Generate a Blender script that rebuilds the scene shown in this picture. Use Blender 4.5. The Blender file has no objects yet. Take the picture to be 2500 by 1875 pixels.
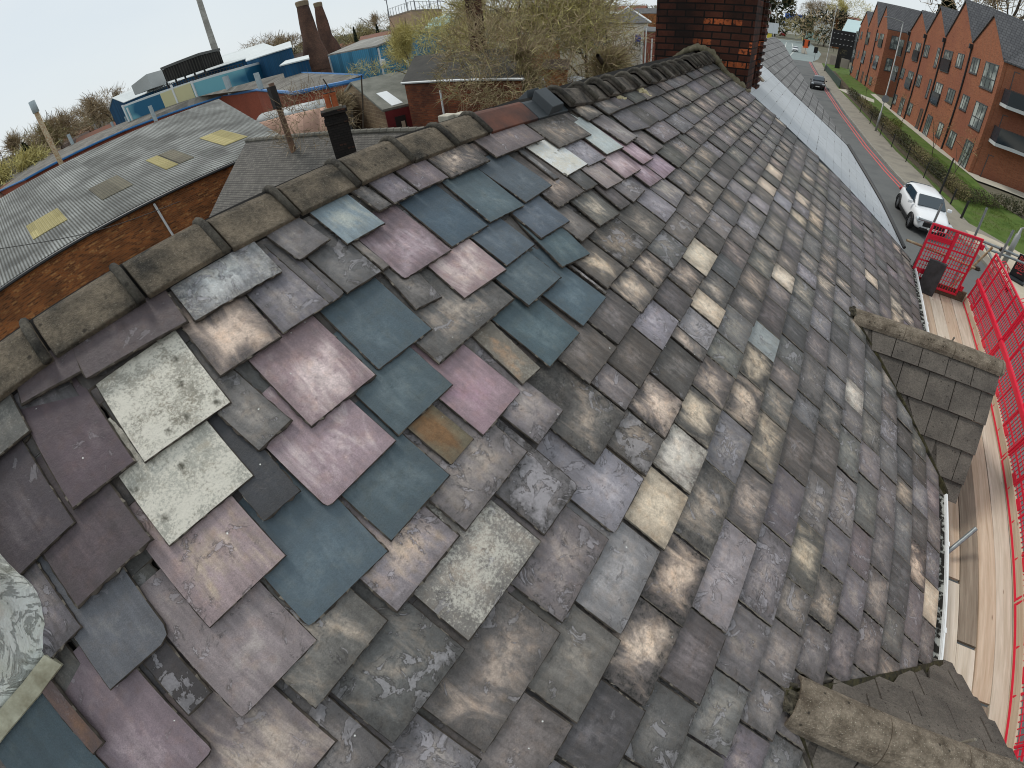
import bpy, bmesh, math, random
import numpy as np
from mathutils import Matrix, Vector, noise as mnoise
rnd = random.Random(7)
SC = bpy.context.scene
COL = SC.collection
R = math.radians
# ------------------------------------------------------------------ camera (ultra-wide fisheye, 7.8 m above the road)
CZ = 7.8
CAMR = [[0.823554, -0.344154, 0.450906], [0.560425, 0.616497, -0.553042], [-0.087651, 0.708159, 0.700591]]
LENS = [0.0662258039, 0.000304432104, -8.14587066e-05, 2.12535087e-06]
cd = bpy.data.cameras.new('camera'); cam = bpy.data.objects.new('camera', cd); COL.objects.link(cam)
SC.render.engine = 'CYCLES'
cd.type = 'PANO'
cd.panorama_type = 'FISHEYE_LENS_POLYNOMIAL'
cd.fisheye_fov = R(200)
cd.fisheye_polynomial_k0 = 0.0
for i, k in enumerate(LENS): setattr(cd, 'fisheye_polynomial_k%d' % (i + 1), -k)
cd.sensor_width = 36; cd.sensor_height = 27
cd.clip_start = 0.05; cd.clip_end = 12000
cam.matrix_world = Matrix([CAMR[0] + [0], CAMR[1] + [0], CAMR[2] + [CZ], [0, 0, 0, 1]])
SC.camera = cam
# ------------------------------------------------------------------ sky, sun, exposure: bright thin overcast
SUN_EL, SUN_AZ = R(50), R(282)
wd = bpy.data.worlds.new('World'); SC.world = wd; wd.use_nodes = True
wn = wd.node_tree; wn.nodes.clear()
def WN(t, **k):
    n = wn.nodes.new(t)
    for a, b in k.items(): setattr(n, a, b)
    return n
wo = WN('ShaderNodeOutputWorld'); bg = WN('ShaderNodeBackground'); sky = WN('ShaderNodeTexSky', sky_type='NISHITA', sun_disc=False)
sky.sun_elevation = SUN_EL; sky.sun_rotation = SUN_AZ; sky.air_density = 1.0; sky.dust_density = 2.0
tc = WN('ShaderNodeTexCoord'); mp = WN('ShaderNodeMapping'); mp.inputs['Scale'].default_value = (1.2, 1.2, 4)
cn = WN('ShaderNodeTexNoise'); cn.inputs['Scale'].default_value = 1.1; cn.inputs['Detail'].default_value = 4; cn.inputs['Roughness'].default_value = .45
cr = WN('ShaderNodeValToRGB'); cr.color_ramp.elements[0].position = .3; cr.color_ramp.elements[1].position = .72
cr.color_ramp.elements[0].color = (6.4, 7.1, 7.6, 1); cr.color_ramp.elements[1].color = (7.3, 7.8, 8.0, 1)
mx = WN('ShaderNodeMix', data_type='RGBA'); mx.inputs[0].default_value = .93
L = wn.links.new
L(tc.outputs['Generated'], mp.inputs[0]); L(mp.outputs[0], cn.inputs['Vector']); L(cn.outputs['Fac'], cr.inputs[0])
L(sky.outputs[0], mx.inputs[6]); L(cr.outputs[0], mx.inputs[7]); L(mx.outputs[2], bg.inputs[0]); L(bg.outputs[0], wo.inputs[0])
bg.inputs[1].default_value = 0.1
sd_ = bpy.data.lights.new('sun', 'SUN'); sd_.energy = 1.5; sd_.angle = R(12); sd_.color = (1, .95, .88)
sun = bpy.data.objects.new('sun', sd_); COL.objects.link(sun)
sun.rotation_euler = (Vector((math.sin(SUN_AZ) * math.cos(SUN_EL), math.cos(SUN_AZ) * math.cos(SUN_EL), math.sin(SUN_EL)))).to_track_quat('Z', 'Y').to_euler()
SC.view_settings.view_transform = 'Standard'; SC.view_settings.look = 'None'; SC.view_settings.gamma = 1
SC.view_settings.exposure = 0.14
SC.cycles.filter_width = 1.05; SC.cycles.max_bounces = 5; SC.cycles.diffuse_bounces = 3; SC.cycles.glossy_bounces = 2
# ------------------------------------------------------------------ measuring: a sight line of the photograph met with a real plane
QA, QB, QC = [1.205397, -0.24051, 0.073689]
MR = np.array(CAMR)
def sight(x, y):
    a, b = (x - 1250) / 1250, (y - 937.5) / 1250
    r = math.hypot(a, b) + 1e-9; th = QA * r + QB * r**3 + QC * r**5; s = math.sin(th) / r
    return Vector(MR @ np.array([a * s, -b * s, -math.cos(th)]))
def onz(p, z): d = sight(*p); return d * ((z - CZ) / d.z) + Vector((0, 0, CZ))
def onx(p, x): d = sight(*p); return d * (x / d.x) + Vector((0, 0, CZ))
def ony(p, y): d = sight(*p); return d * (y / d.y) + Vector((0, 0, CZ))
def far(p, dist): d = sight(*p); return d * (dist / math.hypot(d.x, d.y)) + Vector((0, 0, CZ))
def q1(x, y): return (x / 3.318, y / 3.318)
def q2(x, y): return (600 + x / 3.403, y / 3.403)
def q3(x, y): return (1150 + x / 3.16, y / 3.16)
def q4(x, y): return (1750 + x / 2.765, y / 2.765)
# ------------------------------------------------------------------ things, parts, tags
def link(o, parent=None):
    COL.objects.link(o)
    if parent is not None:
        o.parent = parent
        if o.type == 'MESH' and parent.type != 'EMPTY' or True:
            o.matrix_parent_inverse = parent.matrix_world.inverted()
    return o
def tag(o, label=None, cat=None, group=None, kind=None):
    if label: o['label'] = label
    if cat: o['category'] = cat
    if group: o['group'] = group
    if kind: o['kind'] = kind
    return o
def thing(name, label, cat, loc=(0, 0, 0), rz=0, group=None):
    o = bpy.data.objects.new(name, None); o.empty_display_size = .2
    o.matrix_world = Matrix.Translation(loc) @ Matrix.Rotation(rz, 4, 'Z')
    COL.objects.link(o); return tag(o, label, cat, group)
class MB:
    def __init__(s): s.v = []; s.f = []; s.m = []; s.uv = {}; s.at = None
    def face(s, pts, m=0):
        i = len(s.v); s.v += [tuple(p) for p in pts]; s.f.append(list(range(i, i + len(pts)))); s.m.append(m)
    def mesh(s, vs, fs, m=0):
        i = len(s.v); s.v += [tuple(p) for p in vs]
        for f in fs: s.f.append([i + a for a in f]); s.m.append(m)
    def hexa(s, b, t, m=0):          # bottom 4, top 4 (same order, counter-clockwise from above)
        s.mesh(list(b) + list(t), [(3, 2, 1, 0), (4, 5, 6, 7), (0, 1, 5, 4), (1, 2, 6, 5), (2, 3, 7, 6), (3, 0, 4, 7)], m)
    def box(s, lo, hi, m=0, M=None):
        x0, y0, z0 = lo; x1, y1, z1 = hi
        b = [(x0, y0, z0), (x1, y0, z0), (x1, y1, z0), (x0, y1, z0)]; t = [(x, y, z1) for x, y, z in b]
        if M is not None: b = [M @ Vector(p) for p in b]; t = [M @ Vector(p) for p in t]
        s.hexa(b, t, m)
    def prism(s, poly, z0, z1, m=0):
        n = len(poly); s.mesh([(x, y, z0) for x, y in poly] + [(x, y, z1) for x, y in poly],
            [tuple(range(n))[::-1], tuple(range(n, 2 * n))] + [(i, (i + 1) % n, n + (i + 1) % n, n + i) for i in range(n)], m)
    def tube(s, pts, r, n=8, m=0, cap=True):
        pts = [Vector(p) for p in pts]; rs = r if isinstance(r, (list, tuple)) else [r] * len(pts)
        vs = []; fs = []
        for k, p in enumerate(pts):
            d = (pts[min(k + 1, len(pts) - 1)] - pts[max(k - 1, 0)]).normalized()
            a = d.orthogonal().normalized() if k == 0 else (a - d * a.dot(d)).normalized()
            b = d.cross(a)
            for j in range(n):
                t = 2 * math.pi * j / n; vs.append(p + (a * math.cos(t) + b * math.sin(t)) * rs[k])
        for k in range(len(pts) - 1):
            for j in range(n): fs.append((k * n + j, k * n + (j + 1) % n, (k + 1) * n + (j + 1) % n, (k + 1) * n + j))
        if cap: fs.append(tuple(range(n))[::-1]); fs.append(tuple(range((len(pts) - 1) * n, len(pts) * n)))
        s.mesh(vs, fs, m)
    def beam(s, a, b, w, h, m=0, up=(0, 0, 1)):
        a, b = Vector(a), Vector(b); d = (b - a).normalized(); u = Vector(up); sx = d.cross(u).normalized(); u = sx.cross(d)
        c = [a + sx * x * w / 2 + u * z * h / 2 for x, z in ((-1, -1), (1, -1), (1, 1), (-1, 1))]
        s.mesh(c + [p + (b - a) for p in c], [(0, 1, 2, 3), (7, 6, 5, 4), (0, 4, 5, 1), (1, 5, 6, 2), (2, 6, 7, 3), (3, 7, 4, 0)], m)
    def build(s, name, mats, parent=None, smooth=False, bevel=0, attrs=None):
        me = bpy.data.meshes.new(name); me.from_pydata(s.v, [], s.f)
        for m in (mats if isinstance(mats, (list, tuple)) else [mats]): me.materials.append(m)
        if len(me.polygons):
            me.polygons.foreach_set('material_index', s.m)
            uvl = me.uv_layers.new(name='UVMap'); co = [Vector(p) for p in s.v]; buf = []
            for f in s.f:
                n = Vector((0, 0, 0))
                for i in range(len(f)): n += co[f[i]].cross(co[f[(i + 1) % len(f)]])
                if n.length < 1e-12: n = Vector((0, 0, 1))
                n.normalize()
                if abs(n.z) > .9995: t, b = Vector((1, 0, 0)), Vector((0, 1, 0))
                else: t = Vector((0, 0, 1)).cross(n).normalized(); b = n.cross(t)
                for i in f: buf += [co[i].dot(t), co[i].dot(b)]
            uvl.data.foreach_set('uv', buf)
        if smooth: me.polygons.foreach_set('use_smooth', [True] * len(me.polygons))
        if attrs:
            for an, ty, dom, data in attrs:
                at = me.attributes.new(an, ty, dom); at.data.foreach_set('color' if 'COLOR' in ty else 'vector', data)
        me.validate(); me.update()
        o = bpy.data.objects.new(name, me); link(o, parent)
        if bevel:
            b = o.modifiers.new('bevel', 'BEVEL'); b.width = bevel; b.segments = 2; b.limit_method = 'ANGLE'
        return o
# ------------------------------------------------------------------ materials
def lin(c): return tuple(((x / 255) / 12.92 if x / 255 <= .04045 else ((x / 255 + .055) / 1.055) ** 2.4) for x in c)
class NT:
    def __init__(s, name):
        s.mat = bpy.data.materials.new(name); s.mat.use_nodes = True; s.t = s.mat.node_tree; s.t.nodes.clear()
        s.out = s.n('ShaderNodeOutputMaterial'); s.b = s.n('ShaderNodeBsdfPrincipled'); s.l(s.b.outputs[0], s.out.inputs[0])
    def n(s, t, **k):
        x = s.t.nodes.new(t)
        for a, b in k.items(): setattr(x, a, b)
        return x
    def l(s, a, b): s.t.links.new(a, b)
    def _in(s, node, i, v):
        if isinstance(v, bpy.types.NodeSocket): s.l(v, node.inputs[i])
        elif v is not None:
            sk = node.inputs[i]
            if sk.type == 'RGBA' and len(v) == 3: v = (*v, 1)
            sk.default_value = v
    def uv(s): return s.n('ShaderNodeTexCoord').outputs['UV']
    def obj(s): return s.n('ShaderNodeTexCoord').outputs['Object']
    def map(s, v, scale=(1, 1, 1), loc=(0, 0, 0), rot=(0, 0, 0)):
        m = s.n('ShaderNodeMapping'); s._in(m, 0, v); m.inputs['Scale'].default_value = scale; m.inputs['Location'].default_value = loc; m.inputs['Rotation'].default_value = rot; return m.outputs[0]
    def noise(s, v, sc, det=4, ro=.55, dist=0):
        x = s.n('ShaderNodeTexNoise'); s._in(x, 'Vector', v); x.inputs['Scale'].default_value = sc; x.inputs['Detail'].default_value = det; x.inputs['Roughness'].default_value = ro; x.inputs['Distortion'].default_value = dist; return x.outputs['Fac']
    def vor(s, v, sc, feat='F1'):
        x = s.n('ShaderNodeTexVoronoi', feature=feat); s._in(x, 'Vector', v); x.inputs['Scale'].default_value = sc; return x
    def mth(s, op, a, b=None, c=None, clamp=False):
        x = s.n('ShaderNodeMath', operation=op, use_clamp=clamp); s._in(x, 0, a); s._in(x, 1, b); s._in(x, 2, c); return x.outputs[0]
    def rng(s, v, a, b, c=0, d=1):
        x = s.n('ShaderNodeMapRange'); s._in(x, 0, v); s._in(x, 1, a); s._in(x, 2, b); s._in(x, 3, c); s._in(x, 4, d); return x.outputs[0]
    def mix(s, f, a, b, mode='MIX'):
        x = s.n('ShaderNodeMix', data_type='RGBA', blend_type=mode); s._in(x, 0, f); s._in(x, 6, a); s._in(x, 7, b); return x.outputs[2]
    def bump(s, h, st=.3, d=.01):
        x = s.n('ShaderNodeBump'); s._in(x, 'Height', h); x.inputs['Strength'].default_value = st; x.inputs['Distance'].default_value = d; s.l(x.outputs[0], s.b.inputs['Normal'])
    def done(s, col=None, rough=.8, spec=.3, metal=0):
        if col is not None: s._in(s.b, 'Base Color', col)
        s._in(s.b, 'Roughness', rough); s._in(s.b, 'Specular IOR Level', spec); s._in(s.b, 'Metallic', metal); return s.mat
def plain(name, c, rough=.75, var=.25, sc=3, c2=None, bump=.15, bd=.005, spec=.3, metal=0, fine=40):
    m = NT(name); c = lin(c); v = m.obj()
    n = m.noise(v, sc, 6); d = tuple(x * (1 - var) for x in c) if c2 is None else lin(c2)
    col = m.mix(m.rng(n, .3, .7), c, d); f = m.noise(v, fine, 4)
    col = m.mix(1, col, m.mix(f, (.8, .8, .8), (1.2, 1.2, 1.2)), 'MULTIPLY')
    if bump: m.bump(f, bump, bd)
    return m.done(col, rough, spec, metal)
def speckle(name, c, c2, fleck, sc=5, fsc=60, bd=.012, amt=.8):
    m = NT(name); v = m.obj(); n = m.noise(v, sc, 7, .6); f = m.noise(v, fsc, 4, .7); g = m.noise(v, fsc * 3.2, 2, .6)
    col = m.mix(m.rng(n, .32, .66), lin(c), lin(c2)); col = m.mix(1, col, m.mix(m.rng(f, .3, .7), (.68, .68, .68), (1.3, 1.3, 1.3)), 'MULTIPLY')
    vd = m.vor(v, fsc * 1.5); col = m.mix(m.mth('MULTIPLY', m.rng(vd.outputs['Distance'], .3, .18), m.rng(g, .52, .6, 0, amt)), col, lin(fleck))
    dk = m.vor(v, fsc * .22); col = m.mix(m.mth('MULTIPLY', m.rng(dk.outputs['Distance'], .16, .08), .75), col, lin((44, 40, 36)))
    m.bump(m.mth('ADD', f, m.mth('MULTIPLY', g, .4)), .9, bd); return m.done(col, .95, .2)
def flat(name, c, rough=.5, spec=.4, metal=0, emit=None):
    m = NT(name); mt = m.done(lin(c), rough, spec, metal); return mt
def brickm(name, c1, c2, mortar, bw=.225, bh=.075, ms=.01, bias=0, dirt_shade=(40, 34, 30), dirtamt=.4, dsc=1.5, patch=None, patchamt=0):
    m = NT(name); uv = m.uv(); wv = m.mix(.012, uv, m.n('ShaderNodeTexNoise').outputs['Color'])
    b = m.n('ShaderNodeTexBrick'); m._in(b, 'Vector', uv); b.inputs['Scale'].default_value = 1
    b.inputs['Color1'].default_value = (*lin(c1), 1); b.inputs['Color2'].default_value = (*lin(c2), 1); b.inputs['Mortar'].default_value = (*lin(mortar), 1)
    b.inputs['Mortar Size'].default_value = ms; b.inputs['Mortar Smooth'].default_value = .3; b.inputs['Bias'].default_value = bias
    b.inputs['Brick Width'].default_value = bw; b.inputs['Row Height'].default_value = bh
    col = b.outputs['Color']
    if patch:
        cell = m.n('ShaderNodeTexWhiteNoise', noise_dimensions='2D')
        sx = m.n('ShaderNodeSeparateXYZ'); m._in(sx, 0, uv)
        row = m.mth('FLOOR', m.mth('DIVIDE', sx.outputs[1], bh)); off = m.mth('MULTIPLY', m.mth('MODULO', m.mth('ABSOLUTE', row), 2), bw * .5)
        cx = m.mth('FLOOR', m.mth('DIVIDE', m.mth('ADD', sx.outputs[0], off), bw))
        cb = m.n('ShaderNodeCombineXYZ'); m._in(cb, 0, cx); m._in(cb, 1, row); m._in(cell, 'Vector', cb.outputs[0])
        pm = m.mth('MULTIPLY', m.rng(cell.outputs['Value'], 1 - patchamt, 1 - patchamt + .05), m.rng(b.outputs['Fac'], .5, .2))
        pm = m.mth('MULTIPLY', pm, m.rng(m.noise(m.obj(), 18, 4), .38, .5))
        col = m.mix(pm, col, lin(patch))
    n = m.noise(m.obj(), dsc, 6); col = m.mix(m.mth('MULTIPLY', m.rng(n, .4, .65), dirtamt), col, lin(dirt_shade))
    f = m.noise(m.obj(), 30, 4); col = m.mix(1, col, m.mix(f, (.7, .7, .7), (1.3, 1.3, 1.3)), 'MULTIPLY')
    m.bump(m.mth('SUBTRACT', f, m.mth('MULTIPLY', b.outputs['Fac'], 1.5)), .4, .01)
    return m.done(col, .9, .2)
def corrug(name, c, c2, pitch=.15, depth=.6, rows=2.0, axis=0, dirt_shade=(70, 68, 62), da=.5, dsc=.6):
    m = NT(name); uv = m.uv(); sx = m.n('ShaderNodeSeparateXYZ'); m._in(sx, 0, uv)
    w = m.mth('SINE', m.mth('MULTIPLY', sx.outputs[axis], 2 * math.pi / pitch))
    n = m.noise(m.obj(), dsc, 6); col = m.mix(m.rng(n, .35, .65), lin(c), lin(c2))
    fl = m.n('ShaderNodeTexWhiteNoise', noise_dimensions='2D'); cb = m.n('ShaderNodeCombineXYZ')
    m._in(cb, 0, m.mth('FLOOR', m.mth('DIVIDE', sx.outputs[axis], 1.05))); m._in(cb, 1, m.mth('FLOOR', m.mth('DIVIDE', sx.outputs[1 - axis], rows))); m._in(fl, 'Vector', cb.outputs[0])
    col = m.mix(1, col, m.mix(fl.outputs[0], (.72, .72, .72), (1.12, 1.12, 1.12)), 'MULTIPLY')
    col = m.mix(m.mth('MULTIPLY', m.rng(w, -.1, -.85), da), col, lin(dirt_shade))  # troughs darkened in the colour, standing in for shade between the waves
    sp = m.noise(m.map(m.obj(), (1, 1, 1)), 9, 5); col = m.mix(m.mth('MULTIPLY', m.rng(sp, .48, .6), m.rng(w, .3, -.9, 0, da)), col, lin(dirt_shade))
    m.bump(w, depth, .03)
    return m.done(col, .9, .2)

# ------------------------------------------------------------------ THE SLATE-ROOFED HOUSE (roof plane coordinates: u along the ridge, v down the slope, h off the plane; metres)
PT = 0.568133; RD = 1.75
RN = Vector((math.sin(PT), 0, math.cos(PT))); SD = Vector((math.cos(PT), 0, -math.sin(PT)))
def RP(u, v, h=0): return RN * (h - RD) + Vector((0, u, CZ)) + SD * v
TR = [
 ('purple', -0.439, -1.318, -0.167, -1.262),
 ('purple', -0.186, -1.217, 0.276, -1.17),
 ('lichen', -0.202, -0.795, 0.185, -0.765),
 ('lichen', -0.327, -0.502, 0.063, -0.482),
 ('purple', -0.495, -0.834, -0.208, -0.819),
 ('greygreen', -0.775, -1.207, -0.447, -1.198),
 ('purple', -0.81, -0.797, -0.501, -0.795),
 ('darkpurple', -0.688, -0.563, -0.335, -0.553),
 ('purplegrey', -0.886, -0.51, -0.708, -0.509),
 ('bluegrey', -0.787, -0.296, -0.502, -0.273),
 ('pinkbrown', -0.414, -0.203, -0.054, -0.187),
 ('pinkgrey', -0.554, 0.077, -0.191, 0.092),
 ('darklichen', -0.666, -0.056, -0.544, -0.051),
 ('brown', -0.992, -0.195, -0.919, -0.196),
 ('purplepink', -1.016, 0.07, -0.676, 0.076),
 ('tanpink', -0.803, 0.361, -0.401, 0.366),
 ('tangrey', -0.377, 0.239, 0.014, 0.237),
 ('teal', -0.195, 0.045, 0.199, 0.076),
 ('pinkpale', 0.15, -0.2, 0.54, -0.199),
 ('black', -0.041, -0.33, 0.143, -0.317),
 ('grey', 0.121, -0.536, 0.309, -0.548),
 ('pinkpale', 0.328, -0.473, 0.691, -0.462),
 ('tan', 0.21, -0.88, 0.518, -0.86),
 ('whitegrey', 0.288, -1.157, 0.737, -1.129),
 ('purplegrey', 0.519, -0.871, 0.845, -0.855),
 ('purplegrey', 0.822, -1.132, 1.038, -1.149),
 ('tealpale', 1.07, -1.074, 1.339, -1.072),
 ('mottled', 0.875, -0.855, 1.106, -0.85),
 ('teal', 0.705, -0.474, 1.058, -0.457),
 ('grey', 1.059, -0.584, 1.237, -0.555),
 ('pink', 1.147, -0.743, 1.509, -0.734),
 ('grey', 1.359, -1.151, 1.476, -1.156),
 ('purplegrey', 1.476, -1.155, 1.676, -1.151),
 ('purplegrey', 1.685, -1.16, 1.95, -1.15),
 ('tan', 1.953, -1.139, 2.351, -1.126),
 ('teal', 1.517, -0.746, 1.852, -0.734),
 ('teal', 1.862, -0.743, 2.211, -0.717),
 ('teal', 2.234, -0.727, 2.576, -0.728),
 ('pinkpale', 1.305, -0.473, 1.662, -0.452),
 ('teal', 1.682, -0.47, 1.992, -0.469),
 ('teal', 2.056, -0.472, 2.403, -0.446),
 ('teal', 1.978, -0.253, 2.269, -0.192),
 ('teal', 1.556, -0.217, 1.919, -0.21),
 ('teal', 1.719, 0.074, 2.058, 0.066),
 ('teal', 1.345, 0.081, 1.685, 0.083),
 ('tangrey', 0.929, -0.31, 1.545, -0.3),
 ('rust', 1.157, 0.035, 1.31, 0.049),
 ('pinkpurple', 0.811, 0.054, 1.135, 0.051),
 ('teal', 0.552, -0.207, 0.911, -0.199),
 ('rustbrown', 0.613, 0.036, 0.785, 0.033),
 ('teal', 0.218, 0.058, 0.589, 0.06),
 ('greylav', 0.44, 0.254, 0.915, 0.252),
 ('greylav', 0.96, 0.271, 1.216, 0.266),
 ('patch', 0.65, 0.535, 0.96, 0.54),
 ('lavtan', 0.041, 0.246, 0.427, 0.249),
 ('palelichen', 0.122, 0.524, 0.631, 0.534),
 ('greylav', 0.407, 0.809, 0.853, 0.801),
 ('mottledgrey', -0.312, 0.522, 0.108, 0.528),
 ('tangrey', -0.16, 0.827, 0.384, 0.826),
 ('tangrey', 3.055, -0.968, 3.606, -0.947),
 ('whitegreen', 3.466, -0.709, 3.793, -0.684),
 ('paintwhite', 2.789, -0.73, 3.16, -0.727),
 ('tan', 3.78, -1.08, 4.087, -1.086),
 ('purplegrey', 2.409, -1.124, 3.02, -1.096),
 ('grey', 2.652, -0.759, 2.725, -0.752),
 ('lav', 3.13, -0.709, 3.436, -0.692),
 ('tanstreak', 2.432, -0.567, 2.801, -0.555),
 ('grey', 2.301, -0.288, 2.539, -0.289),
 ('tanstreak', 2.581, -0.286, 2.904, -0.26),
 ('darkgrey', 2.817, -0.556, 3.004, -0.54),
 ('pinkgrey', 3.013, -0.468, 3.328, -0.447),
 ('pink', 3.351, -0.446, 3.691, -0.431),
 ('pink', 3.778, -0.45, 4.058, -0.442),
 ('pink', 3.86, -0.232, 4.221, -0.229),
 ('pink', 3.527, -0.26, 3.834, -0.243),
 ('darkgrey', 2.941, -0.279, 3.125, -0.259),
 ('tanpink', 3.584, 0.025, 3.933, -0.008),
 ('greylav', 3.158, -0.254, 3.455, -0.268),
 ('pinkgrey', 3.871, -0.694, 4.183, -0.704),
 ('purplegrey', 4.219, -0.786, 4.611, -0.723),
 ('grey', 4.097, -0.473, 4.435, -0.474),
 ('greylav', 4.501, -0.501, 5.052, -0.482),
]
ROWS = [
 (-1.04, [3.79]),
 (-0.75, [3.47, 3.87, 4.18, 4.6, 4.91, 5.29, 5.72, 6.29, 6.82, 7.38]),
 (-0.475, [3.35, 3.69, 4.1, 4.44, 5.1, 5.57, 6.38, 6.78]),
 (-0.235, [2.29, 2.57, 3.16, 3.86, 4.26, 4.62, 4.94, 5.2]),
 (0.03, [2.11, 2.42, 2.86, 3.58, 4.35, 5.28, 5.89, 6.56]),
 (0.285, [1.8, 2.17, 2.49, 2.8, 3.93, 4.18, 4.66, 4.97, 5.34, 5.68, 6.12]),
 (0.54, [1.09, 1.47, 1.67, 2.04, 2.39, 2.71, 3.05, 3.45, 4.81, 5.52]),
 (0.81, [0.88, 1.24, 1.52, 2.23, 2.37, 2.64, 2.9, 3.24, 3.58, 3.91]),
 (1.085, [0.52, 0.99, 1.35, 2.03, 2.36, 2.65, 3.05, 3.41, 3.8, 4.47]),
 (1.36, [0.34, 0.74, 1.13, 1.65, 2.07, 2.5, 2.86, 3.17, 3.61, 3.95, 4.29, 4.6, 5.58]),
 (1.635, [0.49, 0.87, 1.43, 1.87, 2.36, 2.7, 3.67, 4.03, 4.44, 5.12, 5.66]),
 (1.925, [0.71, 1.08, 1.61, 2.09, 2.6, 2.89, 3.42, 3.84, 4.21, 4.97]),
 (2.2, [0.56, 0.84, 1.43, 2.3, 2.78, 3.17, 4.3, 5.11, 5.38, 6.17]),
 (2.48, [2.06, 2.57, 3.03, 3.69, 4.09, 6.11]),
 (2.77, [1.51, 1.88, 2.26, 2.74, 3.93, 5.79, 7.16]),
 (3.055, [2.07, 2.53, 3.02, 3.42, 3.78, 6.01]),
 (3.355, [1.92, 2.4, 2.92, 3.21, 6.59]),
 (3.65, [1.83, 2.31, 2.71, 3.79]),
 (3.92, [2.13, 2.49, 2.88, 3.64]),
]
OVR=[(1.14, 0.95, 'sand'), (3.27, 0.37, 'sand'), (2.71, 0.66, 'sand'), (4.08, 1.21, 'sand'), (6.43, 2.56, 'sand'), (5.83, 0.67, 'sand'), (6.49, 0.68, 'sand'), (2.3, 3.82, 'sand'), (3.94, 0.1, 'tan'), (6.28, 1.19, 'tan'), (5.82, 1.22, 'tan'), (2.14, 1.45, 'tan'), (1.76, 0.7, 'tan'), (1.88, 0.95, 'tan'), (2.24, 1.19, 'tan'), (0.93, 1.23, 'tan'), (0.49, 1.21, 'tan'), (6.41, 3.13, 'tan'), (2.31, 0.01, 'tan'), (2.68, 0.15, 'tan'), (2.2, 0.1, 'tan'), (1.93, 1.37, 'tan'), (2.67, 1.34, 'tan'), (2.7, -0.25, 'tan'), (2.29, 0.87, 'tan'), (1.83, 2.2, 'tan'), (4.8, 1.77, 'tan'), (1.44, 0.98, 'whitepatch'), (3.4, 2.31, 'whitepatch'), (0.8, 0.95, 'lav'), (1.11, 1.5, 'lav'), (2.5, 0.39, 'lav'), (2.18, 0.47, 'lav'), (2.39, 0.68, 'lav'), (4.7, 1.48, 'lav'), (0.35, 1.52, 'mottled'), (0.65, 1.5, 'darkgrey'), (2.69, 0.31, 'darkgrey'), (3.65, 0.48, 'darkgrey'), (3.08, 1.16, 'palegreen')]

KIND = {  # base, stain, stain amount, flake amount, lichen amount, grime amount, streak
 'purple': ((80,72,74),(96,88,88),.35,.12,0,.25,.2), 'darkpurple': ((80,70,73),(60,53,55),.5,.05,0,.5,.3), 'purplegrey': ((114,105,107),(136,122,110),.35,.25,0,.55,.5),
 'purplepink': ((124,106,112),(150,132,134),.4,.1,0,.25,.3), 'lichen': ((150,150,138),(104,102,88),.4,0,.72,.2,0), 'greygreen': ((100,102,94),(130,130,118),.4,.1,.1,.4,.2),
 'bluegrey': ((94,97,103),(112,112,110),.3,.06,0,.2,.3), 'pinkbrown': ((150,128,130),(165,145,122),.55,.25,0,.35,.6), 'pinkgrey': ((136,124,122),(160,150,140),.4,.2,0,.35,.5),
 'darklichen': ((58,58,54),(62,62,58),.2,.75,0,.3,0), 'brown': ((96,80,74),(112,84,62),.5,.05,0,.5,.4), 'tanpink': ((124,114,114),(168,153,136),.55,.15,0,.35,.5),
 'tangrey': ((108,103,96),(168,147,124),.42,.22,.04,.75,.45), 'teal': ((76,91,98),(92,105,110),.4,0,0,.28,.12), 'pinkpale': ((158,138,140),(200,184,180),.5,.0,0,.42,.3),
 'black': ((60,63,62),(84,80,70),.2,.04,0,.4,.2), 'grey': ((112,107,102),(142,130,116),.35,.3,0,.7,.5), 'tan': ((112,104,95),(200,174,142),.6,.1,0,.8,.35),
 'whitegrey': ((140,140,140),(178,178,172),.6,.3,.15,.7,.7), 'tealpale': ((120,138,142),(152,160,150),.5,0,0,.35,.5), 'mottled': ((98,94,92),(120,112,105),.4,.65,0,.6,.1),
 'pink': ((146,126,131),(172,156,160),.5,.05,0,.45,.6), 'rust': ((118,112,100),(176,140,104),.4,.1,.1,.4,.2), 'pinkpurple': ((150,130,136),(146,122,132),.5,.08,0,.35,.5),
 'rustbrown': ((118,108,86),(112,84,56),.7,0,0,.45,.4), 'greylav': ((122,116,115),(146,135,122),.4,.4,0,.6,.3), 'patch': ((120,116,118),(146,144,150),.4,.6,0,.7,.1),
 'lavtan': ((140,133,138),(180,156,130),.45,.4,0,.5,.2), 'palelichen': ((134,124,112),(166,148,128),.5,.3,.34,.35,.1), 'mottledgrey': ((104,99,92),(150,132,112),.4,.45,0,.75,.1),
 'whitegreen': ((176,186,184),(160,170,168),.3,0,.1,.2,.2), 'paintwhite': ((196,198,194),(150,146,132),.25,0,.6,.15,.1), 'lav': ((138,133,136),(160,152,152),.4,.4,0,.5,.3),
 'tanstreak': ((110,103,95),(172,151,128),.42,.12,0,.75,.8), 'darkgrey': ((90,86,81),(112,106,102),.35,.12,0,.6,.8), 'sand': ((206,182,148),(220,198,164),.5,0,0,.6,.3),
 'whitepatch': ((134,126,114),(196,186,166),.7,.2,.25,.6,.2), 'palegreen': ((134,140,136),(150,150,142),.3,.2,0,.35,.3),
}
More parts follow.
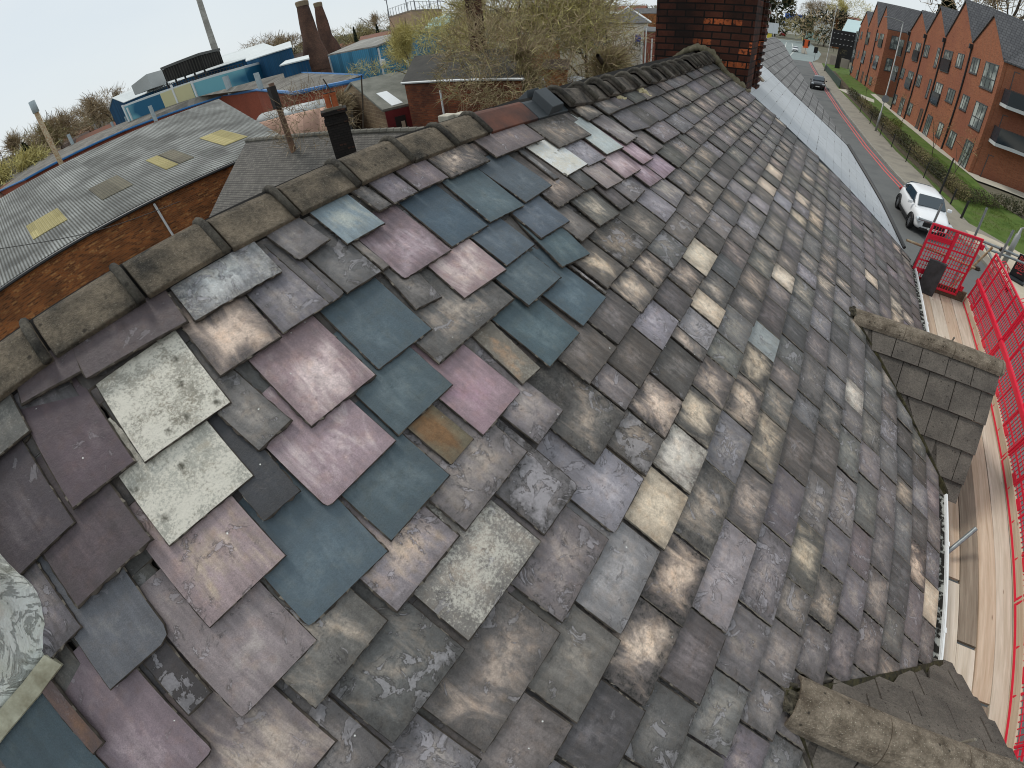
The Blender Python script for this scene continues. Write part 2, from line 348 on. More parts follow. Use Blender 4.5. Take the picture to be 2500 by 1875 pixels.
SLABEL = {'lichen': 'square slate white with lichen and dark moss spots', 'teal': 'smooth blue-green replacement slate', 'pinkpale': 'pale pink slate with a whitish bloom',
 'purple': 'smooth dark purple slate', 'tan': 'sandy tan slate with grey rims', 'sand': 'bright sand-coloured slate', 'black': 'nearly black slate', 'brown': 'narrow rust-brown broken slate',
 'bluegrey': 'blue-grey slate with a cracked corner', 'darklichen': 'dark slate spattered with grey lichen', 'whitegreen': 'pale greenish white slate', 'paintwhite': 'slate splashed with flaking white paint',
 'rustbrown': 'small slate with a brown rust bloom', 'tealpale': 'light teal slate with an orange streak', 'palelichen': 'sandy slate crusted with pale green lichen', 'whitegrey': 'long pale weathered slate under the ridge',
 'pinkpurple': 'dusty pink slate with a nail hole', 'pink': 'dusty pink slate', 'rust': 'olive slate with an orange band', 'mottled': 'slate flaked in dark and lavender patches', 'pinkbrown': 'pinkish brown streaked slate'}
def slate_mat():
    m = NT('slate'); A = lambda n: m.n('ShaderNodeAttribute', attribute_name=n)
    base, stain, pa, pb, lo, nr = A('base'), A('stain'), A('pa'), A('pb'), A('loc'), A('nrm')
    sa = m.n('ShaderNodeSeparateColor'); m._in(sa, 0, pa.outputs['Color']); sb = m.n('ShaderNodeSeparateColor'); m._in(sb, 0, pb.outputs['Color'])
    v = lo.outputs['Vector']; sn = m.n('ShaderNodeSeparateXYZ'); m._in(sn, 0, nr.outputs['Vector'])
    n1 = m.noise(m.map(v, (1.9, .75, 1)), 4.2, 9, .62, 1.0); n2 = m.noise(m.map(v, (34, 4, 1)), 1, 5, .6); n3 = m.noise(v, 95, 4, .7); n4 = m.noise(v, 9, 9, .68, .8); n5 = m.noise(v, 26, 6, .65)
    ex = m.mth('SUBTRACT', 1, m.mth('ABSOLUTE', m.mth('SUBTRACT', m.mth('MULTIPLY', sn.outputs[0], 2), 1)))
    ey = m.mth('SUBTRACT', 1, m.mth('ABSOLUTE', m.mth('SUBTRACT', m.mth('MULTIPLY', sn.outputs[1], 2), 1)))
    md = m.mth('MINIMUM', ex, m.mth('MAXIMUM', ey, 0))
    st = m.mth('ADD', m.mth('ADD', m.mth('MULTIPLY', n1, 1.5), m.mth('MULTIPLY', md, .34)), m.mth('MULTIPLY', sa.outputs[0], .6))
    st = m.mth('ADD', st, m.mth('MULTIPLY', m.mth('SUBTRACT', n5, .5), .5)); sm = m.rng(st, 1.12, 1.48)
    col = m.mix(sm, base.outputs['Color'], stain.outputs['Color'])
    stk = m.mth('MULTIPLY', m.mth('SUBTRACT', n2, .5), m.mth('ADD', m.mth('MULTIPLY', sb.outputs[1], 1.7), .25))
    brt = m.mth('ADD', m.mth('ADD', 1, stk), m.mth('MULTIPLY', m.mth('SUBTRACT', m.rng(n3, .3, .7), .5), m.mth('ADD', .16, m.mth('MULTIPLY', sb.outputs[0], .35)))); brt = m.mth('ADD', brt, m.mth('MULTIPLY', m.mth('SUBTRACT', m.rng(n5, .3, .7), .5), m.mth('MULTIPLY', m.mth('ADD', sb.outputs[0], .1), .75)))
    cb = m.n('ShaderNodeCombineXYZ'); [m._in(cb, i, brt) for i in range(3)]
    col = m.mix(1, col, cb.outputs[0], 'MULTIPLY')
    col = m.mix(m.rng(m.noise(v, 17, 5, .6), .5, .66, 0, .32), col, m.mix(1, col, (1.16, .98, .8), 'MULTIPLY'))
    g6 = m.rng(m.noise(v, 240, 3, .7), .3, .7, .8, 1.2); c6 = m.n('ShaderNodeCombineXYZ'); [m._in(c6, i, g6) for i in range(3)]; col = m.mix(1, col, c6.outputs[0], 'MULTIPLY')
    # flaked skins: crisp islands, lighter and bluer than the weathered face, with a dark rim
    fl = m.mth('ADD', n4, m.mth('MULTIPLY', sa.outputs[1], .22)); fm = m.rng(fl, .645, .655); rim = m.mth('MULTIPLY', m.rng(fl, .615, .645), m.rng(fl, .66, .645))
    fc = m.mix(.55, m.mix(1, base.outputs['Color'], (1.4, 1.38, 1.4), 'MULTIPLY'), lin((156, 153, 156)))
    col = m.mix(m.mth('MULTIPLY', fm, m.mth('MULTIPLY', m.mth('MINIMUM', m.mth('MULTIPLY', sa.outputs[1], 6), 1), m.rng(n3, .3, .55, .55, .95))), col, fc)
    col = m.mix(m.mth('MULTIPLY', rim, m.mth('MINIMUM', m.mth('MULTIPLY', sa.outputs[1], 2.5), .6)), col, lin((62, 58, 55)))
    # soot and algae along worn edges
    gr = m.mth('ADD', m.mth('ADD', m.mth('MULTIPLY', n5, 1.0), m.mth('MULTIPLY', m.mth('SUBTRACT', 1, md), .42)), m.mth('MULTIPLY', m.mth('SUBTRACT', 1, n1), .45))
    gm = m.mth('MULTIPLY', m.rng(gr, .88, 1.16), m.mth('MULTIPLY', sb.outputs[0], m.rng(n3, .25, .6, .6, 1.1)))
    col = m.mix(gm, col, lin((50, 48, 46)))
    # lichen: pale crust broken by black and olive dots
    lm = m.mth('MULTIPLY', m.rng(m.mth('ADD', m.mth('ADD', m.noise(v, 75, 10, .82), m.mth('MULTIPLY', m.mth('SUBTRACT', m.noise(v, 8, 5, .6), .5), .55)), m.mth('MULTIPLY', sa.outputs[2], .13)), .53, .64), m.mth('MINIMUM', m.mth('MULTIPLY', sa.outputs[2], 2), 1))
    col = m.mix(lm, col, lin((206, 201, 188)))
    vd = m.vor(m.map(v, (1, 1, 1)), 13); dm = m.mth('MULTIPLY', m.rng(m.mth('ADD', vd.outputs['Distance'], m.mth('MULTIPLY', n5, .55)), .56, .40), m.mth('GREATER_THAN', sa.outputs[2], .55))
    dm = m.mth('MULTIPLY', dm, m.rng(n1, .42, .56)); col = m.mix(m.mth('MULTIPLY', dm, .9), col, lin((52, 49, 34)))
    vs = m.vor(v, 11); col = m.mix(m.mth('MULTIPLY', m.rng(vs.outputs['Distance'], .05, .035), m.mth('GREATER_THAN', m.mth('FRACT', m.mth('MULTIPLY', m.noise(v, 2.3, 0), 37)), .72)), col, lin((214, 214, 208)))
    h = m.mth('ADD', m.mth('ADD', m.mth('MULTIPLY', n2, .35), m.mth('MULTIPLY', n3, .3)), m.mth('ADD', m.mth('MULTIPLY', m.mth('MULTIPLY', fm, -1), m.mth('MINIMUM', sa.outputs[1], .6)), m.mth('MULTIPLY', n5, .7)))
    m.bump(h, .8, .007)
    return m.done(col, m.rng(n3, .3, .7, .5, .78), .35)
M_SLATE = slate_mat()
M_EDGE = plain('slate_broken_edge', (84, 76, 68), .9, .45, 20, (36, 33, 30), .5, .006, fine=120)  # side faces coloured dark to deepen the joints, shade put into the colour
M_EDGE2 = plain('slate_worn_lit_arris', (132, 124, 112), .85, .4, 16, (72, 67, 60), .4, .004, fine=120)  # chipped arris, with light caught along it painted in as a paler colour
M_UNDER = plain('underslate_felt', (34, 32, 30), .95, .3, 8, bump=.2)
def slate_geo(u0, v0, u1, v1, kind, seed, L=.56, lift=None, shape=0):
    """one slate: tail edge (u0,v0)-(u1,v1); returns verts, faces, mats and attribute rows"""
    r = random.Random(seed); w = math.hypot(u1 - u0, v1 - v0)
    ax = ((u1 - u0) / w, (v1 - v0) / w); ay = (ax[1], -ax[0])            # ay points up the slope
    L = min(L, max(.12, v0 - (AP + .1))); g = r.uniform(.003, .007); x0, x1 = g, w - g; ch = r.random()
    c0 = c1 = 0.0; rg = r.choice((.5, .7, 1, 1.6))
    if shape == 1: c1 = .05
    elif shape == 2: c0 = c1 = .035
    elif shape == 0 and ch < .16: c1 = r.uniform(.01, .035)
    elif shape == 0 and ch < .3: c0 = r.uniform(.01, .035)
    pts = []                                                             # outline, counter-clockwise, y up-slope from the tail
    def edge(a, b, n, amp):
        for k in range(n):
            t = k / n; j = (r.random() - .5) * 2 * amp if k else 0
            d = (b[1] - a[1], -(b[0] - a[0])); dl = math.hypot(*d) or 1
            pts.append((a[0] + (b[0] - a[0]) * t + d[0] / dl * j, a[1] + (b[1] - a[1]) * t + d[1] / dl * j))
    corners = [(x0 + c0, 0), (x1 - c1, 0)]
    if c1: corners += [(x1 - c1 * .3, c1 * .35), (x1, c1)]
    corners += [(x1, L), (x0, L)]
    if c0: corners += [(x0, c0), (x0 + c0 * .3, c0 * .35)]
    for i in range(len(corners)):
        a, b = corners[i], corners[(i + 1) % len(corners)]; ln = math.hypot(b[0] - a[0], b[1] - a[1])
        edge(a, b, max(1, int(ln / .02)) if a[1] < L or b[1] < L else 1, (.004 if a[1] == b[1] else .0028) * rg)
    T = r.uniform(.009, .014); tail = (.048 + r.uniform(-.004, .006)) if lift is None else lift; tw = r.uniform(-.010, .010) if lift is None else 0
    def W(x, y, dh): 
        h = .004 + tail * (1 - y / .56) + tw * (x / w - .5) + dh
        return RP(u0 + ax[0] * x + ay[0] * y, v0 + ax[1] * x + ay[1] * y, h)
    n = len(pts); cx = sum(p[0] for p in pts) / n; cy = sum(p[1] for p in pts) / n; ins = r.uniform(.003, .007)
    inner = []
    for x, y in pts:
        dx = min(max(x, x0 + ins), x1 - ins); dy = max(y, ins); inner.append((dx, min(dy, L)))
    vs = [W(x, y, 0) for x, y in pts] + [W(x, y, T * .62) for x, y in pts] + [W(x, y, T) for x, y in inner]
    fs = [tuple(range(2 * n, 3 * n))]; ms = [0]
    for i in range(n):
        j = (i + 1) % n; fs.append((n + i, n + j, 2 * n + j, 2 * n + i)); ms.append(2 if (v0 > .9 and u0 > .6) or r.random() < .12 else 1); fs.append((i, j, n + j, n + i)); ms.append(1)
    off = (r.uniform(0, 50), r.uniform(0, 50), r.uniform(0, 20)); xy = pts + pts + inner
    loc = [(x + off[0], y + off[1], off[2]) for x, y in xy]; nrm = [(x / w, y / .3, off[2]) for x, y in xy]
    K = KIND[kind]; jb = r.uniform(1.0, 1.28); tint = (r.uniform(-3, 4), r.uniform(-1, 1), r.uniform(-3, 3))
    sat = .62 if kind not in ('teal', 'pinkpale', 'pink', 'purple', 'brown', 'rustbrown', 'rust', 'lichen', 'pinkpurple', 'tealpale') else .95
    def f(c):
        g_ = sum(c) / 3; c = (g_ + (c[0] - g_) * sat, g_ + (c[1] - g_) * sat - 1, g_ + (c[2] - g_) * sat)
        return tuple(z * jb for z in lin(tuple(min(255, max(0, c[i] + tint[i])) for i in range(3)))) + (1,)
    a = (f(K[0]), f(K[1]), (min(1, K[2] * r.uniform(.75, 1.25)), K[3] * r.uniform(.6, 1.3), K[4], 1), (min(1, K[5] * r.uniform(.75, 1.2)), K[6], 0, 1))
    return vs, fs, ms, loc, nrm, a
class SlateMesh:
    def __init__(s): s.mb = MB(); s.loc = []; s.nrm = []; s.fa = [[], [], [], []]
    def add(s, geo):
        vs, fs, ms, loc, nrm, a = geo; i = len(s.mb.v); s.mb.v += [tuple(p) for p in vs]; s.mb.f += [[i + k for k in f] for f in fs]; s.mb.m += ms
        for p in loc: s.loc += p
        for p in nrm: s.nrm += p
        for k in range(4):
            for _ in fs: s.fa[k] += a[k]
    def build(s, name, parent):
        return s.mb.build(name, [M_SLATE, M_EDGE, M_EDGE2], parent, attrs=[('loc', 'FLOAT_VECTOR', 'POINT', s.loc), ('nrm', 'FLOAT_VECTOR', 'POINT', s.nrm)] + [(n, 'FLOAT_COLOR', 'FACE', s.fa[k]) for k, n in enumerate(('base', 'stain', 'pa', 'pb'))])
house = thing('terraced_house', 'slate-roofed house right below the camera with patched old slates in grey, tan, pink and blue-green', 'house', (0, 4, 0))
EAVE = 4.03; UEND = 9.28
mb = MB()                                                                # roof body: two pitches under the slates
AP = -1.63
ra = RP(0, AP, -.012); re = RP(0, EAVE - .04, -.012); rb = Vector((2 * ra.x - re.x, 0, re.z))
for lo_, hi_ in ((re, ra), (ra, rb)):
    y0, y1 = -3.2, UEND
    P = [Vector((lo_.x, y0, lo_.z)), Vector((lo_.x, y1, lo_.z)), Vector((hi_.x, y1, hi_.z)), Vector((hi_.x, y0, hi_.z))]; dn = Vector((0, 0, -.12))
    mb.hexa([p + dn for p in P], P)
roof = mb.build('roof', M_UNDER, house)
M_BRH = brickm('house_brick', (120, 60, 42), (98, 48, 36), (120, 112, 100), dirtamt=.5)
mb = MB(); mb.box((rb.x + .3, -3.1, 0), (2.32, UEND - .02, re.z - .13)); mb.build('wall', M_BRH, house)
for y in (-3.1, UEND - .3):
    mb = MB()
    mb.mesh([(rb.x + .3, y, re.z - .13), (2.32, y, re.z - .13), (ra.x, y, ra.z - .16), (rb.x + .3, y + .25, re.z - .13), (2.32, y + .25, re.z - .13), (ra.x, y + .25, ra.z - .16)], [(0, 1, 2), (5, 4, 3), (0, 3, 4, 1), (1, 4, 5, 2), (2, 5, 3, 0)])
    mb.build('gable_wall', M_BRH, house)
# gablets (small tiled gables over the first-floor windows) keep slates off these triangles
GAB = [(4.85, 5.15), (.83, 5.15)]                                       # ridge y, ridge z
def in_gab(u, v):
    for gy, gz in GAB:
        if abs(u - gy) < (v - 2.26) * .6 - .06: return True
    return False
named = []; rest = SlateMesh(); occ = []
for k, (kind, u0, v0, u1, v1) in enumerate(TR):
    sh = 0
    if kind == 'bluegrey': sh = 1
    L_ = .56
    named.append((u0, v0, u1, v1, kind, 100 + k, L_, None, sh)); occ.append((min(u0, u1), max(u0, u1), (v0 + v1) / 2))
# slates half hidden at the lower left of the view
for q in ((-1.30, .33, -1.02, .34, 'brown'), (-1.36, .02, -.99, .03, 'teal'), (-1.75, .04, -1.37, .04, 'black'), (-.62, .52, -.32, .53, 'mottled'), (-.98, .62, -.63, .62, 'tanpink'), (-.40, .83, -.17, .83, 'greylav'), (-.78, .86, -.41, .86, 'tangrey'), (-1.2, .9, -.8, .9, 'grey'),
          (-.31, .50, -.32 + .02, .5, 'grey'), (-1.2, -.79, -.82, -.80, 'purple'), (-1.25, -1.2, -.79, -1.2, 'grey'), (1.1, -.85, 1.16, -.85, 'grey'), (.77, -.86, .88, -.86, 'darkgrey'), (.55, -.2, .56, -.2, 'grey'), (.43, .25, .44, .25, 'grey'), (2.06, .05, 2.1, .05, 'grey')):
    if q[2] - q[0] > .03: named.append((*q, 900 + len(named), .56, None, 0)); occ.append((q[0], q[2], (q[1] + q[3]) / 2))
def occupied(a, b, v):
    for x0, x1, vt in occ:
        if abs(vt - v) < .15 and min(b, x1) - max(a, x0) > .42 * min(b - a, x1 - x0): return True
    return False
cand = []
for ri, (v, js) in enumerate(ROWS):
    us = list(js); full = [us[0]]
    for a, b in zip(us, us[1:]):
        n = max(1, round((b - a) / .375))
        for i in range(1, n): full.append(a + (b - a) * i / n + rnd.uniform(-.03, .03))
        full.append(b)
    lo_lim = {-1.04: 2.9, -.75: 3.4, -.475: 3.3, -.235: 2.28, .03: 2.07, .285: 1.23, .54: .97, .81: .86}.get(v, -2.4)
    while full[0] > lo_lim + .1: full.insert(0, full[0] - rnd.uniform(.34, .4) if v > 0 or full[0] - lo_lim > .5 else lo_lim)
    while full[-1] < UEND - .1: full.append(min(UEND + .02, full[-1] + rnd.uniform(.33, .39)))
    sag = 0
    for a, b in zip(full, full[1:]):
        if b - a < .07: continue
        if occupied(a, b, v): continue
        if in_gab((a + b) / 2, v - .04) and in_gab((a + b) / 2, v - .24): continue
        jit = rnd.uniform(-.008, .008) + (.018 * math.sin(a * 1.3 + ri) if v < .3 else 0); sk = rnd.uniform(-.006, .006)
        ks = ['tangrey'] * 6 + ['grey'] * 5 + ['greylav'] * 3 + ['darkgrey'] * 3 + ['tanstreak'] * 4 + ['mottledgrey'] * 2 + ['lav'] * 1 + ['tan'] * 1
        if v > 1.7: ks = ['grey'] * 7 + ['greylav'] * 4 + ['tangrey'] * 3 + ['darkgrey'] * 4 + ['lav'] * 1 + ['purplegrey'] * 2 + ['tan']
        if v < .3 and a > 4: ks = ['tanstreak'] * 5 + ['tangrey'] * 3 + ['darkgrey'] * 4 + ['greylav'] * 2 + ['purplegrey'] * 2
        if v > 2 and a > 5: ks = ['purplegrey'] * 6 + ['grey'] * 3 + ['darkgrey'] * 3 + ['tan']
        kd = rnd.choice(ks)
        for ou, ov, ok in OVR:
            if a <= ou <= b and v - .28 < ov < v: kd = ok
        cand.append((a, v + jit, b, v + jit + sk, kd, 2000 + len(cand), .56, None, 0))
cand.sort(key=lambda c: (c[0] + .2) ** 2 + (c[1] - .6) ** 2)
need = 100 - len(named)
named += cand[:need]
for c in cand[need:]: rest.add(slate_geo(*c))
for c in named:
    sm = SlateMesh(); sm.add(slate_geo(*c)); o = sm.build('slate', roof)
    if c[4] in SLABEL: o['label'] = SLABEL[c[4]]
# narrow first course showing under the ridge tiles
for i in range(34):
    a = -1.3 + i * .36
    if a > UEND - .3: break
    rest.add(slate_geo(a, -1.2 + .05 * (a > 2.6), a + .355, -1.2 + .05 * (a > 2.6), rnd.choice(['grey', 'purplegrey', 'darkgrey', 'tanstreak']), 4000 + i, .3, .012, 0))
for i in range(17):
    for j in range(12):
        a = -2.4 + i * .4 + .2 * (j % 2); v_ = -1.12 + j * .2
        rest.add(slate_geo(a, v_, a + .395, v_, 'darkgrey', 5000 + i * 20 + j, .25, .003, 0))
ro = rest.build('slate_courses', roof); ro['kind'] = 'stuff'
# ---- ridge
M_RIDGE = speckle('ridge_clay', (126, 114, 98), (60, 57, 52), (176, 170, 156), 5.5, 55, .012, .35)
M_ROLL = speckle('ridge_roll_dark', (92, 87, 78), (52, 50, 47), (120, 116, 106), 8, 55, .01, .3)
M_RIDGE2 = speckle('ridge_clay_dark', (112, 104, 95), (54, 52, 50), (150, 146, 136), 7, 55, .012, .3)
M_TERRA = plain('ridge_terracotta', (104, 62, 46), .7, .6, 4, (48, 36, 34), .25, .004, spec=.4)
M_VENT = plain('vent_black', (50, 56, 60), .5, .25, 6, bump=.05, spec=.5)
M_MORT = plain('old_mortar', (150, 142, 122), .95, .4, 6, (108, 98, 80), .6, .01, fine=30)
M_SOOT = plain('ridge_bed', (40, 38, 36), .95, .3, 9)
RIDGE_V = [(-3.5, -1.42), (-.5, -1.40), (0, -1.385), (.8, -1.37), (1.9, -1.36), (2.6, -1.335), (3.3, -1.30), (4.2, -1.24), (5, -1.21), (6.3, -1.185), (9.4, -1.205)]
def rv(u):
    for (a, va), (b, vb) in zip(RIDGE_V, RIDGE_V[1:]):
        if u <= b: return va + (vb - va) * (u - a) / (b - a)
    return RIDGE_V[-1][1]
def ridge_prof(u, wing, h, grow=0, steps=5):
    """points across the ridge at u: right lower edge, over the rounded apex, left lower edge"""
    e = RP(u, rv(u), h); a = RP(u, rv(u) - wing, h); up = RN
    pts = []; R_ = Vector((-RN.x, 0, RN.z)); SL_ = Vector((-SD.x, 0, SD.z))
    ax = a.x
    def mir(p): return Vector((2 * ax - p.x, p.y, p.z))
    right = [e + RN * grow, RP(u, rv(u) - wing * .5, h + grow + .012), RP(u, rv(u) - wing * .82, h + grow + .016)]
    top = Vector((ax, a.y, a.z + grow * 1.05 + .0))
    rr = [top + (right[2] - top) * .35 + Vector((0, 0, .004))]
    full = right + rr + [top - Vector((0, 0, .004))] + [mir(rr[0])] + [mir(p) for p in right[::-1]]
    return full
def ridge_tile(u0, u1, mat, h=.045, wing=.21, collar=True, cr=.02, jit=0):
    mb = MB(); T = .034; secs = [u0, (u0 + u1) / 2, u1]; rings = []
    for u in secs:
        o = ridge_prof(u, wing, h + jit * (u - u0)); i = ridge_prof(u, wing, h - T + jit * (u - u0)); rings.append(o + i[::-1])
    n = len(rings[0]); vs = [p for r_ in rings for p in r_]
    fs = [(k * n + j, (k + 1) * n + j, (k + 1) * n + (j + 1) % n, k * n + (j + 1) % n) for k in range(len(secs) - 1) for j in range(n)]
    fs += [tuple(range(n)), tuple(range((len(secs) - 1) * n, len(secs) * n))[::-1]]
    mb.mesh(vs, fs)
    o = mb.build('ridge_tile', mat, roof, bevel=.006)
    if collar:
        mb = MB(); pr = ridge_prof((u1 - .02) if jit > -.05 else u0 + .02, wing + .004, h + max(0, cr - .02), .004)
        pr[0] = pr[0] - SD * -.008; mb.tube(pr, cr, 8); mb.build('roll', M_ROLL, o, smooth=True)
    return o
JN = [-.23 - .42 * 4, -.23 - .42 * 3, -.23 - .42 * 2, -.23 - .42, -.22, .21, .635, 1.03, 1.435, 1.86, 2.27, 2.62]
for i, (a, b) in enumerate(zip(JN, JN[1:])):
    t = ridge_tile(a, b - .014, M_RIDGE, h=.08 + rnd.uniform(-.008, .008), wing=.215, cr=.021, jit=rnd.uniform(-.03, .02))
    t['label'] = 'mossy stone-grey ridge tile with a rolled end'
t = ridge_tile(2.63, 3.23, M_TERRA, h=.07, wing=.23, collar=False, jit=-.02); t['label'] = 'plain dark red-brown clay ridge tile'
t = ridge_tile(3.24, 3.70, M_VENT, h=.055, wing=.22, collar=False); t['label'] = 'smooth black ventilating ridge tile with a raised hood'
mb = MB()
for s in (1, -1):
    def S_(u, v, h):
        p = RP(u, v, h); axx = RP(0, rv(3.4) - .22, .055).x
        return p if s == 1 else Vector((2 * axx - p.x, p.y, p.z))
    v0, v1 = rv(3.4) + .0, rv(3.4) - .2
    mb.hexa([S_(3.38, v0, .05), S_(3.62, v0, .05), S_(3.62, v1, .06), S_(3.38, v1, .06)], [S_(3.41, v0 - .012, .125), S_(3.60, v0 - .012, .125), S_(3.60, v1 - .03, .14), S_(3.41, v1 - .03, .14)])
mb.build('vent_hood', M_VENT, t, bevel=.006)
JF = [3.70, 4.14, 4.47, 4.76, 5.20, 5.54, 5.92, 6.31, 6.70, 7.0, 7.37, 7.79, 8.06, 8.40, 8.72, 9.05, 9.3]
for i, (a, b) in enumerate(zip(JF, JF[1:])):
    t = ridge_tile(a, b + .05, M_RIDGE2, h=.118 + rnd.uniform(-.012, .018), wing=.225, cr=.026, jit=-.11 / (b - a + .05) * .4)
mb = MB()                                                                # mortar bed under the ridge
for i in range(60):
    a = -2 + i * .19; b = a + .2; va, vb = rv(a) + .004, rv(b) + .004
    if b > 9.3: break
    mb.hexa([RP(a, va, -.01), RP(b, vb, -.01), RP(b, vb - .25, -.01), RP(a, va - .25, -.01)], [RP(a, va - .012, .045), RP(b, vb - .012, .045), RP(b, vb - .25, .06), RP(a, va - .25, .06)])
mb.build('ridge_bedding', M_SOOT, roof)
MC = plain('mortar_light', (198, 186, 150), .95)
for (u, v, s) in ((5.35, -1.16, .035), (5.42, -1.13, .02), (5.3, -1.19, .02), (4.72, -1.2, .02), (4.8, -1.18, .015), (5.38, -1.08, .02)):
    mb = MB()
    for k in range(3):
        c = RP(u + rnd.uniform(-.02, .02), v + rnd.uniform(-.02, .02), .05); mb.box((-s, -s, -s * .6), (s, s, s * .6), 0, Matrix.Translation(c) @ Matrix.Rotation(rnd.uniform(0, 3), 4, 'Z') @ Matrix.Rotation(rnd.uniform(0, 1), 4, 'X'))
    mb.build('mortar_crumb', MC, roof, bevel=.006)
# ---- brick chimney stack at the far end, with its fillet of mortar
M_STACK = brickm('stack_brick', (96, 54, 40), (56, 38, 31), (28, 25, 23), .34, .118, .015, -.1, (26, 23, 22), .78, 1.3, (196, 104, 60), .12)
stk = thing('chimney_stack', 'big sooty red-brick chimney stack with orange spalled bricks at the far end of the ridge', 'chimney', (-2.2, 9.8, 6.4))
mb = MB(); mb.box((-3.10, 9.32, 6.3), (-1.31, 10.1, 9.6)); mb.build('brickwork', M_STACK, stk)
mb = MB(); mb.box((-2.9, 10.1, 6.2), (-1.36, 10.9, 9.4))
mb.build('rear_stack', M_STACK, stk); mb = MB(); mb.box((-1.36, 10.3, 6.2), (-1.30, 10.86, 9.3))
for k in range(22): mb.box((-1.31, 10.36, 6.5 + k * .13), (-1.245, 10.82, 6.56 + k * .13))
mb.build('toothed_bricks', M_STACK, stk)
mb = MB(); mb.box((-3.2, 9.2, 8.55), (-1.2, 10.2, 8.72)); mb.box((-3.26, 9.14, 8.71), (-1.14, 10.26, 8.84)); mb.build('corbel', M_STACK, stk)
def fillet(pts, rad, name, parent, mat, seed=1):
    r = random.Random(seed); P = []; Rr = []
    for a, b in zip(pts, pts[1:]):
        n = max(2, int((b - a).length / .035))
        for k in range(n): P.append(a + (b - a) * (k / n) + Vector([r.uniform(-.007, .007) for _ in range(3)])); Rr.append(rad * r.uniform(.78, 1.22))
    mb = MB(); mb.tube(P, Rr, 9); return mb.build(name, mat, parent, smooth=True)
M_FIL = plain('fillet_mortar', (128, 120, 100), .95, .5, 9, (84, 80, 62), .8, .02, fine=26)
fillet([Vector((-2.75, 9.29, 6.98)), Vector((-2.5, 9.28, 7.20)), Vector((-2.26, 9.28, 7.28)), Vector((-2.0, 9.28, 7.2)), RP(9.27, -.95, .06), RP(9.27, -.45, .05)], .062, 'mortar_fillet', stk, M_FIL)
mb = MB()
for k in range(9): mb.tube([RP(9.3, -.47, .02), RP(9.28 + rnd.uniform(-.05, .05), -.42 + rnd.uniform(-.04, .06), rnd.uniform(.03, .1))], rnd.uniform(.015, .03), 6)
mb.build('mortar_lump', M_MORT, stk)
mb = MB()                                                                # fern on the top of the stack face
for k in range(46):
    a = rnd.uniform(0, 6.28); c = Vector((-2.35 + rnd.uniform(-.18, .22), 9.2, 8.36 + rnd.uniform(-.05, .06))); d = Vector((math.cos(a) * .14, -.07 - rnd.random() * .08, math.sin(a) * .08 - .04))
    s = Vector((0.018, 0, .012)); mb.face([c, c + d * .5 + s, c + d, c + d * .5 - s])
mb.build('fern', plain('fern_leaf', (70, 92, 38), .7, .4), stk)
# ---- white rendered stack beside the camera, with its mortar-daubed flashing
M_WHITE = NT('painted_render'); v_ = M_WHITE.obj(); n_ = M_WHITE.noise(v_, 7, 8, .6, 1.2); n2_ = M_WHITE.noise(v_, 3.4, 9, .66, 2.2); rdg = M_WHITE.mth('ABSOLUTE', M_WHITE.mth('SUBTRACT', n2_, .5))
c_ = M_WHITE.mix(M_WHITE.rng(n_, .35, .7), lin((226, 229, 224)), lin((204, 206, 194)))
c_ = M_WHITE.mix(M_WHITE.mth('MULTIPLY', M_WHITE.rng(rdg, .007, .0), M_WHITE.rng(n_, .5, .58)), c_, lin((132, 126, 112))); c_ = M_WHITE.mix(M_WHITE.rng(M_WHITE.noise(v_, 2.6, 3), .66, .74, 0, .5), c_, lin((160, 128, 92)))
M_WHITE.bump(M_WHITE.mth('ADD', n_, M_WHITE.mth('MULTIPLY', M_WHITE.rng(rdg, 0, .03), .5)), .8, .03); M_WHITE = M_WHITE.done(c_, .6, .3)
wst = thing('rendered_stack', 'white painted lumpy chimney base close by at the lower left corner', 'chimney', RP(-1.2, -.7, 0))
mb = MB()
def lump(u, v, h): return RP(u, v, h) + Vector((mnoise.noise((u * 6, v * 6, h * 6)) * .03, mnoise.noise((u * 6 + 9, v * 6, h * 6)) * .03, 0))
NU = 18
foot = [(-.80, -1.35), (-.80, -1.1), (-.79, -.9), (-.785, -.78), (-.78, -.68), (-.80, -.58), (-.86, -.525), (-.96, -.505), (-1.1, -.5), (-1.3, -.5), (-1.7, -.5)]
fine_ = []
for a, b in zip(foot, foot[1:]):
    for k in range(4): fine_.append((a[0] + (b[0] - a[0]) * k / 4, a[1] + (b[1] - a[1]) * k / 4))
fine_.append(foot[-1]); lev = [0, .03, .07, .12, .2, .3, .45]
ring = [[lump(u - .02 * (h > .05) - h * .02, v - .02 * (h > .05), 0) + Vector((0, 0, h)) + RN * .03 for u, v in fine_] for h in lev]
n = len(fine_); vs = [p for r_ in ring for p in r_]; fs = [(k * n + j, k * n + j + 1, (k + 1) * n + j + 1, (k + 1) * n + j) for k in range(len(lev) - 1) for j in range(n - 1)]
cpt = Vector((0, 0, 0)); top = ring[-1]; vs += [RP(-1.7, -1.35, 0) + Vector((0, 0, .45))]; fs += [((len(lev) - 1) * n + j, (len(lev) - 1) * n + j + 1, len(vs) - 1) for j in range(n - 1)]
mb.mesh(vs, fs); wo_ = mb.build('render', M_WHITE, wst, smooth=True)
mb = MB()
fl_ = [(-.86, -.475), (-1.0, -.462), (-1.2, -.46), (-1.45, -.458), (-1.7, -.455)]; fi = [(-.87, -.53), (-1.0, -.52), (-1.2, -.52), (-1.45, -.52), (-1.7, -.52)]
for k in range(4): mb.hexa([RP(*fl_[k], .036), RP(*fl_[k + 1], .036), RP(*fi[k + 1], .04), RP(*fi[k], .04)][::-1], [RP(*fl_[k], .05), RP(*fl_[k + 1], .05), RP(*fi[k + 1], .085), RP(*fi[k], .085)][::-1])
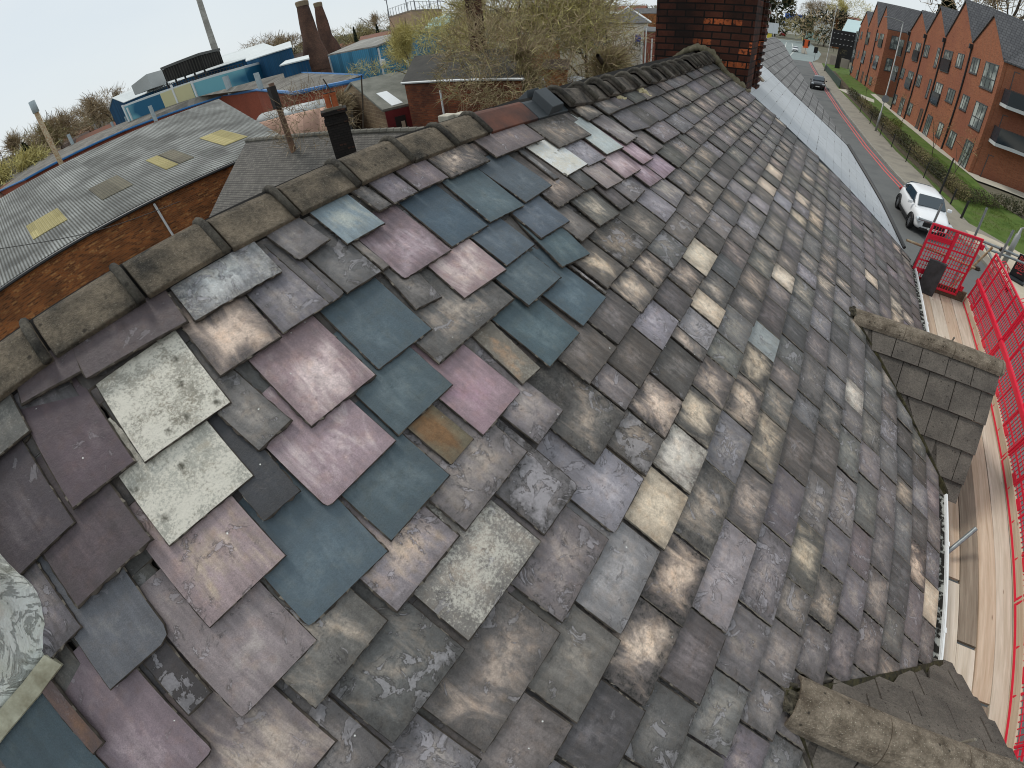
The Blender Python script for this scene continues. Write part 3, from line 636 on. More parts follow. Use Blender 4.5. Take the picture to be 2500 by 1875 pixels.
mb.build('flashing', plain('flashing_daub', (196, 194, 172), .7, .4, 12, (140, 134, 112), .7, .02, fine=20), wst)
# ---- gablets
M_CTILE = speckle('concrete_tile', (114, 107, 99), (84, 79, 74), (150, 146, 138), 3.5, 70, .012, .45)
M_CRIDGE = speckle('concrete_ridge', (150, 138, 122), (96, 86, 74), (216, 208, 190), 9, 62, .022, .9)
M_VALLEY = plain('black_valley', (26, 24, 20), .8, .6, 20, (74, 70, 44), .5, .01)
M_JMORT = plain('joint_mortar', (190, 182, 168), .9)
for gi, (gy, gz) in enumerate(GAB):
    g = thing('roof_gablet', ['small gable roof with brown-grey concrete tiles over the eaves, farther along the gutter', 'small gable roof with brown-grey concrete tiles at the bottom right corner'][gi], 'gable roof', (2.5, gy, 4.2), 0, 'small gable roofs along the eaves')
    xf = 2.70; pit = 1.03 / 1.06; L2 = 1.5; Ls = math.hypot(1.06, 1.03)
    for sgn in (-1, 1):
        mb = MB(); ncs = 5; gau = Ls / 4.45
        for c in range(ncs):                                            # courses from the ridge down
            s0 = gau * c; s1 = min(gau * (c + 1), Ls + .06)
            if s0 > Ls: break
            def P_(x, s, h): return Vector((x, gy + sgn * s * .717, gz - s * .697)) + Vector((0, sgn * .697, .717)) * h
            # where the course meets the main roof: x of the valley at distance s
            def xv(s): z = gz - s * .697; return (CZ - RD * RN.z - z) / math.tan(PT) - RD * RN.x - (RD * RN.x) * 0
            def xr(s):                                                   # x on main roof plane at height z(s)
                z = gz - s * .697 - CZ; vv = (-RD * RN.z - z) / math.sin(PT); return -RD * RN.x + vv * math.cos(PT)
            w = .3; x1 = xf; off = .15 * (c % 2)
            xs = [xf]; x = xf - w + off
            while x > .4: xs.append(x); x -= w
            for xa, xb in zip(xs, xs[1:]):
                lo0, lo1 = xr(s0) + .02, xr(s1) + .02
                if xa < min(lo0, lo1) + .02: continue
                jit = rnd.uniform(-.005, .005); g_ = .005
                b0 = max(xb + g_, lo0); b1 = max(xb + g_, lo1); a0 = xa - g_
                if a0 - min(b0, b1) < .02: continue
                top = [P_(b0, s0, .03 + jit), P_(a0, s0, .03 + jit), P_(a0, s1, .062 + jit), P_(b1, s1, .062 + jit)]
                bot = [P_(b0, s0, .008), P_(a0, s0, .008), P_(a0, s1, .035 + jit), P_(b1, s1, .035 + jit)]
                if sgn == 1: top = top[::-1]; bot = bot[::-1]
                mb.hexa(bot[::-1] if False else bot, top)
        mb.build('tile_slope', M_CTILE, g)
        mb = MB(); p0 = RP(gy, 2.24, .05); p1 = RP(gy + sgn * 1.06, 4.1, .05); d = (p1 - p0).normalized(); mb.beam(p0 - d * .05, p1 + d * .03, .085, .05, 0, RN)
        mb.build('valley_lining', M_VALLEY, g)
    mb = MB(); rr_ = (.11, .135)[gi]; x0 = 1.0; k = 0
    while x0 < xf:
        x1 = min(x0 + .56, xf + .02); mb = MB(); n = 9; vs = []
        for x in (x0, x1):
            for rad in (rr_, rr_ - .02):
                for j in range(n): a = math.pi * (j / (n - 1)); vs.append((x, gy + math.cos(a) * rad * 1.15, gz - .045 + math.sin(a) * rad + (.0)))
        q = []
        for j in range(n - 1): q += [(j, 2 * n + j, 2 * n + j + 1, j + 1), (n + j, n + j + 1, 3 * n + j + 1, 3 * n + j), (j, j + 1, n + j + 1, n + j), (2 * n + j, 3 * n + j, 3 * n + j + 1, 2 * n + j + 1)]
        q += [(0, n, 3 * n, 2 * n), (n - 1, 3 * n - 1, 4 * n - 1, 2 * n - 1)][:1]
        mb.mesh(vs, q); mb.build('ridge_tile', M_CRIDGE, g, bevel=.004)
        if k == 1:
            mb = MB(); mb.tube([(x1 + .003, gy + math.cos(math.pi * j / 8) * .0 + rr_ * 1.17, gz - .045 + math.sin(math.pi * j / 8) * (rr_ + .002)) for j in range(9)], .011, 5); mb.build('mortar_joint', M_JMORT, g)
        x0 = x1 + .004; k += 1
    mb = MB(); mb.mesh([(xf - .12, gy - 1.0, gz - 1.0), (xf - .12, gy + 1.0, gz - 1.0), (xf - .12, gy, gz - .03), (2.2, gy - 1.0, gz - 1.0), (2.2, gy + 1.0, gz - 1.0), (2.2, gy, gz - .03)], [(0, 1, 2), (5, 4, 3), (0, 3, 4, 1), (1, 4, 5, 2), (2, 5, 3, 0)])
    mb.build('gable_wall', M_BRH, g)
    mb = MB()
    for k in range(14): mb.tube([RP(gy + rnd.uniform(-.09, .09), 2.17 + rnd.uniform(-.02, .12), .03), RP(gy + rnd.uniform(-.08, .08), 2.2 + rnd.uniform(0, .08), .09)], rnd.uniform(.012, .03), 6)
    mb.build('mortar_lump', plain('gab_mortar_%d' % gi, (96, 90, 76), .95, .7, 30, (20, 18, 14), .8, .02), g)
# ---- gutter
M_GUT = flat('white_gutter', (226, 228, 228), .35, .5)
ge = re
mb = MB(); prof = [(math.cos(a) * .058, math.sin(a) * .058) for a in [math.pi * k / 8 + math.pi for k in range(9)]]
gx, gz_ = ge.x + .075, ge.z - .005
for (ya, yb) in ((-3.2, -.2), (1.9, 3.78), (5.9, 9.25)):
    mb = MB(); vs = [];
    for y in (ya, yb):
        for rr_ in (1, .88): vs += [(gx + c * rr_, y, gz_ + s * rr_) for c, s in prof]
    n = 9; q = []
    for j in range(n - 1): q += [(j, j + 1, 2 * n + j + 1, 2 * n + j), (n + j, 3 * n + j, 3 * n + j + 1, n + j + 1)]
    q += [(0, 2 * n, 3 * n, n), (n - 1, 2 * n - 1, 4 * n - 1, 3 * n - 1)]
    mb.mesh(vs, q); mb.box((gx + .055, ya, gz_ - .004), (gx + .072, yb, gz_ + .01))
    y = ya + .3
    while y < yb: mb.box((gx - .07, y, gz_ - .07), (gx + .075, y + .03, gz_ - .058)); mb.box((gx + .06, y - .01, gz_ - .06), (gx + .078, y + .04, gz_ + .016)); y += .9
    mb.build('gutter', M_GUT, house)
mb = MB(); sx = NT('gutter_silt'); sn_ = sx.noise(sx.obj(), 14, 6); sc_ = sx.mix(sx.rng(sn_, .5, .58), lin((30, 28, 24)), lin((150, 150, 144))); M_SILT = sx.done(sc_, .9)
for (ya, yb) in ((-3.2, -.2), (1.9, 3.78), (5.9, 9.25)): mb = MB(); mb.box((gx - .05, ya + .01, gz_ - .035), (gx + .045, yb - .01, gz_ - .02)); mb.build('gutter_silt', M_SILT, house)
# windows of the front wall (seen only from the scaffold side)
MDG = flat('dark_glass', (40, 46, 50), .1, .8)
for y in (.4, 4.4): mb = MB(); mb.box((2.3, y, 2.5), (2.36, y + .9, 3.7)); mb.build('window', MDG, house)

# ------------------------------------------------------------------ SCAFFOLD along the street side: boards, tubes, red plastic barriers
M_WOOD = {}
def woodm(name, c, c2):
    m = NT(name); v = m.map(m.obj(), (9, .55, 9)); n = m.noise(v, 2.2, 7, .6, .8); f = m.noise(m.map(m.obj(), (60, 3, 60)), 1, 4)
    col = m.mix(m.rng(n, .35, .68), lin(c), lin(c2)); k = m.vor(m.map(m.obj(), (8, 2.2, 8)), 1); col = m.mix(m.rng(k.outputs['Distance'], .09, .04, 0, .7), col, lin((96, 70, 50)))
    col = m.mix(1, col, m.mix(f, (.82, .82, .82), (1.15, 1.15, 1.15)), 'MULTIPLY'); m.bump(f, .3, .004); return m.done(col, .85, .2)
WD = [woodm('scaffold_board_wood', (206, 188, 166), (180, 158, 134)), woodm('grey_board_wood', (150, 138, 122), (116, 104, 90)), woodm('pale_board_wood', (214, 204, 188), (188, 176, 156)), woodm('wet_board_wood', (120, 104, 88), (88, 76, 64))]
BZ = 3.80
BD = [  # x, y0, y1, z offset, material, label
 (2.74, 3.05, 9.14, 0, 0, 'pinkish new scaffold board beside the gutter beyond the near gable roof'), (2.97, 2.4, 6.2, .0, 1, 'grey weathered scaffold board, second from the gutter'), (2.97, 6.24, 9.14, 0, 2, 'pale scaffold board, second from the gutter at the far end'),
 (3.20, 1.9, 5.8, .0, 0, 'tan scaffold board, third from the gutter and nearer than the grey one'), (3.20, 5.84, 9.14, .0, 0, 'tan scaffold board, third from the gutter at the far end'), (3.43, -1.6, 9.14, 0, 2, 'long pale outermost scaffold board under the red barriers'),
 (2.74, -1.2, 3.0, .0, 2, 'whitish scaffold board beside the gutter next to the near gable roof'), (2.97, -1.2, 2.36, 0, 2, 'whitish scaffold board, second from the gutter by the near gable roof'), (3.20, -1.2, 1.86, -.0, 1, 'dull scaffold board, third from the gutter by the near gable roof')]
for i, (x, y0, y1, dz, mi, lb) in enumerate(BD):
    mb = MB(); n = 10; w = .221
    top = []; rz = rnd.uniform(-.003, .003)
    for k in range(n):
        ya, yb = y0 + (y1 - y0) * k / n, y0 + (y1 - y0) * (k + 1) / n; s = lambda y: .004 * math.sin(y * 1.7 + i)
        mb.hexa([(x + s(ya), ya, BZ - .038), (x + w + s(ya), ya, BZ - .038), (x + w + s(yb), yb, BZ - .038), (x + s(yb), yb, BZ - .038)], [(x + s(ya), ya, BZ + dz), (x + w + s(ya), ya, BZ + dz + rz), (x + w + s(yb), yb, BZ + dz + rz), (x + s(yb), yb, BZ + dz)])
    o = mb.build('scaffold_board', WD[mi]); tag(o, lb, 'scaffold board', 'boards of the scaffold walkway')
o = MB(); o.box((3.655, -1.6, BZ + .0), (3.69, 9.2, BZ + .16)); o = o.build('toe_board', WD[0]); tag(o, 'upright edge board along the outer side of the scaffold walkway', 'toe board')
o = MB(); o.box((2.72, 9.15, BZ - .04), (3.66, 9.19, BZ + .2)); o = o.build('toe_board', WD[3]); tag(o, 'dark upright end board closing the scaffold walkway below the leaning slate', 'toe board')
M_GALV = plain('galvanised_tube', (150, 156, 158), .45, .3, 12, (112, 118, 118), .1, .002, spec=.5, metal=.35)
M_RUST = plain('rusty_tube', (140, 96, 60), .8, .6, 10, (186, 178, 150), .3, .003)
def tubething(name, a, b, r, mat, label, cat='scaffold tube', grp='tubes of the scaffold', hollow=True):
    t = thing(name, label, cat, a, 0, grp); mb = MB(); mb.tube([a, b], r, 14, cap=False); a_, b_ = Vector(a), Vector(b); mb.tube([b_, a_], r * .86, 14, cap=False); o = mb.build('tube', mat, t, smooth=True)
    return t
tubething('scaffold_tube', (3.88, -2, 4.72), (3.88, 10.1, 4.68), .0245, M_GALV, 'long horizontal galvanised rail behind the row of red barriers')
tubething('scaffold_tube', (2.30, 9.42, 4.98), (4.3, 9.42, 4.92), .0245, M_GALV, 'top horizontal grey rail across the scaffold end behind the red barrier')
tubething('scaffold_tube', (2.25, 9.42, 4.52), (3.75, 9.42, 4.40), .0245, M_RUST, 'rust-stained middle rail across the scaffold end')
tubething('scaffold_tube', (3.9, 10.0, 4.66), (6.6, 10.25, 4.55), .0245, M_GALV, 'horizontal rail reaching out towards the grass beyond the scaffold')
tubething('scaffold_tube', (3.95, 9.35, -.0), (3.95, 9.35, 5.35), .0245, M_GALV, 'upright scaffold standard at the outer far corner')
P0 = ony((2405, 573), 10.4)
tubething('scaffold_tube', Vector((P0.x - .0, 10.4, 0)), ony((2410, 507), 10.4) , .0245, M_GALV, 'upright standard with its top showing against the grass')
P1 = ony((2300, 497), 10.2)
tubething('scaffold_tube', Vector((P1.x, 10.2, 0)), P1, .0245, M_GALV, 'short upright tube in front of the white car bonnet')
tubething('scaffold_tube', onx((2300, 1358), 2.70), onx((2383, 1290), 2.93), .0245, M_GALV, 'short open-ended tube sticking up over the boards beside the gutter')
tubething('scaffold_tube', (2.2, 9.6, 0), (3.9, 9.75, 4.8), .0245, M_RUST, 'sloping brace tube behind the end barrier')
M_CLIP = flat('coupler_steel', (74, 66, 60), .5, .5, .6)
for i, (x, y, z) in enumerate([(3.88, 9.35, 4.68), (3.95, 9.42, 4.92), (3.88, 8.2, 4.69), (3.7, 9.42, 4.42), (3.88, 5.2, 4.7)]):
    mb = MB(); mb.box((x - .04, y - .035, z - .035), (x + .045, y + .035, z + .04)); mb.box((x - .02, y - .05, z - .015), (x + .06, y + .055, z + .015)); o = mb.build('coupler', M_CLIP, bevel=.008)
    tag(o, ['steel clamp at the outer far corner of the scaffold rail', 'steel clamp on the top end rail', 'steel clamp on the long rail behind the barriers', 'steel clamp on the rusty end rail', 'steel clamp on the long rail nearer the camera'][i], 'clamp', 'scaffold clamps')
# red barriers
M_RED = NT('barrier_plastic'); v_ = M_RED.obj(); M_RED.n_ = M_RED.noise(v_, 6, 4); M_RED = M_RED.done(M_RED.mix(M_RED.n_, lin((226, 34, 66)), lin((200, 20, 48))), .38, .45)
def barrier(name, W_, H_, label, group, rough=None):
    """in local x (width), z (height), thin in y"""
    t = thing(name, label, 'barrier', (0, 0, 0), 0, group)
    mb = MB(); f = .045
    mb.box((0, -.018, 0), (W_, .018, f)); mb.box((0, -.018, H_ - f), (W_, .018, H_)); mb.box((0, -.018, f), (f, .018, H_ - f)); mb.box((W_ - f, -.018, f), (W_, .018, H_ - f))
    mb.box((W_ / 2 - .035, -.024, f), (W_ / 2 + .035, .024, H_ - f)); mb.build('frame', M_RED, t, bevel=.012)
    for s, (xa, xb) in enumerate(((f, W_ / 2 - .035), (W_ / 2 + .035, W_ - f))):
        mb = MB(); n = 8
        for k in range(1, n): x = xa + (xb - xa) * k / n; mb.box((x - .0055, -.006, f), (x + .0055, .006, H_ - f))
        z = f; bars = [.0]; m = 13
        for k in range(1, m):
            z = f + (H_ - 2 * f) * k / m; th = .016 if k in (5, 9) else .0055; mb.box((xa, -.005 - th * .1, z - th), (xb, .005 + th * .1, z + th))
        mb.build('grid', M_RED, t)
    H1 = (H_ - 2 * f) / 13
    for zc in (f + H1 * 2.5, f + H1 * 10.5):
        mb = MB(); mb.box((f, -.007, zc - .05), (W_ * .5 - .035, .007, zc + .05))
        for k in range(3): mb.box((f, -.013, zc - .035 + k * .028), (W_ * .5 - .035, .013, zc - .017 + k * .028))
        mb.build('warning_panel', M_RED, t)
    for z in (.12, H_ - .2): mb = MB(); mb.box((W_, -.03, z), (W_ + .035, .03, z + .1)); mb.box((W_ + .035, -.03, z), (W_ + .06, -.01, z + .1)); mb.build('hinge', M_RED, t, bevel=.006)
    return t
def copy_tree(o, parent=None):
    c = o.copy(); COL.objects.link(c)
    if parent is not None: c.parent = parent
    for ch in list(o.children): copy_tree(ch, c)
    return c
bx = barrier('safety_barrier', .98, 1.17, 'red plastic mesh barrier standing across the far end of the scaffold', 'red barriers on the scaffold')
bx.location = (2.50, 9.1, BZ + .09); bx.rotation_euler = (R(-4), 0, R(1))
def side_barrier(name, Wd, label):
    t = thing(name, label, 'barrier', (0, 0, 0), 0, 'red barriers on the scaffold'); H_ = 1.12; f = .035
    mb = MB(); mb.box((-.015, 0, 0), (.015, Wd, f)); mb.box((-.015, 0, H_ - f), (.015, Wd, H_)); mb.box((-.015, 0, f), (.015, f, H_ - f)); mb.box((-.015, Wd - f, f), (.015, Wd, H_ - f))
    n = 4
    for k in range(1, n): y = Wd * k / n; mb.box((-.012, y - .016, f), (.012, y + .016, H_ - f))
    mb.build('frame', M_RED, t, bevel=.01)
    mb = MB(); mb.box((-.045, 0, .48), (.01, Wd, .56)); mb.build('rail', M_RED, t, bevel=.012)
    for z0, z1, m in ((f, .48, 6), (.56, H_ - f, 7)):
        mb = MB()
        for k in range(1, m): z = z0 + (z1 - z0) * k / m; th = .014 if k % 3 == 0 else .005; mb.box((-.004, f, z - th), (.004, Wd - f, z + th))
        ny = int(Wd / .065)
        for k in range(1, ny): y = Wd * k / ny; mb.box((-.005, y - .0048, z0), (.005, y + .0048, z1))
        mb.build('grid', M_RED, t)
    for y in (.3, Wd * .5 + .1, Wd - .5): mb = MB(); mb.box((-.008, y, f + .02), (.008, y + .16, .2)); mb.build('warning_panel', M_RED, t)
    for y in (.25, Wd - .45): mb = MB(); mb.tube([(0, y, H_ - .02), (.06, y, H_ + .03), (.15, y, H_ - .02), (.2, y, H_ - .12), (.14, y, H_ - .2)], .009, 5); mb.tube([(0, y + .1, H_ - .02), (.06, y + .1, H_ + .03), (.15, y + .1, H_ - .02), (.2, y + .1, H_ - .12), (.14, y + .1, H_ - .2)], .009, 5); mb.beam((.0, y, H_ - .02), (0, y + .1, H_ - .02), .02, .02); mb.build('strap', M_RED, t)
    return t
sb = side_barrier('safety_barrier', 2.0, 'farthest red mesh barrier of the row along the outer edge of the scaffold')
SBL = ['farthest red mesh barrier of the row along the outer edge of the scaffold', 'second farthest red mesh barrier along the outer edge of the scaffold', 'red mesh barrier beside the ridge end of the farther gable roof', 'red mesh barrier beside the open-ended tube', 'red mesh barrier beside the gable roof at the bottom right corner']
for i in range(5):
    c = sb if i == 0 else copy_tree(sb); c['label'] = SBL[i]
    c.location = (3.66, 9.1 - 2.02 * (i + 1), BZ + .02); c.rotation_euler = (0, R(4.5), 0)
sl = MB(); A_ = [(2.70, 9.0, BZ + .02), (3.02, 8.93, BZ + .02), (3.02, 9.02, 4.46), (2.70, 9.07, 4.46)]
sl.hexa([A_[0], (2.70, 8.97, BZ), (3.02, 8.90, BZ), A_[1]], [A_[3], (2.70, 9.03, 4.46), (3.02, 8.98, 4.44), A_[2]]); o = sl.build('spare_slate', plain('dark_spare_slate', (54, 54, 55), .6, .4, 7, (74, 74, 76), .4, .01), bevel=.012)
tag(o, 'dark grey slab of slate leaning against the red end barrier on the scaffold', 'slate')

# ------------------------------------------------------------------ GROUND, ROAD, PAVEMENTS
def groundm(name, cs, sc, rough=.95, fine=30, st=.3, bd=.02):
    m = NT(name); n = m.noise(m.obj(), sc, 8, .6); f = m.noise(m.obj(), fine, 5, .7)
    r = m.n('ShaderNodeValToRGB'); m._in(r, 0, n)
    for i in range(len(cs) - 2): r.color_ramp.elements.new(.5)
    for i, c in enumerate(cs): r.color_ramp.elements[i].position = .3 + .4 * i / (len(cs) - 1); r.color_ramp.elements[i].color = (*lin(c), 1)
    m.bump(f, st, bd); return m.done(m.mix(1, r.outputs[0], m.mix(f, (.75, .75, .75), (1.25, 1.25, 1.25)), 'MULTIPLY'), rough, .2)
M_GROUND = groundm('ground_mix', [(84, 86, 70), (104, 98, 84), (70, 80, 56)], .02, fine=1.5, bd=.1)
mb = MB(); mb.face([(-4500, -3000, 0), (4500, -3000, 0), (4500, 6000, 0), (-4500, 6000, 0)]); g_ = mb.build('ground', M_GROUND); g_['kind'] = 'structure'
KR = [(9.6, -30), (9.6, 0), (9.9, 12), (10.0, 19.5), (8.6, 24), (7.6, 27), (6.5, 30.6), (5.7, 34.2), (4.6, 40.6), (2.9, 53.9), (.7, 75), (-2.2, 108), (-3.6, 125.7)]
M_ROAD = groundm('asphalt', [(92, 93, 93), (104, 105, 104), (84, 86, 87)], .25, fine=60, bd=.004)
M_ROADF = groundm('pale_asphalt', [(136, 146, 144), (128, 138, 137), (142, 150, 147)], .15, fine=20, bd=.004)
M_PAVE = groundm('pavement_tar', [(128, 122, 112), (142, 136, 124), (118, 113, 105)], .5, fine=40, bd=.004)
M_TAN = groundm('paving_flags', [(176, 164, 144), (186, 176, 158), (160, 150, 132)], .5, fine=30, bd=.004)
M_KERB = plain('kerb_stone', (150, 146, 136), .9, .3, 3)
M_DRED = flat('red_line_paint', (196, 92, 88), .8); M_WLINE = flat('white_line_paint', (205, 206, 200), .8)
def strip(name, left, right, z, mat, kind='structure', thick=0):
    mb = MB(); n = len(left)
    vs = [(x, y, z) for x, y in left] + [(x, y, z) for x, y in right]; fs = [(i, n + i, n + i + 1, i + 1) for i in range(n - 1)]
    if thick:
        vs += [(x, y, z - thick) for x, y in left] + [(x, y, z - thick) for x, y in right]
        fs += [(i, i + 1, 2 * n + i + 1, 2 * n + i) for i in range(n - 1)] + [(n + i, 3 * n + i, 3 * n + i + 1, n + i + 1) for i in range(n - 1)]
    mb.mesh(vs, fs); o = mb.build(name, mat)
    if kind: o['kind'] = kind
    return o
LK = [(4.4, -30), (4.4, 0), (4.0, 9), (3.0, 14), (1.9, 19.5), (.4, 24), (-.6, 27), (-1.8, 30.6), (-3.0, 34.2), (-4.6, 40.6), (-7.2, 53.9), (-10.4, 75), (-14.6, 108), (-17.0, 125.7)]
KR2 = [(9.6, -30), (9.6, 0), (9.9, 9), (9.9, 14), (10.0, 19.5), (8.6, 24), (7.6, 27), (6.5, 30.6), (5.7, 34.2), (4.6, 40.6), (2.9, 53.9), (.7, 75), (-2.2, 108), (-3.6, 125.7)]
strip('road', LK, KR2, .012, M_ROAD)
jx = [onz(q4(*p), 0) for p in ((300, 340), (385, 262), (410, 200), (480, 165), (560, 175), (640, 210), (690, 300), (730, 395), (640, 425), (470, 425))]
FR = [[(-17.0, 125.7), (-19, 140), (-22, 170), (-32, 240), (-46, 330), (-70, 520), (-110, 900), (-140, 1300)], [(-3.6, 125.7), (-2.6, 140), (-2.5, 170), (-7, 230), (-16, 330), (-28, 520), (-44, 900), (-60, 1300)]]
strip('road', FR[0], FR[1], .010, M_ROADF)
PI_ = [(14, -30), (14, 0), (14.5, 12), (12.6, 19.8), (11.6, 25.9), (9.3, 27.6), (8.6, 30.6), (7.9, 34.4), (6.5, 40.9), (4.9, 53.9), (2.3, 75), (-.3, 108), (-1.4, 125.7)]
strip('pavement', KR[2:], PI_[2:], .11, M_PAVE, thick=.12)
strip('kerb', [(x - .01, y) for x, y in KR[2:]], [(x + .13, y) for x, y in KR[2:]], .118, M_KERB, thick=.13)
strip('pavement', [(10.0, -30), (10.0, 0), (10.2, 12), (10.2, 19.0), (9.4, 23.4), (8.8, 26.2)], [(30, -30), (30, 0), (30, 12), (26, 21.5), (14, 25), (9.8, 26.4)], .122, M_TAN, thick=.1)
LKf = LK[3:]
strip('pavement', [(x - 1.9, y) for x, y in LKf], LKf, .11, M_PAVE, thick=.12)
def off(pts, d): return [(x - d, y) for x, y in pts]
for d in (.28, .56):
    k = [p for p in KR if p[1] > 23]; strip('road_marking', off(k, d + .1), off(k, d), .018, M_DRED)
k = [(x + .5, y) for x, y in LK if y > 23]; strip('road_marking', k, [(x + .1, y) for x, y in k], .018, M_DRED)
k = [(x + .6, y) for x, y in FR[0][:4]]; strip('road_marking', k, [(x + .25, y) for x, y in k], .016, M_DRED)
mb = MB()
for i in range(9):
    y = 60 + i * 7.5; x = -4.6 - (y - 60) * .072 if y < 126 else -9.6
    mb.face([(x - .05, y, .019), (x + .08, y, .019), (x - .16, y + 3, .019), (x - .29, y + 3, .019)])
for i in range(10):
    y = 20 + i * 4.5; x = 4.6 - (y - 20) * .19 if y < 40 else .8 - (y - 40) * .15
    if i % 2 == 0 and y < 40: mb.face([(x - .05, y, .019), (x + .06, y, .019), (x - .25, y + 2, .019), (x - .36, y + 2, .019)])
mb.build('road_marking', M_WLINE)['kind'] = 'structure'
mb = MB()
for a, b in (((-9.4, 132), (-10.4, 165)), ((-10.4, 165), (-16, 230)), ((-12.4, 140), (-13.2, 165)), ((-13.2, 165), (-18.5, 232))):
    mb.face([(a[0] - .1, a[1], .017), (a[0] + .1, a[1], .017), (b[0] + .1, b[1], .017), (b[0] - .1, b[1], .017)])
mb.face([(-16.4, 129, .017), (-10.5, 129, .017), (-10.5, 129.5, .017), (-16.4, 129.5, .017)])
mb.build('road_marking', M_WLINE)['kind'] = 'structure'
# traffic island with its kerb
isl = [onz(q4(*p), 0) for p in ((570, 362), (610, 368), (585, 300), (572, 320))]
mb = MB(); mb.prism([(p.x, p.y) for p in isl], .012, .14); o = mb.build('traffic_island', M_PAVE); o['kind'] = 'structure'
# grass, hedge bed and paths in front of the flats
M_GRASS = groundm('lawn', [(62, 84, 34), (84, 104, 46), (92, 98, 60)], .7, fine=50, st=.6, bd=.03)
M_BED = groundm('mulch', [(74, 64, 52), (90, 80, 66), (60, 62, 42)], 1.2, fine=30, st=.8, bd=.05)
strip('verge', [(x + .05, y) for x, y in PI_[3:]], [(34, 22), (34, 27.5), (16, 30), (13.0, 34), (12.3, 38), (11.4, 44), (9.4, 57), (7.6, 78), (5.5, 110), (4.5, 126)], .105, M_GRASS, thick=.1)
strip('verge', [(9.0, 31.2), (8.2, 34.6), (6.8, 41), (5.2, 54), (2.6, 75), (.2, 108)], [(10.2, 32.6), (9.5, 36), (8.2, 42), (6.6, 54), (4.2, 75), (1.6, 108)], .112, M_BED)
M_FLAG = groundm('path_flags', [(186, 180, 166), (172, 166, 152)], .8, fine=20, bd=.003)
strip('footpath', [(18, 38.6), (12.3, 38.9), (10.3, 47), (8.8, 57), (6.6, 78)], [(18, 40.5), (13, 40.6), (11.5, 47), (9.7, 57), (7.4, 79)], .124, M_FLAG)
mb = MB(); a = [onz(q4(*p), 0) for p in ((815, 607), (880, 640), (1060, 700), (1060, 680), (960, 640), (880, 612))]
mb.prism([(p.x, p.y) for p in a][::-1], .1, .13); mb.build('footpath', M_FLAG)['kind'] = 'structure'
def scatter_blades(name, poly_fn, n, h, w, mat, seed, spread=1.0, zb=.1):
    r = random.Random(seed); mb = MB()
    for _ in range(n):
        x, y = poly_fn(r); a = r.uniform(0, 6.28); s = r.uniform(.6, 1.2); dx, dy = math.cos(a) * w * s, math.sin(a) * w * s; lx, ly = r.uniform(-1, 1) * h * .5 * spread, r.uniform(-1, 1) * h * .5 * spread
        mb.face([(x - dx, y - dy, zb), (x + dx, y + dy, zb), (x + lx, y + ly, zb + h * s)])
    o = mb.build(name, mat); return o
M_BLADE = plain('grass_blade', (82, 108, 40), .8, .4, 2, (110, 118, 60), 0)
def gp(r):
    y = r.uniform(27.5, 44); x0 = 9.5 + (31 - y) * .12 if y < 31 else 9.6 - (y - 31) * .22; return r.uniform(x0, x0 + (9 if y < 31 else 3.2)), y
o = scatter_blades('grass', gp, 16000, .09, .012, M_BLADE, 5); o['kind'] = 'stuff'
# ------------------------------------------------------------------ THE FLATS (three storeys, steep front gables)
M_FB = brickm('flats_brick', (158, 98, 70), (136, 82, 58), (140, 108, 88), dirt_shade=(128, 78, 64), dirtamt=.55, dsc=.3)
M_FB2 = brickm('flats_brick_dimpled', (162, 102, 72), (142, 86, 60), (142, 110, 90), dirt_shade=(130, 80, 66), dirtamt=.45, dsc=.3, patch=(112, 62, 44), patchamt=.13)
M_FR = NT('flats_roof'); u_ = M_FR.uv(); bt = M_FR.n('ShaderNodeTexBrick'); M_FR._in(bt, 'Vector', u_); bt.inputs['Scale'].default_value = 1; bt.inputs['Brick Width'].default_value = .33; bt.inputs['Row Height'].default_value = .3; bt.inputs['Mortar Size'].default_value = .02
bt.inputs['Color1'].default_value = (*lin((96, 96, 98)), 1); bt.inputs['Color2'].default_value = (*lin((84, 84, 87)), 1); bt.inputs['Mortar'].default_value = (*lin((52, 52, 54)), 1); M_FR.bump(bt.outputs['Fac'], -.5, .02); M_FR = M_FR.done(bt.outputs['Color'], .8, .3)
M_FRAME = flat('grey_window_frame', (70, 72, 74), .5); M_GLASS = NT('window_glass'); n_ = M_GLASS.noise(M_GLASS.obj(), .9, 3); M_GLASS = M_GLASS.done(M_GLASS.mix(M_GLASS.rng(n_, .45, .6), lin((92, 100, 100)), lin((176, 184, 178))), .08, .9)
M_GLASSB = flat('balcony_glass', (44, 54, 62), .08, .9); M_CURT = flat('curtain_glass', (190, 200, 196), .2, .7); M_DOWN = flat('black_downpipe', (38, 38, 40), .5); M_DOORB = flat('brown_door', (84, 64, 50), .6); M_SLAB = flat('balcony_slab', (186, 190, 190), .6)
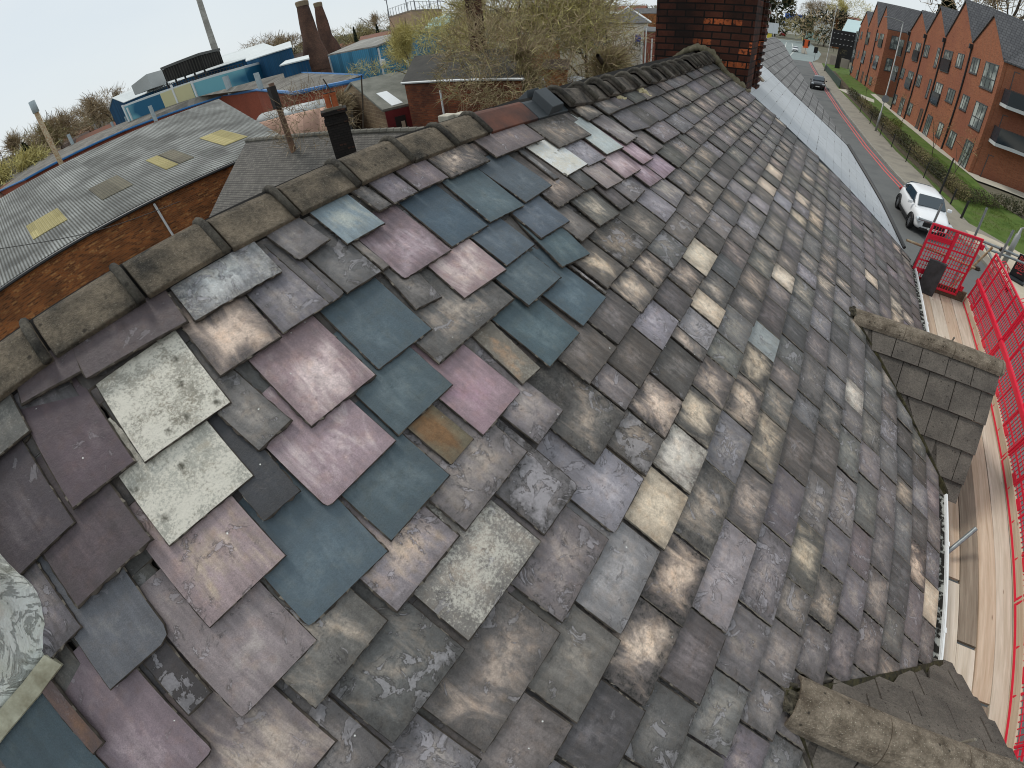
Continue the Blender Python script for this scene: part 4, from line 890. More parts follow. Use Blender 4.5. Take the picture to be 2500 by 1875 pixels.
class Wall:
    """a vertical wall from foot a to foot b; windows are given by two corners seen in the photograph"""
    def __init__(s, a, b): s.a = Vector((a[0], a[1], 0)); s.b = Vector((b[0], b[1], 0)); s.d = (s.b - s.a).normalized(); s.n = Vector((s.d.y, -s.d.x, 0)); 
    def hit(s, p):
        d = sight(*p); o = Vector((0, 0, CZ)); t = (s.a - o).dot(s.n) / d.dot(s.n); q = o + d * t; return (q - s.a).dot(s.d), q.z
    def pt(s, x, z, out=0): return s.a + s.d * x + s.n * out + Vector((0, 0, z))
    def rect(s, mb, x0, z0, x1, z1, o0, o1, m=0):
        b = [s.pt(x0, z0, o0), s.pt(x1, z0, o0), s.pt(x1, z0, o1), s.pt(x0, z0, o1)]; mb.hexa(b, [p + Vector((0, 0, z1 - z0)) for p in b], m)
    def window(s, par, tl, br, kind='w', balc=False, glass=None):
        x0, z1 = s.hit(tl); x1, z0 = s.hit(br)
        if x1 < x0: x0, x1 = x1, x0
        x1 = max(x1, x0 + .35); f = .06
        mb = MB(); 
        for r_ in ((x0, z0, x1, z0 + f), (x0, z1 - f, x1, z1), (x0, z0 + f, x0 + f, z1 - f), (x1 - f, z0 + f, x1, z1 - f)): s.rect(mb, *r_, .0, .05)
        w = x1 - x0; nb = 1 if w < 1.3 else 2
        if kind in ('w', 'f'):
            for k in range(1, nb + (w > .8)): xx = x0 + w * k / (nb + (w > .8)); s.rect(mb, xx - .03, z0 + f, xx + .03, z1 - f, .002, .045)
            if z1 - z0 > 1.5 and kind == 'w': s.rect(mb, x0 + f, z0 + .75, x1 - f, z0 + .81, .002, .044)
        fr = mb.build('window' if kind != 'd' else 'door', M_FRAME, par)
        mb = MB(); s.rect(mb, x0 + f * .8, z0 + f * .8, x1 - f * .8, z1 - f * .8, -.01, .02); mb.build('pane' if kind != 'd' else 'panel', glass or (M_GLASS if kind != 'd' else M_DOORB), fr)
        mb = MB(); s.rect(mb, x0 - .04, z0 - .07, x1 + .04, z0 - .005, 0, .09); mb.build('sill', M_FRAME, fr)
        if balc:
            mb = MB(); s.rect(mb, x0 - .05, z0 + .05, x1 + .05, z0 + 1.05, .12, .15); s.rect(mb, x0 - .06, z0 + 1.052, x1 + .06, z0 + 1.09, .10, .17); mb.build('juliet_balcony', M_GLASSB, fr)
        return fr
FA, FB_ = (12.1, 40.9), (8.35, 65.5)                                      # front line of the near block, straight
def front(y): return FA[0] + (FB_[0] - FA[0]) * (y - FA[1]) / (FB_[1] - FA[1])
flats = thing('apartment_building', 'near three-storey orange brick flats with four steep front gables and balconies on the end', 'apartment building', (12, 50, 0))
w1 = Wall((front(40.9), 40.9), (front(65.5), 65.5))
# n points towards the road: check and flip
if w1.n.x > 0: w1.n = -w1.n
bays = [40.9, 47.2, 53.8, 59.6, 65.5]; VH = 8.75; AH = [12.35, 12.3, 11.2, 11.1]; ybv = bays
dirx = Vector((1, .15, 0)).normalized()                                   # roofs run back from the road
DEP = 11
for i in range(4):
    ya, yb = bays[i], bays[i + 1]; a = Vector((front(ya), ya, 0)); b = Vector((front(yb), yb, 0)); m = (a + b) / 2; z = lambda p, h: Vector((p.x, p.y, h))
    AHi = [11.6, 12.6, 11.9, 11.4][i]
    if i == 0: vh = 8.55
    else: vh = VH + .35
    mb = MB(); bk = dirx * DEP; Lh, Rh = (8.55 if i == 0 else 9.15), 9.15
    vs = [a, b, z(b, Rh), z(m, AHi), z(a, Lh)]; vs = vs + [p + bk for p in vs]
    mb.mesh(vs, [(0, 1, 2, 3, 4)[::-1], (5, 6, 7, 8, 9), (0, 4, 9, 5), (1, 6, 7, 2), (0, 5, 6, 1)]); mb.build('wall', M_FB2 if i == 1 else M_FB, flats)
    mb = MB(); ov = w1.n * .12
    for e, he in ((a, Lh), (b, Rh)):
        p = [z(e, he) + ov, z(m, AHi) + ov, z(m, AHi) + bk, z(e, he) + bk]; dn = Vector((0, 0, .13)); mb.hexa(p if e is a else p[::-1], [q + dn for q in (p if e is a else p[::-1])])
    mb.build('roof', M_FR, flats)
    mb = MB(); mb.tube([z(b, .1) + w1.n * .08, z(b, Rh - .4) + w1.n * .08], .07, 6); mb.box((b.x - .3, b.y - .15, Rh - .5), (b.x - .02, b.y + .15, Rh - .1)); mb.build('downpipe', M_DOWN, flats)
WN_ = [((1733, 383), (1757, 503), 0), ((1822, 412), (1862, 618), 0), ((1668, 632), (1683, 752), 0), ((1757, 678), (1775, 888), 0), ((1585, 875), (1590, 1003), 0), ((1690, 935), (1675, 1143), 0),
 ((1497, 320), (1483, 455), 0), ((1545, 333), (1565, 490), 1), ((1635, 355), (1655, 460), 0), ((1442, 530), (1420, 660), 0), ((1487, 550), (1490, 715), 1), ((1570, 590), (1590, 700), 0), ((1430, 770), (1415, 930), 0), ((1508, 820), (1505, 935), 0),
 ((1350, 285), (1355, 415), 1), ((1412, 300), (1425, 385), 0), ((1300, 475), (1303, 605), 1), ((1362, 500), (1370, 585), 0), ((1250, 655), (1240, 785), 0), ((1305, 690), (1305, 780), 0),
 ((1240, 265), (1245, 380), 1), ((1290, 275), (1305, 350), 0), ((1200, 440), (1205, 550), 1), ((1250, 455), (1258, 530), 0), ((1200, 630), (1205, 705), 0)]
for tl, br, bal in WN_: w1.window(flats, q4(*tl), q4(*br), 'w', bool(bal))
w1.window(flats, q4(1380, 730), q4(1355, 870), 'd')
w2 = Wall((front(40.9), 40.88), (22.5, 41.4))
if w2.n.y > 0: w2.n = -w2.n
mb = MB(); mb.box((front(40.9) + .3, 40.9, 0), (22.5, 52, 8.4)); mb.build('wall', M_FB, flats)
mb = MB(); e0, e1 = Vector((front(40.9) - .1, 40.7, 8.42)), Vector((22.6, 40.9, 8.42)); r0, r1 = Vector((15.2, 44.1, 11.4)), Vector((22.6, 46.4, 11.5)); b0, b1 = Vector((15.2, 52, 8.42)), Vector((22.6, 52, 8.42))
for q in ((e0, e1, r1, r0), (r0, r1, b1, b0)): mb.hexa(q, [p + Vector((0, 0, .12)) for p in q])
mb.build('roof', M_FR, flats)
for (tl, br, nm) in (((1835, 1040), (1940, 1250), 'low'), ((1932, 770), (2060, 960), 'mid'), ((2010, 480), (2150, 690), 'top')):
    w2.window(flats, q4(*tl), q4(*br), 'f', False, M_CURT if nm == 'low' else M_GLASSB)
for (tl, zz) in ((q4(1860, 955), 0), (q4(1940, 690), 1)):
    x0, z0 = w2.hit(tl); z0 = 2.85 if zz == 0 else 5.55
    mb = MB(); w2.rect(mb, x0 - .3, z0 - .12, x0 + 6, z0 + .1, 0, 1.5); sb_ = mb.build('balcony', M_SLAB, flats)
    mb = MB(); w2.rect(mb, x0 - .25, z0 + .12, x0 + 6, z0 + 1.15, 1.42, 1.45); w2.rect(mb, x0 - .25, z0 + .12, x0 - .22, z0 + 1.15, .02, 1.41); w2.rect(mb, x0 - .27, z0 + 1.16, x0 + 6, z0 + 1.2, 1.40, 1.47); mb.build('balustrade', M_GLASSB, sb_)
# farther block with three gables
flat2 = thing('apartment_building', 'farther three-storey brick flats with three narrow front gables', 'apartment building', (8, 85, 0))
C0 = onz(q4(1055, 630), 0); c0 = (C0.x, C0.y)
def f2(y): return c0[0] - .115 * (y - c0[1])
w3 = Wall(c0, (f2(c0[1] + 24), c0[1] + 24))
if w3.n.x > 0: w3.n = -w3.n
bb = [c0[1], c0[1] + 7.2, c0[1] + 15.4, c0[1] + 24]; fkx = Vector((1, .13, 0)).normalized()
for i in range(3):
    ya, yb = bb[i], bb[i + 1]; a = Vector((f2(ya), ya, 0)); b = Vector((f2(yb), yb, 0)); m = (a + b) / 2; z = lambda p, h: Vector((p.x, p.y, h)); bk = fkx * 11; ah = [12.4, 13.0, 11.6][i]
    mb = MB(); vs = [a, b, z(b, 9.2), z(m, ah), z(a, 9.0)]; vs = vs + [p + bk for p in vs]; mb.mesh(vs, [(4, 3, 2, 1, 0), (5, 6, 7, 8, 9), (0, 4, 9, 5), (1, 6, 7, 2), (0, 5, 6, 1)]); mb.build('wall', M_FB, flat2)
    mb = MB()
    for e, he in ((a, 9.0), (b, 9.2)):
        p = [z(e, he) + w3.n * .12, z(m, ah) + w3.n * .12, z(m, ah) + bk, z(e, he) + bk]; p = p if e is a else p[::-1]; mb.hexa(p, [q + Vector((0, 0, .13)) for q in p])
    mb.build('roof', M_FR, flat2)
    mb = MB(); mb.tube([z(b, .1) + w3.n * .08, z(b, 8.8) + w3.n * .08], .08, 6); mb.build('downpipe', M_DOWN, flat2)
for tl, br, bal in (((1108, 225), (1113, 320), 1), ((1080, 220), (1085, 275), 0), ((1074, 370), (1076, 470), 1), ((1045, 365), (1047, 420), 0), ((1037, 515), (1040, 575), 0), ((1007, 505), (1012, 550), 0),
   ((1020, 215), (1022, 300), 1), ((992, 340), (990, 430), 1), ((978, 212), (978, 262), 0), ((960, 340), (955, 392), 0), ((945, 210), (955, 280), 0), ((925, 330), (930, 395), 0), ((905, 440), (912, 490), 0), ((950, 470), (950, 540), 0)):
    w3.window(flat2, q4(*tl), q4(*br), 'w', bool(bal))
w3.window(flat2, q4(985, 482), q4(972, 575), 'd')
w4 = Wall(c0, (c0[0] + 9, c0[1] + 1.1))
if w4.n.y > 0: w4.n = -w4.n
for tl, br in (((1183, 238), (1212, 335)), ((1148, 390), (1172, 482))): w4.window(flat2, q4(*tl), q4(*br), 'w')
# white plinths / litter left out; fence of thin dark posts with mesh
M_POST = flat('dark_post', (34, 36, 34), .6)
fl_pts = [(8.3, 31.8), (7.7, 34.6), (6.9, 38), (6.2, 42), (5.6, 46), (5.0, 51), (4.3, 57), (3.3, 65)]
fen = thing('mesh_fence', 'low dark wire fence on thin posts between the pavement and the flats garden', 'fence', (6, 45, 0))
for a, b in zip(fl_pts, fl_pts[1:]):
    mb = MB(); mb.tube([(a[0], a[1], 0), (a[0], a[1], 1.15)], .035, 6); mb.build('post', M_POST, fen)
    mb = MB()
    for z in (.3, .6, .85, 1.08): mb.tube([(a[0], a[1], z), (b[0], b[1], z)], .009, 4)
    n = 14
    for k in range(n): x = a[0] + (b[0] - a[0]) * k / n; y = a[1] + (b[1] - a[1]) * k / n; mb.tube([(x, y, .15), (x, y, 1.08)], .005, 3)
    mb.build('wire_panel', M_POST, fen)
mb = MB(); gpan = thing('green_fence', 'dark green railing beside the pavement near the farther flats', 'fence', (1.5, 75, 0))
A0, B0 = onz(q4(730, 480), 0), onz(q4(825, 600), 0)
mb.beam(A0 + Vector((0, 0, .6)), B0 + Vector((0, 0, .6)), .08, 1.1); mb.build('panel', flat('dark_green', (28, 52, 42), .6), gpan)
def tallpost(p, h, label, r=.05, mat=None):
    g = onz(p, 0.1); mb = MB(); mb.tube([g, g + Vector((0, 0, h))], r, 8); o = mb.build('post', mat or M_POST); tag(o, label, 'post', 'dark posts beside the lawn'); return o
tallpost((2292.5, 477), 2.3, 'tall dark post at the near end of the wire fence'); tallpost(q4(1575, 1380), .95, 'short dark bollard on the lawn nearest the tall post'); tallpost((2346, 533), 1.0, 'dark bollard on the lawn behind the scaffold end', .07)
# hedge
def foliage(mb, c, rad, n, s, r, flat_=1.0, m=0):
    for _ in range(n):
        while True:
            p = Vector((r.uniform(-1, 1), r.uniform(-1, 1), r.uniform(-1, 1)))
            if p.length < 1: break
        q = Vector(c) + Vector((p.x * rad[0], p.y * rad[1], p.z * rad[2])); a = Vector((r.gauss(0, 1), r.gauss(0, 1), r.gauss(0, 1) * flat_)).normalized(); b = a.orthogonal().normalized(); k = s * r.uniform(.6, 1.3)
        mb.face([q - a * k, q + b * k * .5, q + a * k, q - b * k * .5], m)
def leafm(name, c, c2, sc=1.5, rough=.7):
    m = NT(name); n = m.noise(m.obj(), sc, 3); g = m.n('ShaderNodeNewGeometry'); col = m.mix(m.rng(n, .35, .65), lin(c), lin(c2))
    col = m.mix(1, col, m.mix(g.outputs['Random Per Island'], (.6, .6, .6), (1.4, 1.4, 1.4)), 'MULTIPLY'); return m.done(col, rough, .2)
M_HEDGE = leafm('hedge_leaf', (52, 58, 36), (78, 72, 46)); M_DARKLEAF = leafm('dark_leaf', (30, 40, 30), (44, 56, 38)); M_BROWNT = leafm('brown_twig', (92, 80, 60), (110, 104, 66))
hp = [(9.7, 31.9), (9.2, 34.5), (8.4, 38), (7.7, 42), (6.9, 47), (6.2, 52), (5.4, 58), (4.4, 66), (3.4, 74)]
r_ = random.Random(11)
for i, (a, b) in enumerate(zip(hp, hp[1:])):
    mb = MB()
    for k in range(5):
        t = k / 5; c = (a[0] + (b[0] - a[0]) * t, a[1] + (b[1] - a[1]) * t, .55); foliage(mb, c, (.55, .7, .5), 420, .06, r_)
    o = mb.build('hedge', M_HEDGE if i % 2 else M_BROWNT); tag(o, ['brown leafless low hedge at the near end of the fenced bed', 'dark green low hedge second from the near end of the bed', 'brown low hedge third from the near end of the bed', 'green low hedge by the lamp post', 'brown low hedge past the lamp post', 'green low hedge before the side path', 'brown low hedge beyond the side path', 'farthest green low hedge of the bed'][i], 'hedge', 'low hedges in the bed along the fence')
mb = MB()
for k in range(16): foliage(mb, (10.2 + k * .75, 32.2 + .28 * k + r_.uniform(-.2, .2), .5), (.6, .6, .5), 320, .07, r_)
o = mb.build('hedge', M_HEDGE); tag(o, 'long green hedge running right along the top of the near lawn', 'hedge')
mb = MB()
for k in range(10): foliage(mb, (14.6 + k * .5, 28.6 + r_.uniform(-1, 1), 1 + r_.uniform(-.4, .5)), (1, 1, .9), 700, .1, r_)
o = mb.build('shrub', M_DARKLEAF); tag(o, 'very dark evergreen shrub at the right edge beside the lawn', 'shrub')
mb = MB()
g0 = onz(q4(1190, 880), 0)
foliage(mb, (g0.x, g0.y, .6), (.8, .8, .5), 900, .07, r_); o = mb.build('shrub', leafm('yellow_leaf', (112, 116, 50), (86, 96, 44))); tag(o, 'rounded yellow-green shrub on the lawn by the footpath', 'shrub')
# ------------------------------------------------------------------ street furniture
M_LAMP = plain('lamp_steel', (150, 152, 150), .5, .2, 3, bump=0, spec=.5, metal=.3); M_LANT = flat('lantern_grey', (120, 122, 124), .4)
def lamp(base, top, label, arm=(1.2, .2), r=.08):
    g = onz(base, 0.1); d = math.hypot(g.x, g.y); t = far(top, d); t = Vector((g.x, g.y, t.z)); o = thing('street_lamp', label, 'street lamp', g, 0, 'street lamps along the road')
    mb = MB(); mb.tube([g, g + Vector((0, 0, 1.6)), g + Vector((0, 0, 1.62)), t], [r * 1.25, r * 1.25, r * .8, r * .55], 10); mb.build('pole', M_LAMP, o, smooth=True)
    e = t + Vector((arm[0], arm[1], .12)); mb = MB(); mb.tube([t, e], r * .4, 6); mb.build('arm', M_LAMP, o)
    mb = MB(); mb.beam(e, e + Vector((arm[0], arm[1], 0)).normalized() * .65, .26, .1); mb.build('lantern', M_LANT, o, bevel=.02); return o
lamp(q4(1070, 885), q4(1270, 150), 'tall street lamp in front of the near flats, carrying a round dish', (-.9, -.1))
lamp(q4(725, 480), q4(805, 40), 'street lamp beyond the first, next to the black billboard', (-1, -.1), .1)
lamp(q4(380, 260), q4(408, 25), 'street lamp on the left of the road past the brick chimney', (1.2, 0), .16)
lamp(q4(330, 290), q4(355, 25), 'pale street lamp pole closest to the brick chimney', (.6, 0), .13)
lamp(q4(622, 210), q4(641, 45), 'small distant street lamp over the bushes by the junction', (-.6, 0), .16)
lamp((2446, 650), (2500, 560), 'near street lamp column rising past the right edge by the folding sign', (0.2, 0), .1)
d0 = onz(q4(1070, 885), 0.1); dd = thing('dish_sign', 'round grey road sign seen from behind on the near street lamp', 'road sign', d0); mb = MB(); c = Vector((d0.x + .05, d0.y - .12, 2.95)); vs = [c + Vector((math.cos(a), 0, math.sin(a))) * .32 for a in [2 * math.pi * k / 20 for k in range(20)]]
mb.mesh(vs + [v + Vector((0, .03, 0)) for v in vs], [tuple(range(20)), tuple(range(20, 40))[::-1]] + [(i, (i + 1) % 20, 20 + (i + 1) % 20, 20 + i)[::-1] for i in range(20)]); mb.build('disc', M_LANT, dd)
def text(s, size, loc, rot, mat, parent, name='lettering', ext=.004, align='CENTER'):
    cu = bpy.data.curves.new(name, 'FONT'); cu.body = s; cu.size = size; cu.align_x = align; cu.align_y = 'CENTER'; cu.extrude = ext; cu.space_line = .85
    tmp = bpy.data.objects.new('tmp', cu); COL.objects.link(tmp); bpy.context.view_layer.update(); me = bpy.data.meshes.new_from_object(tmp.evaluated_get(bpy.context.evaluated_depsgraph_get())); bpy.data.objects.remove(tmp)
    me.materials.clear(); me.materials.append(mat); o = bpy.data.objects.new(name, me); o.matrix_world = Matrix.Translation(loc) @ rot.to_matrix().to_4x4() if hasattr(rot, 'to_matrix') else Matrix.Translation(loc) @ rot
    COL.objects.link(o)
    if parent: o.parent = parent; o.matrix_parent_inverse = Matrix.Translation(parent.location).inverted() if parent.type == 'EMPTY' else Matrix()
    return o
# pavement sign BED BEDS BEDS
sg = onz((2478, 684), .12); ps = thing('pavement_sign', 'black free-standing pavement sign with red bed-shop lettering on the tan paving', 'sign', sg)
face_d = Vector((-sg.x, -sg.y, 0)).normalized(); sx_ = Vector((-face_d.y, face_d.x, 0)); 
mb = MB(); M_ = Matrix((sx_.to_4d(), Vector((0, 0, 1, 0)), face_d.to_4d(), (0, 0, 0, 1))).transposed(); M_ = Matrix.Translation(sg) @ Matrix(((sx_.x, face_d.x, 0, 0), (sx_.y, face_d.y, 0, 0), (0, 0, 1, 0), (0, 0, 0, 1)))
mb.box((-.35, -.03, .12), (.35, .03, 1.15), 0, M_); mb.build('board', flat('sign_black', (28, 28, 32), .4), ps, bevel=.03)
mb = MB(); mb.box((-.42, -.25, 0), (.42, .25, .12), 0, M_); mb.build('foot', flat('sign_foot', (40, 46, 50), .6), ps, bevel=.04)
M_RL = flat('red_letter', (196, 70, 72), .5)
rot = Matrix(((sx_.x, 0, face_d.x, 0), (sx_.y, 0, face_d.y, 0), (0, 1, 0, 0), (0, 0, 0, 1)))
if (rot.to_3x3().determinant()) < 0: sx_ = -sx_; rot = Matrix(((sx_.x, 0, face_d.x, 0), (sx_.y, 0, face_d.y, 0), (0, 1, 0, 0), (0, 0, 0, 1)))
for k, tx in enumerate(('BEDS', 'BEDS', 'BEDS')): text(tx, .25, sg + face_d * .036 + Vector((0, 0, .98 - k * .22)), rot, M_RL, ps)
mb = MB(); p = sg + face_d * .037 + Vector((0, 0, .36)); mb.face([p + sx_ * -.12, p + sx_ * -.02 + Vector((0, 0, -.05)), p + sx_ * -.02 + Vector((0, 0, -.015)), p + sx_ * .14 + Vector((0, 0, -.015)), p + sx_ * .14 + Vector((0, 0, .015)), p + sx_ * -.02 + Vector((0, 0, .015)), p + sx_ * -.02 + Vector((0, 0, .05))]); mb.build('arrow', M_RL, ps)
# black billboard back with rows of bolts
bb0, bb1 = far(q4(782, 200), 118), far(q4(925, 322), 118)
bl = thing('billboard', 'large black double billboard on a single leg seen from behind', 'billboard', (3, 118, 0))
tl_, tr_ = far(q4(784, 198), 118), far(q4(945, 203), 116); z0 = far(q4(772, 312), 118).z
mb = MB(); a = Vector((tl_.x, tl_.y, z0)); b = Vector((tr_.x, tr_.y, z0)); mb.hexa([a, b, b + Vector((0, .5, 0)), a + Vector((0, .5, 0))], [p + Vector((0, 0, tl_.z - z0)) for p in (a, b, b + Vector((0, .5, 0)), a + Vector((0, .5, 0)))]); mb.build('panel', flat('billboard_black', (20, 20, 22), .7), bl)
M_BRK = flat('bracket_pale', (170, 170, 170), .6)
for i in range(6):
    for j in range(3): mb = MB(); c = a + (b - a) * ((i + .6) / 6.2) + Vector((0, -.06, (tl_.z - z0) * (j + .6) / 3.2)); mb.box((-.13, -.05, -.07), (.13, .05, .07), 0, Matrix.Translation(c)); mb.build('bracket', M_BRK, bl)
mb = MB(); c = (a + b) / 2; mb.box((c.x - .5, c.y + .02, 0), (c.x + .5, c.y + .45, z0)); mb.build('leg', flat('billboard_leg', (30, 28, 28), .7), bl)
# white-clad shed roof and signs beyond
def pole_sign(name, base, top, label, cat, mat, w, h, r=.06):
    g = onz(base, 0.1); d = math.hypot(g.x, g.y); t = far(top, d); o = thing(name, label, cat, g); mb = MB(); mb.tube([g, Vector((g.x, g.y, t.z))], r, 6); mb.build('pole', M_LANT, o)
    mb = MB(); mb.box((g.x - w / 2, g.y - .14, t.z - h), (g.x + w / 2, g.y - .08, t.z)); mb.build('plate', mat, o); return o
M_BLK = flat('signal_black', (22, 22, 22), .6)
ts = pole_sign('traffic_light', q4(590, 368), q4(605, 268), 'traffic light head with orange backing on the island', 'traffic light', flat('orange_board', (214, 92, 40), .6), 1.5, 2.2)
mb = MB(); g = onz(q4(590, 368), .1); zt = far(q4(605, 268), math.hypot(g.x, g.y)).z; mb.box((g.x - .95, g.y - .3, zt - 1.7), (g.x - .5, g.y - .16, zt - .2)); mb.build('signal_head', M_BLK, ts); mb = MB(); mb.box((g.x + .5, g.y - .3, zt - 1.7), (g.x + .95, g.y - .16, zt - .2)); mb.build('signal_head', M_BLK, ts)
pole_sign('traffic_light', q4(653, 418), q4(668, 318), 'dark traffic light on a thin post at the kerb corner', 'traffic light', M_BLK, .9, 1.3)
pole_sign('road_sign', q4(640, 275), q4(655, 220), 'pale green direction sign by the bushes beyond the junction', 'road sign', flat('sign_pale', (150, 178, 170), .5), 7, 4, .15)
pole_sign('road_sign', q4(368, 270), q4(378, 155), 'grey-white square sign on the left pavement beyond the chimney', 'road sign', flat('sign_white', (206, 210, 212), .5), 4.4, 4.4, .15)
pole_sign('yellow_sign', q4(345, 300), q4(362, 228), 'small yellow notice on a post on the left pavement', 'road sign', flat('sign_yellow', (204, 186, 60), .5), 1.6, 1.7, .08)
# ------------------------------------------------------------------ CARS
M_TYRE = flat('tyre', (26, 26, 27), .85); M_RIM = flat('rim', (120, 122, 126), .35, .5, .6); M_CGLASS = flat('car_glass', (46, 58, 66), .05, .9); M_TRIM = flat('black_trim', (24, 24, 25), .6); M_LIGHT = flat('headlight', (206, 214, 220), .15, .8); M_PLATE = flat('number_plate', (226, 226, 220), .5); M_TAIL = flat('tail_light', (150, 24, 22), .3)
def car(name, label, cat, loc, rz, paint, L_=4.3, W_=1.82, H_=1.6, suv=True, lights_on=False, white_plate=True):
    """front faces local -Y"""
    t = thing(name, label, cat, (0, 0, 0)); hw = W_ / 2; hl = L_ / 2; gc = .22 if suv else .17
    # lofted body: (y, halfwidth, z_low, z_belt)
    secs = [(-hl, .62, .42, .66), (-hl + .08, .78, .3, .80), (-hl + .3, .88, gc, .90), (-hl + .75, .93, gc, .98), (-hl + 1.15, .97, gc, 1.03), (-.2, 1, gc, 1.05), (.7, 1, gc, 1.07), (hl - .7, .97, gc, 1.1), (hl - .2, .9, gc + .05, 1.08), (hl - .03, .82, .34, .95), (hl, .74, .42, .84)]
    hs = H_ / 1.6; mb = MB(); rings = []
    for y, k, zl, zb in secs:
        w = hw * k; zb *= hs; rings.append([(-w * .86, y, zl), (-w, y, zl + .14), (-w * 1.0, y, (zl + zb) / 2 + .05), (-w * .95, y, zb - .04), (-w * .84, y, zb + .02), (0, y, zb + .05), (w * .84, y, zb + .02), (w * .95, y, zb - .04), (w, y, (zl + zb) / 2 + .05), (w, y, zl + .14), (w * .86, y, zl)])
    n = 11; vs = [p for r_ in rings for p in r_]; fs = [(k * n + j, k * n + (j + 1) % n, (k + 1) * n + (j + 1) % n, (k + 1) * n + j) for k in range(len(secs) - 1) for j in range(n)]; fs += [tuple(range(n))[::-1], tuple(range((len(secs) - 1) * n, len(secs) * n))]
    mb.mesh(vs, fs); body = mb.build('body', paint, t, smooth=True); s_ = body.modifiers.new('s', 'SUBSURF'); s_.levels = s_.render_levels = 1
    zb = 1.06 * hs; zr = H_; cy0, cy1, cy2, cy3 = -hl + 1.12, -hl + 1.85, hl - 1.05, hl - .22
    wb, wt = hw * .90, hw * .68
    prof = [(cy0 - .12, zb - .03, 1.0), (cy0 + .08, zb + .05, .985), (cy0 + .36, zb + (zr - zb) * .45, .93), (cy1 - .08, zr - .09, .80), (cy1 + .3, zr - .02, .745), ((cy1 + cy2) / 2, zr, .73), (cy2 + .1, zr - .03, .735), (cy2 + .42, zr - .1, .78), (cy2 + .62, zb + (zr - zb) * .45, .88), (cy3 + .1, zb + .02, .97)]
    def hx(z): return wb + (hw * .70 - wb) * max(0, (z - zb) / (zr - zb))
    rings = []
    for y, z, k in prof:
        zt_ = z; e = max(zb - .05, z - .12); w0 = wb * 1.0; we = hx(e)
        rings.append([(-w0, y, zb - .08), (-we - .0, y, e), (-we * .9, y, zt_ - .03), (-we * .55, y, zt_), (0, y, zt_ + .015), (we * .55, y, zt_), (we * .9, y, zt_ - .03), (we, y, e), (w0, y, zb - .08)])
    n = 9; mb = MB(); vs = [p for r_ in rings for p in r_]; fs = [(k * n + j, k * n + (j + 1) % n, (k + 1) * n + (j + 1) % n, (k + 1) * n + j) for k in range(len(prof) - 1) for j in range(n)] + [tuple(range(n))[::-1], tuple(range((len(prof) - 1) * n, len(prof) * n))]
    mb.mesh(vs, fs); ro_ = mb.build('roof_panel', paint, t, smooth=True); q_ = ro_.modifiers.new('s', 'SUBSURF'); q_.levels = q_.render_levels = 1
    def glass(pts, nm, d=.012):
        c = sum((Vector(p) for p in pts), Vector()) / len(pts); nrm = (Vector(pts[1]) - Vector(pts[0])).cross(Vector(pts[2]) - Vector(pts[0])).normalized(); nrm = -nrm if nrm.dot(c - Vector((0, c.y * .2, zb - .8))) < 0 else nrm
        P = [Vector(p) + nrm * d for p in pts]; Q = [Vector(p) - nrm * .03 for p in pts]; m_ = len(P); g = MB(); g.mesh(P + Q, [tuple(range(m_)), tuple(range(m_, 2 * m_))[::-1]] + [(i, m_ + i, m_ + (i + 1) % m_, (i + 1) % m_) for i in range(m_)]); return g.build(nm, M_CGLASS, t, bevel=.01)
    za, zc = zb + .05, zr - .12; k0, k1 = .9, .66
    glass([(-wb * .86, cy0 + .04, za), (wb * .86, cy0 + .04, za), (wt * 1.0, cy1 - .1, zc + .0), (-wt * 1.0, cy1 - .1, zc + .0)], 'windscreen', .05)
    glass([(-wb * .8, cy3 + .06, za + .06), (wb * .8, cy3 + .06, za + .06), (wt * .86, cy2 + .5, zc - .02), (-wt * .86, cy2 + .5, zc - .02)], 'rear_window', .05)
    for s in (-1, 1):
        ym = (cy1 + cy2) / 2 + .12
        for a_, b_, c_, d_ in ((cy0 + .42, ym - .05, ym - .05, cy1 + .12), (ym + .03, cy2 + .12, cy2 - .1, ym + .03)):
            glass([(s * hx(za), a_, za), (s * hx(za), b_, za), (s * hx(zc), c_, zc), (s * hx(zc), d_, zc)], 'side_window', .03)
        glass([(s * hx(za + .06), cy2 + .2, za + .06), (s * hx(za + .1), cy2 + .5, za + .12), (s * hx(zc - .05), cy2 + .22, zc - .08), (s * hx(zc - .02), cy2 + .02, zc - .02)], 'side_window', .03)
    for s in (-1, 1):
        for y in (-hl + .86, hl - .8):
            rr = .345 if suv else .31; mb = MB(); vs = []; N = 22
            for xx, rad in ((-.115, rr * .72), (-.115, rr * .96), (-.08, rr), (.08, rr), (.115, rr * .96), (.115, rr * .72)): vs += [(s * (hw - .09) + xx, y + math.cos(2 * math.pi * k / N) * rad, rr + math.sin(2 * math.pi * k / N) * rad) for k in range(N)]
            fs = [(a * N + k, a * N + (k + 1) % N, (a + 1) * N + (k + 1) % N, (a + 1) * N + k) for a in range(5) for k in range(N)]; mb.mesh(vs, fs); w_ = mb.build('wheel', M_TYRE, t, smooth=True)
            mb = MB(); mb.tube([(s * (hw - .09) - .08 * s, y, rr), (s * (hw - .09) + .09 * s, y, rr)], rr * .3, 12)
            for k in range(10): a = 2 * math.pi * k / 10; mb.beam((s * (hw - .09) + .085 * s, y, rr), (s * (hw - .09) + .075 * s, y + math.cos(a) * rr * .7, rr + math.sin(a) * rr * .7), .05, .04, up=(s, 0, 0))
            mb.build('rim', M_RIM, w_)
            mb = MB(); pts = [(s * (hw + .0), y + math.cos(a) * (rr + .05), rr + math.sin(a) * (rr + .05)) for a in [math.pi * k / 10 for k in range(11)]]; mb.tube(pts, .04, 6); mb.build('wheel_arch', M_TRIM if suv else paint, t)
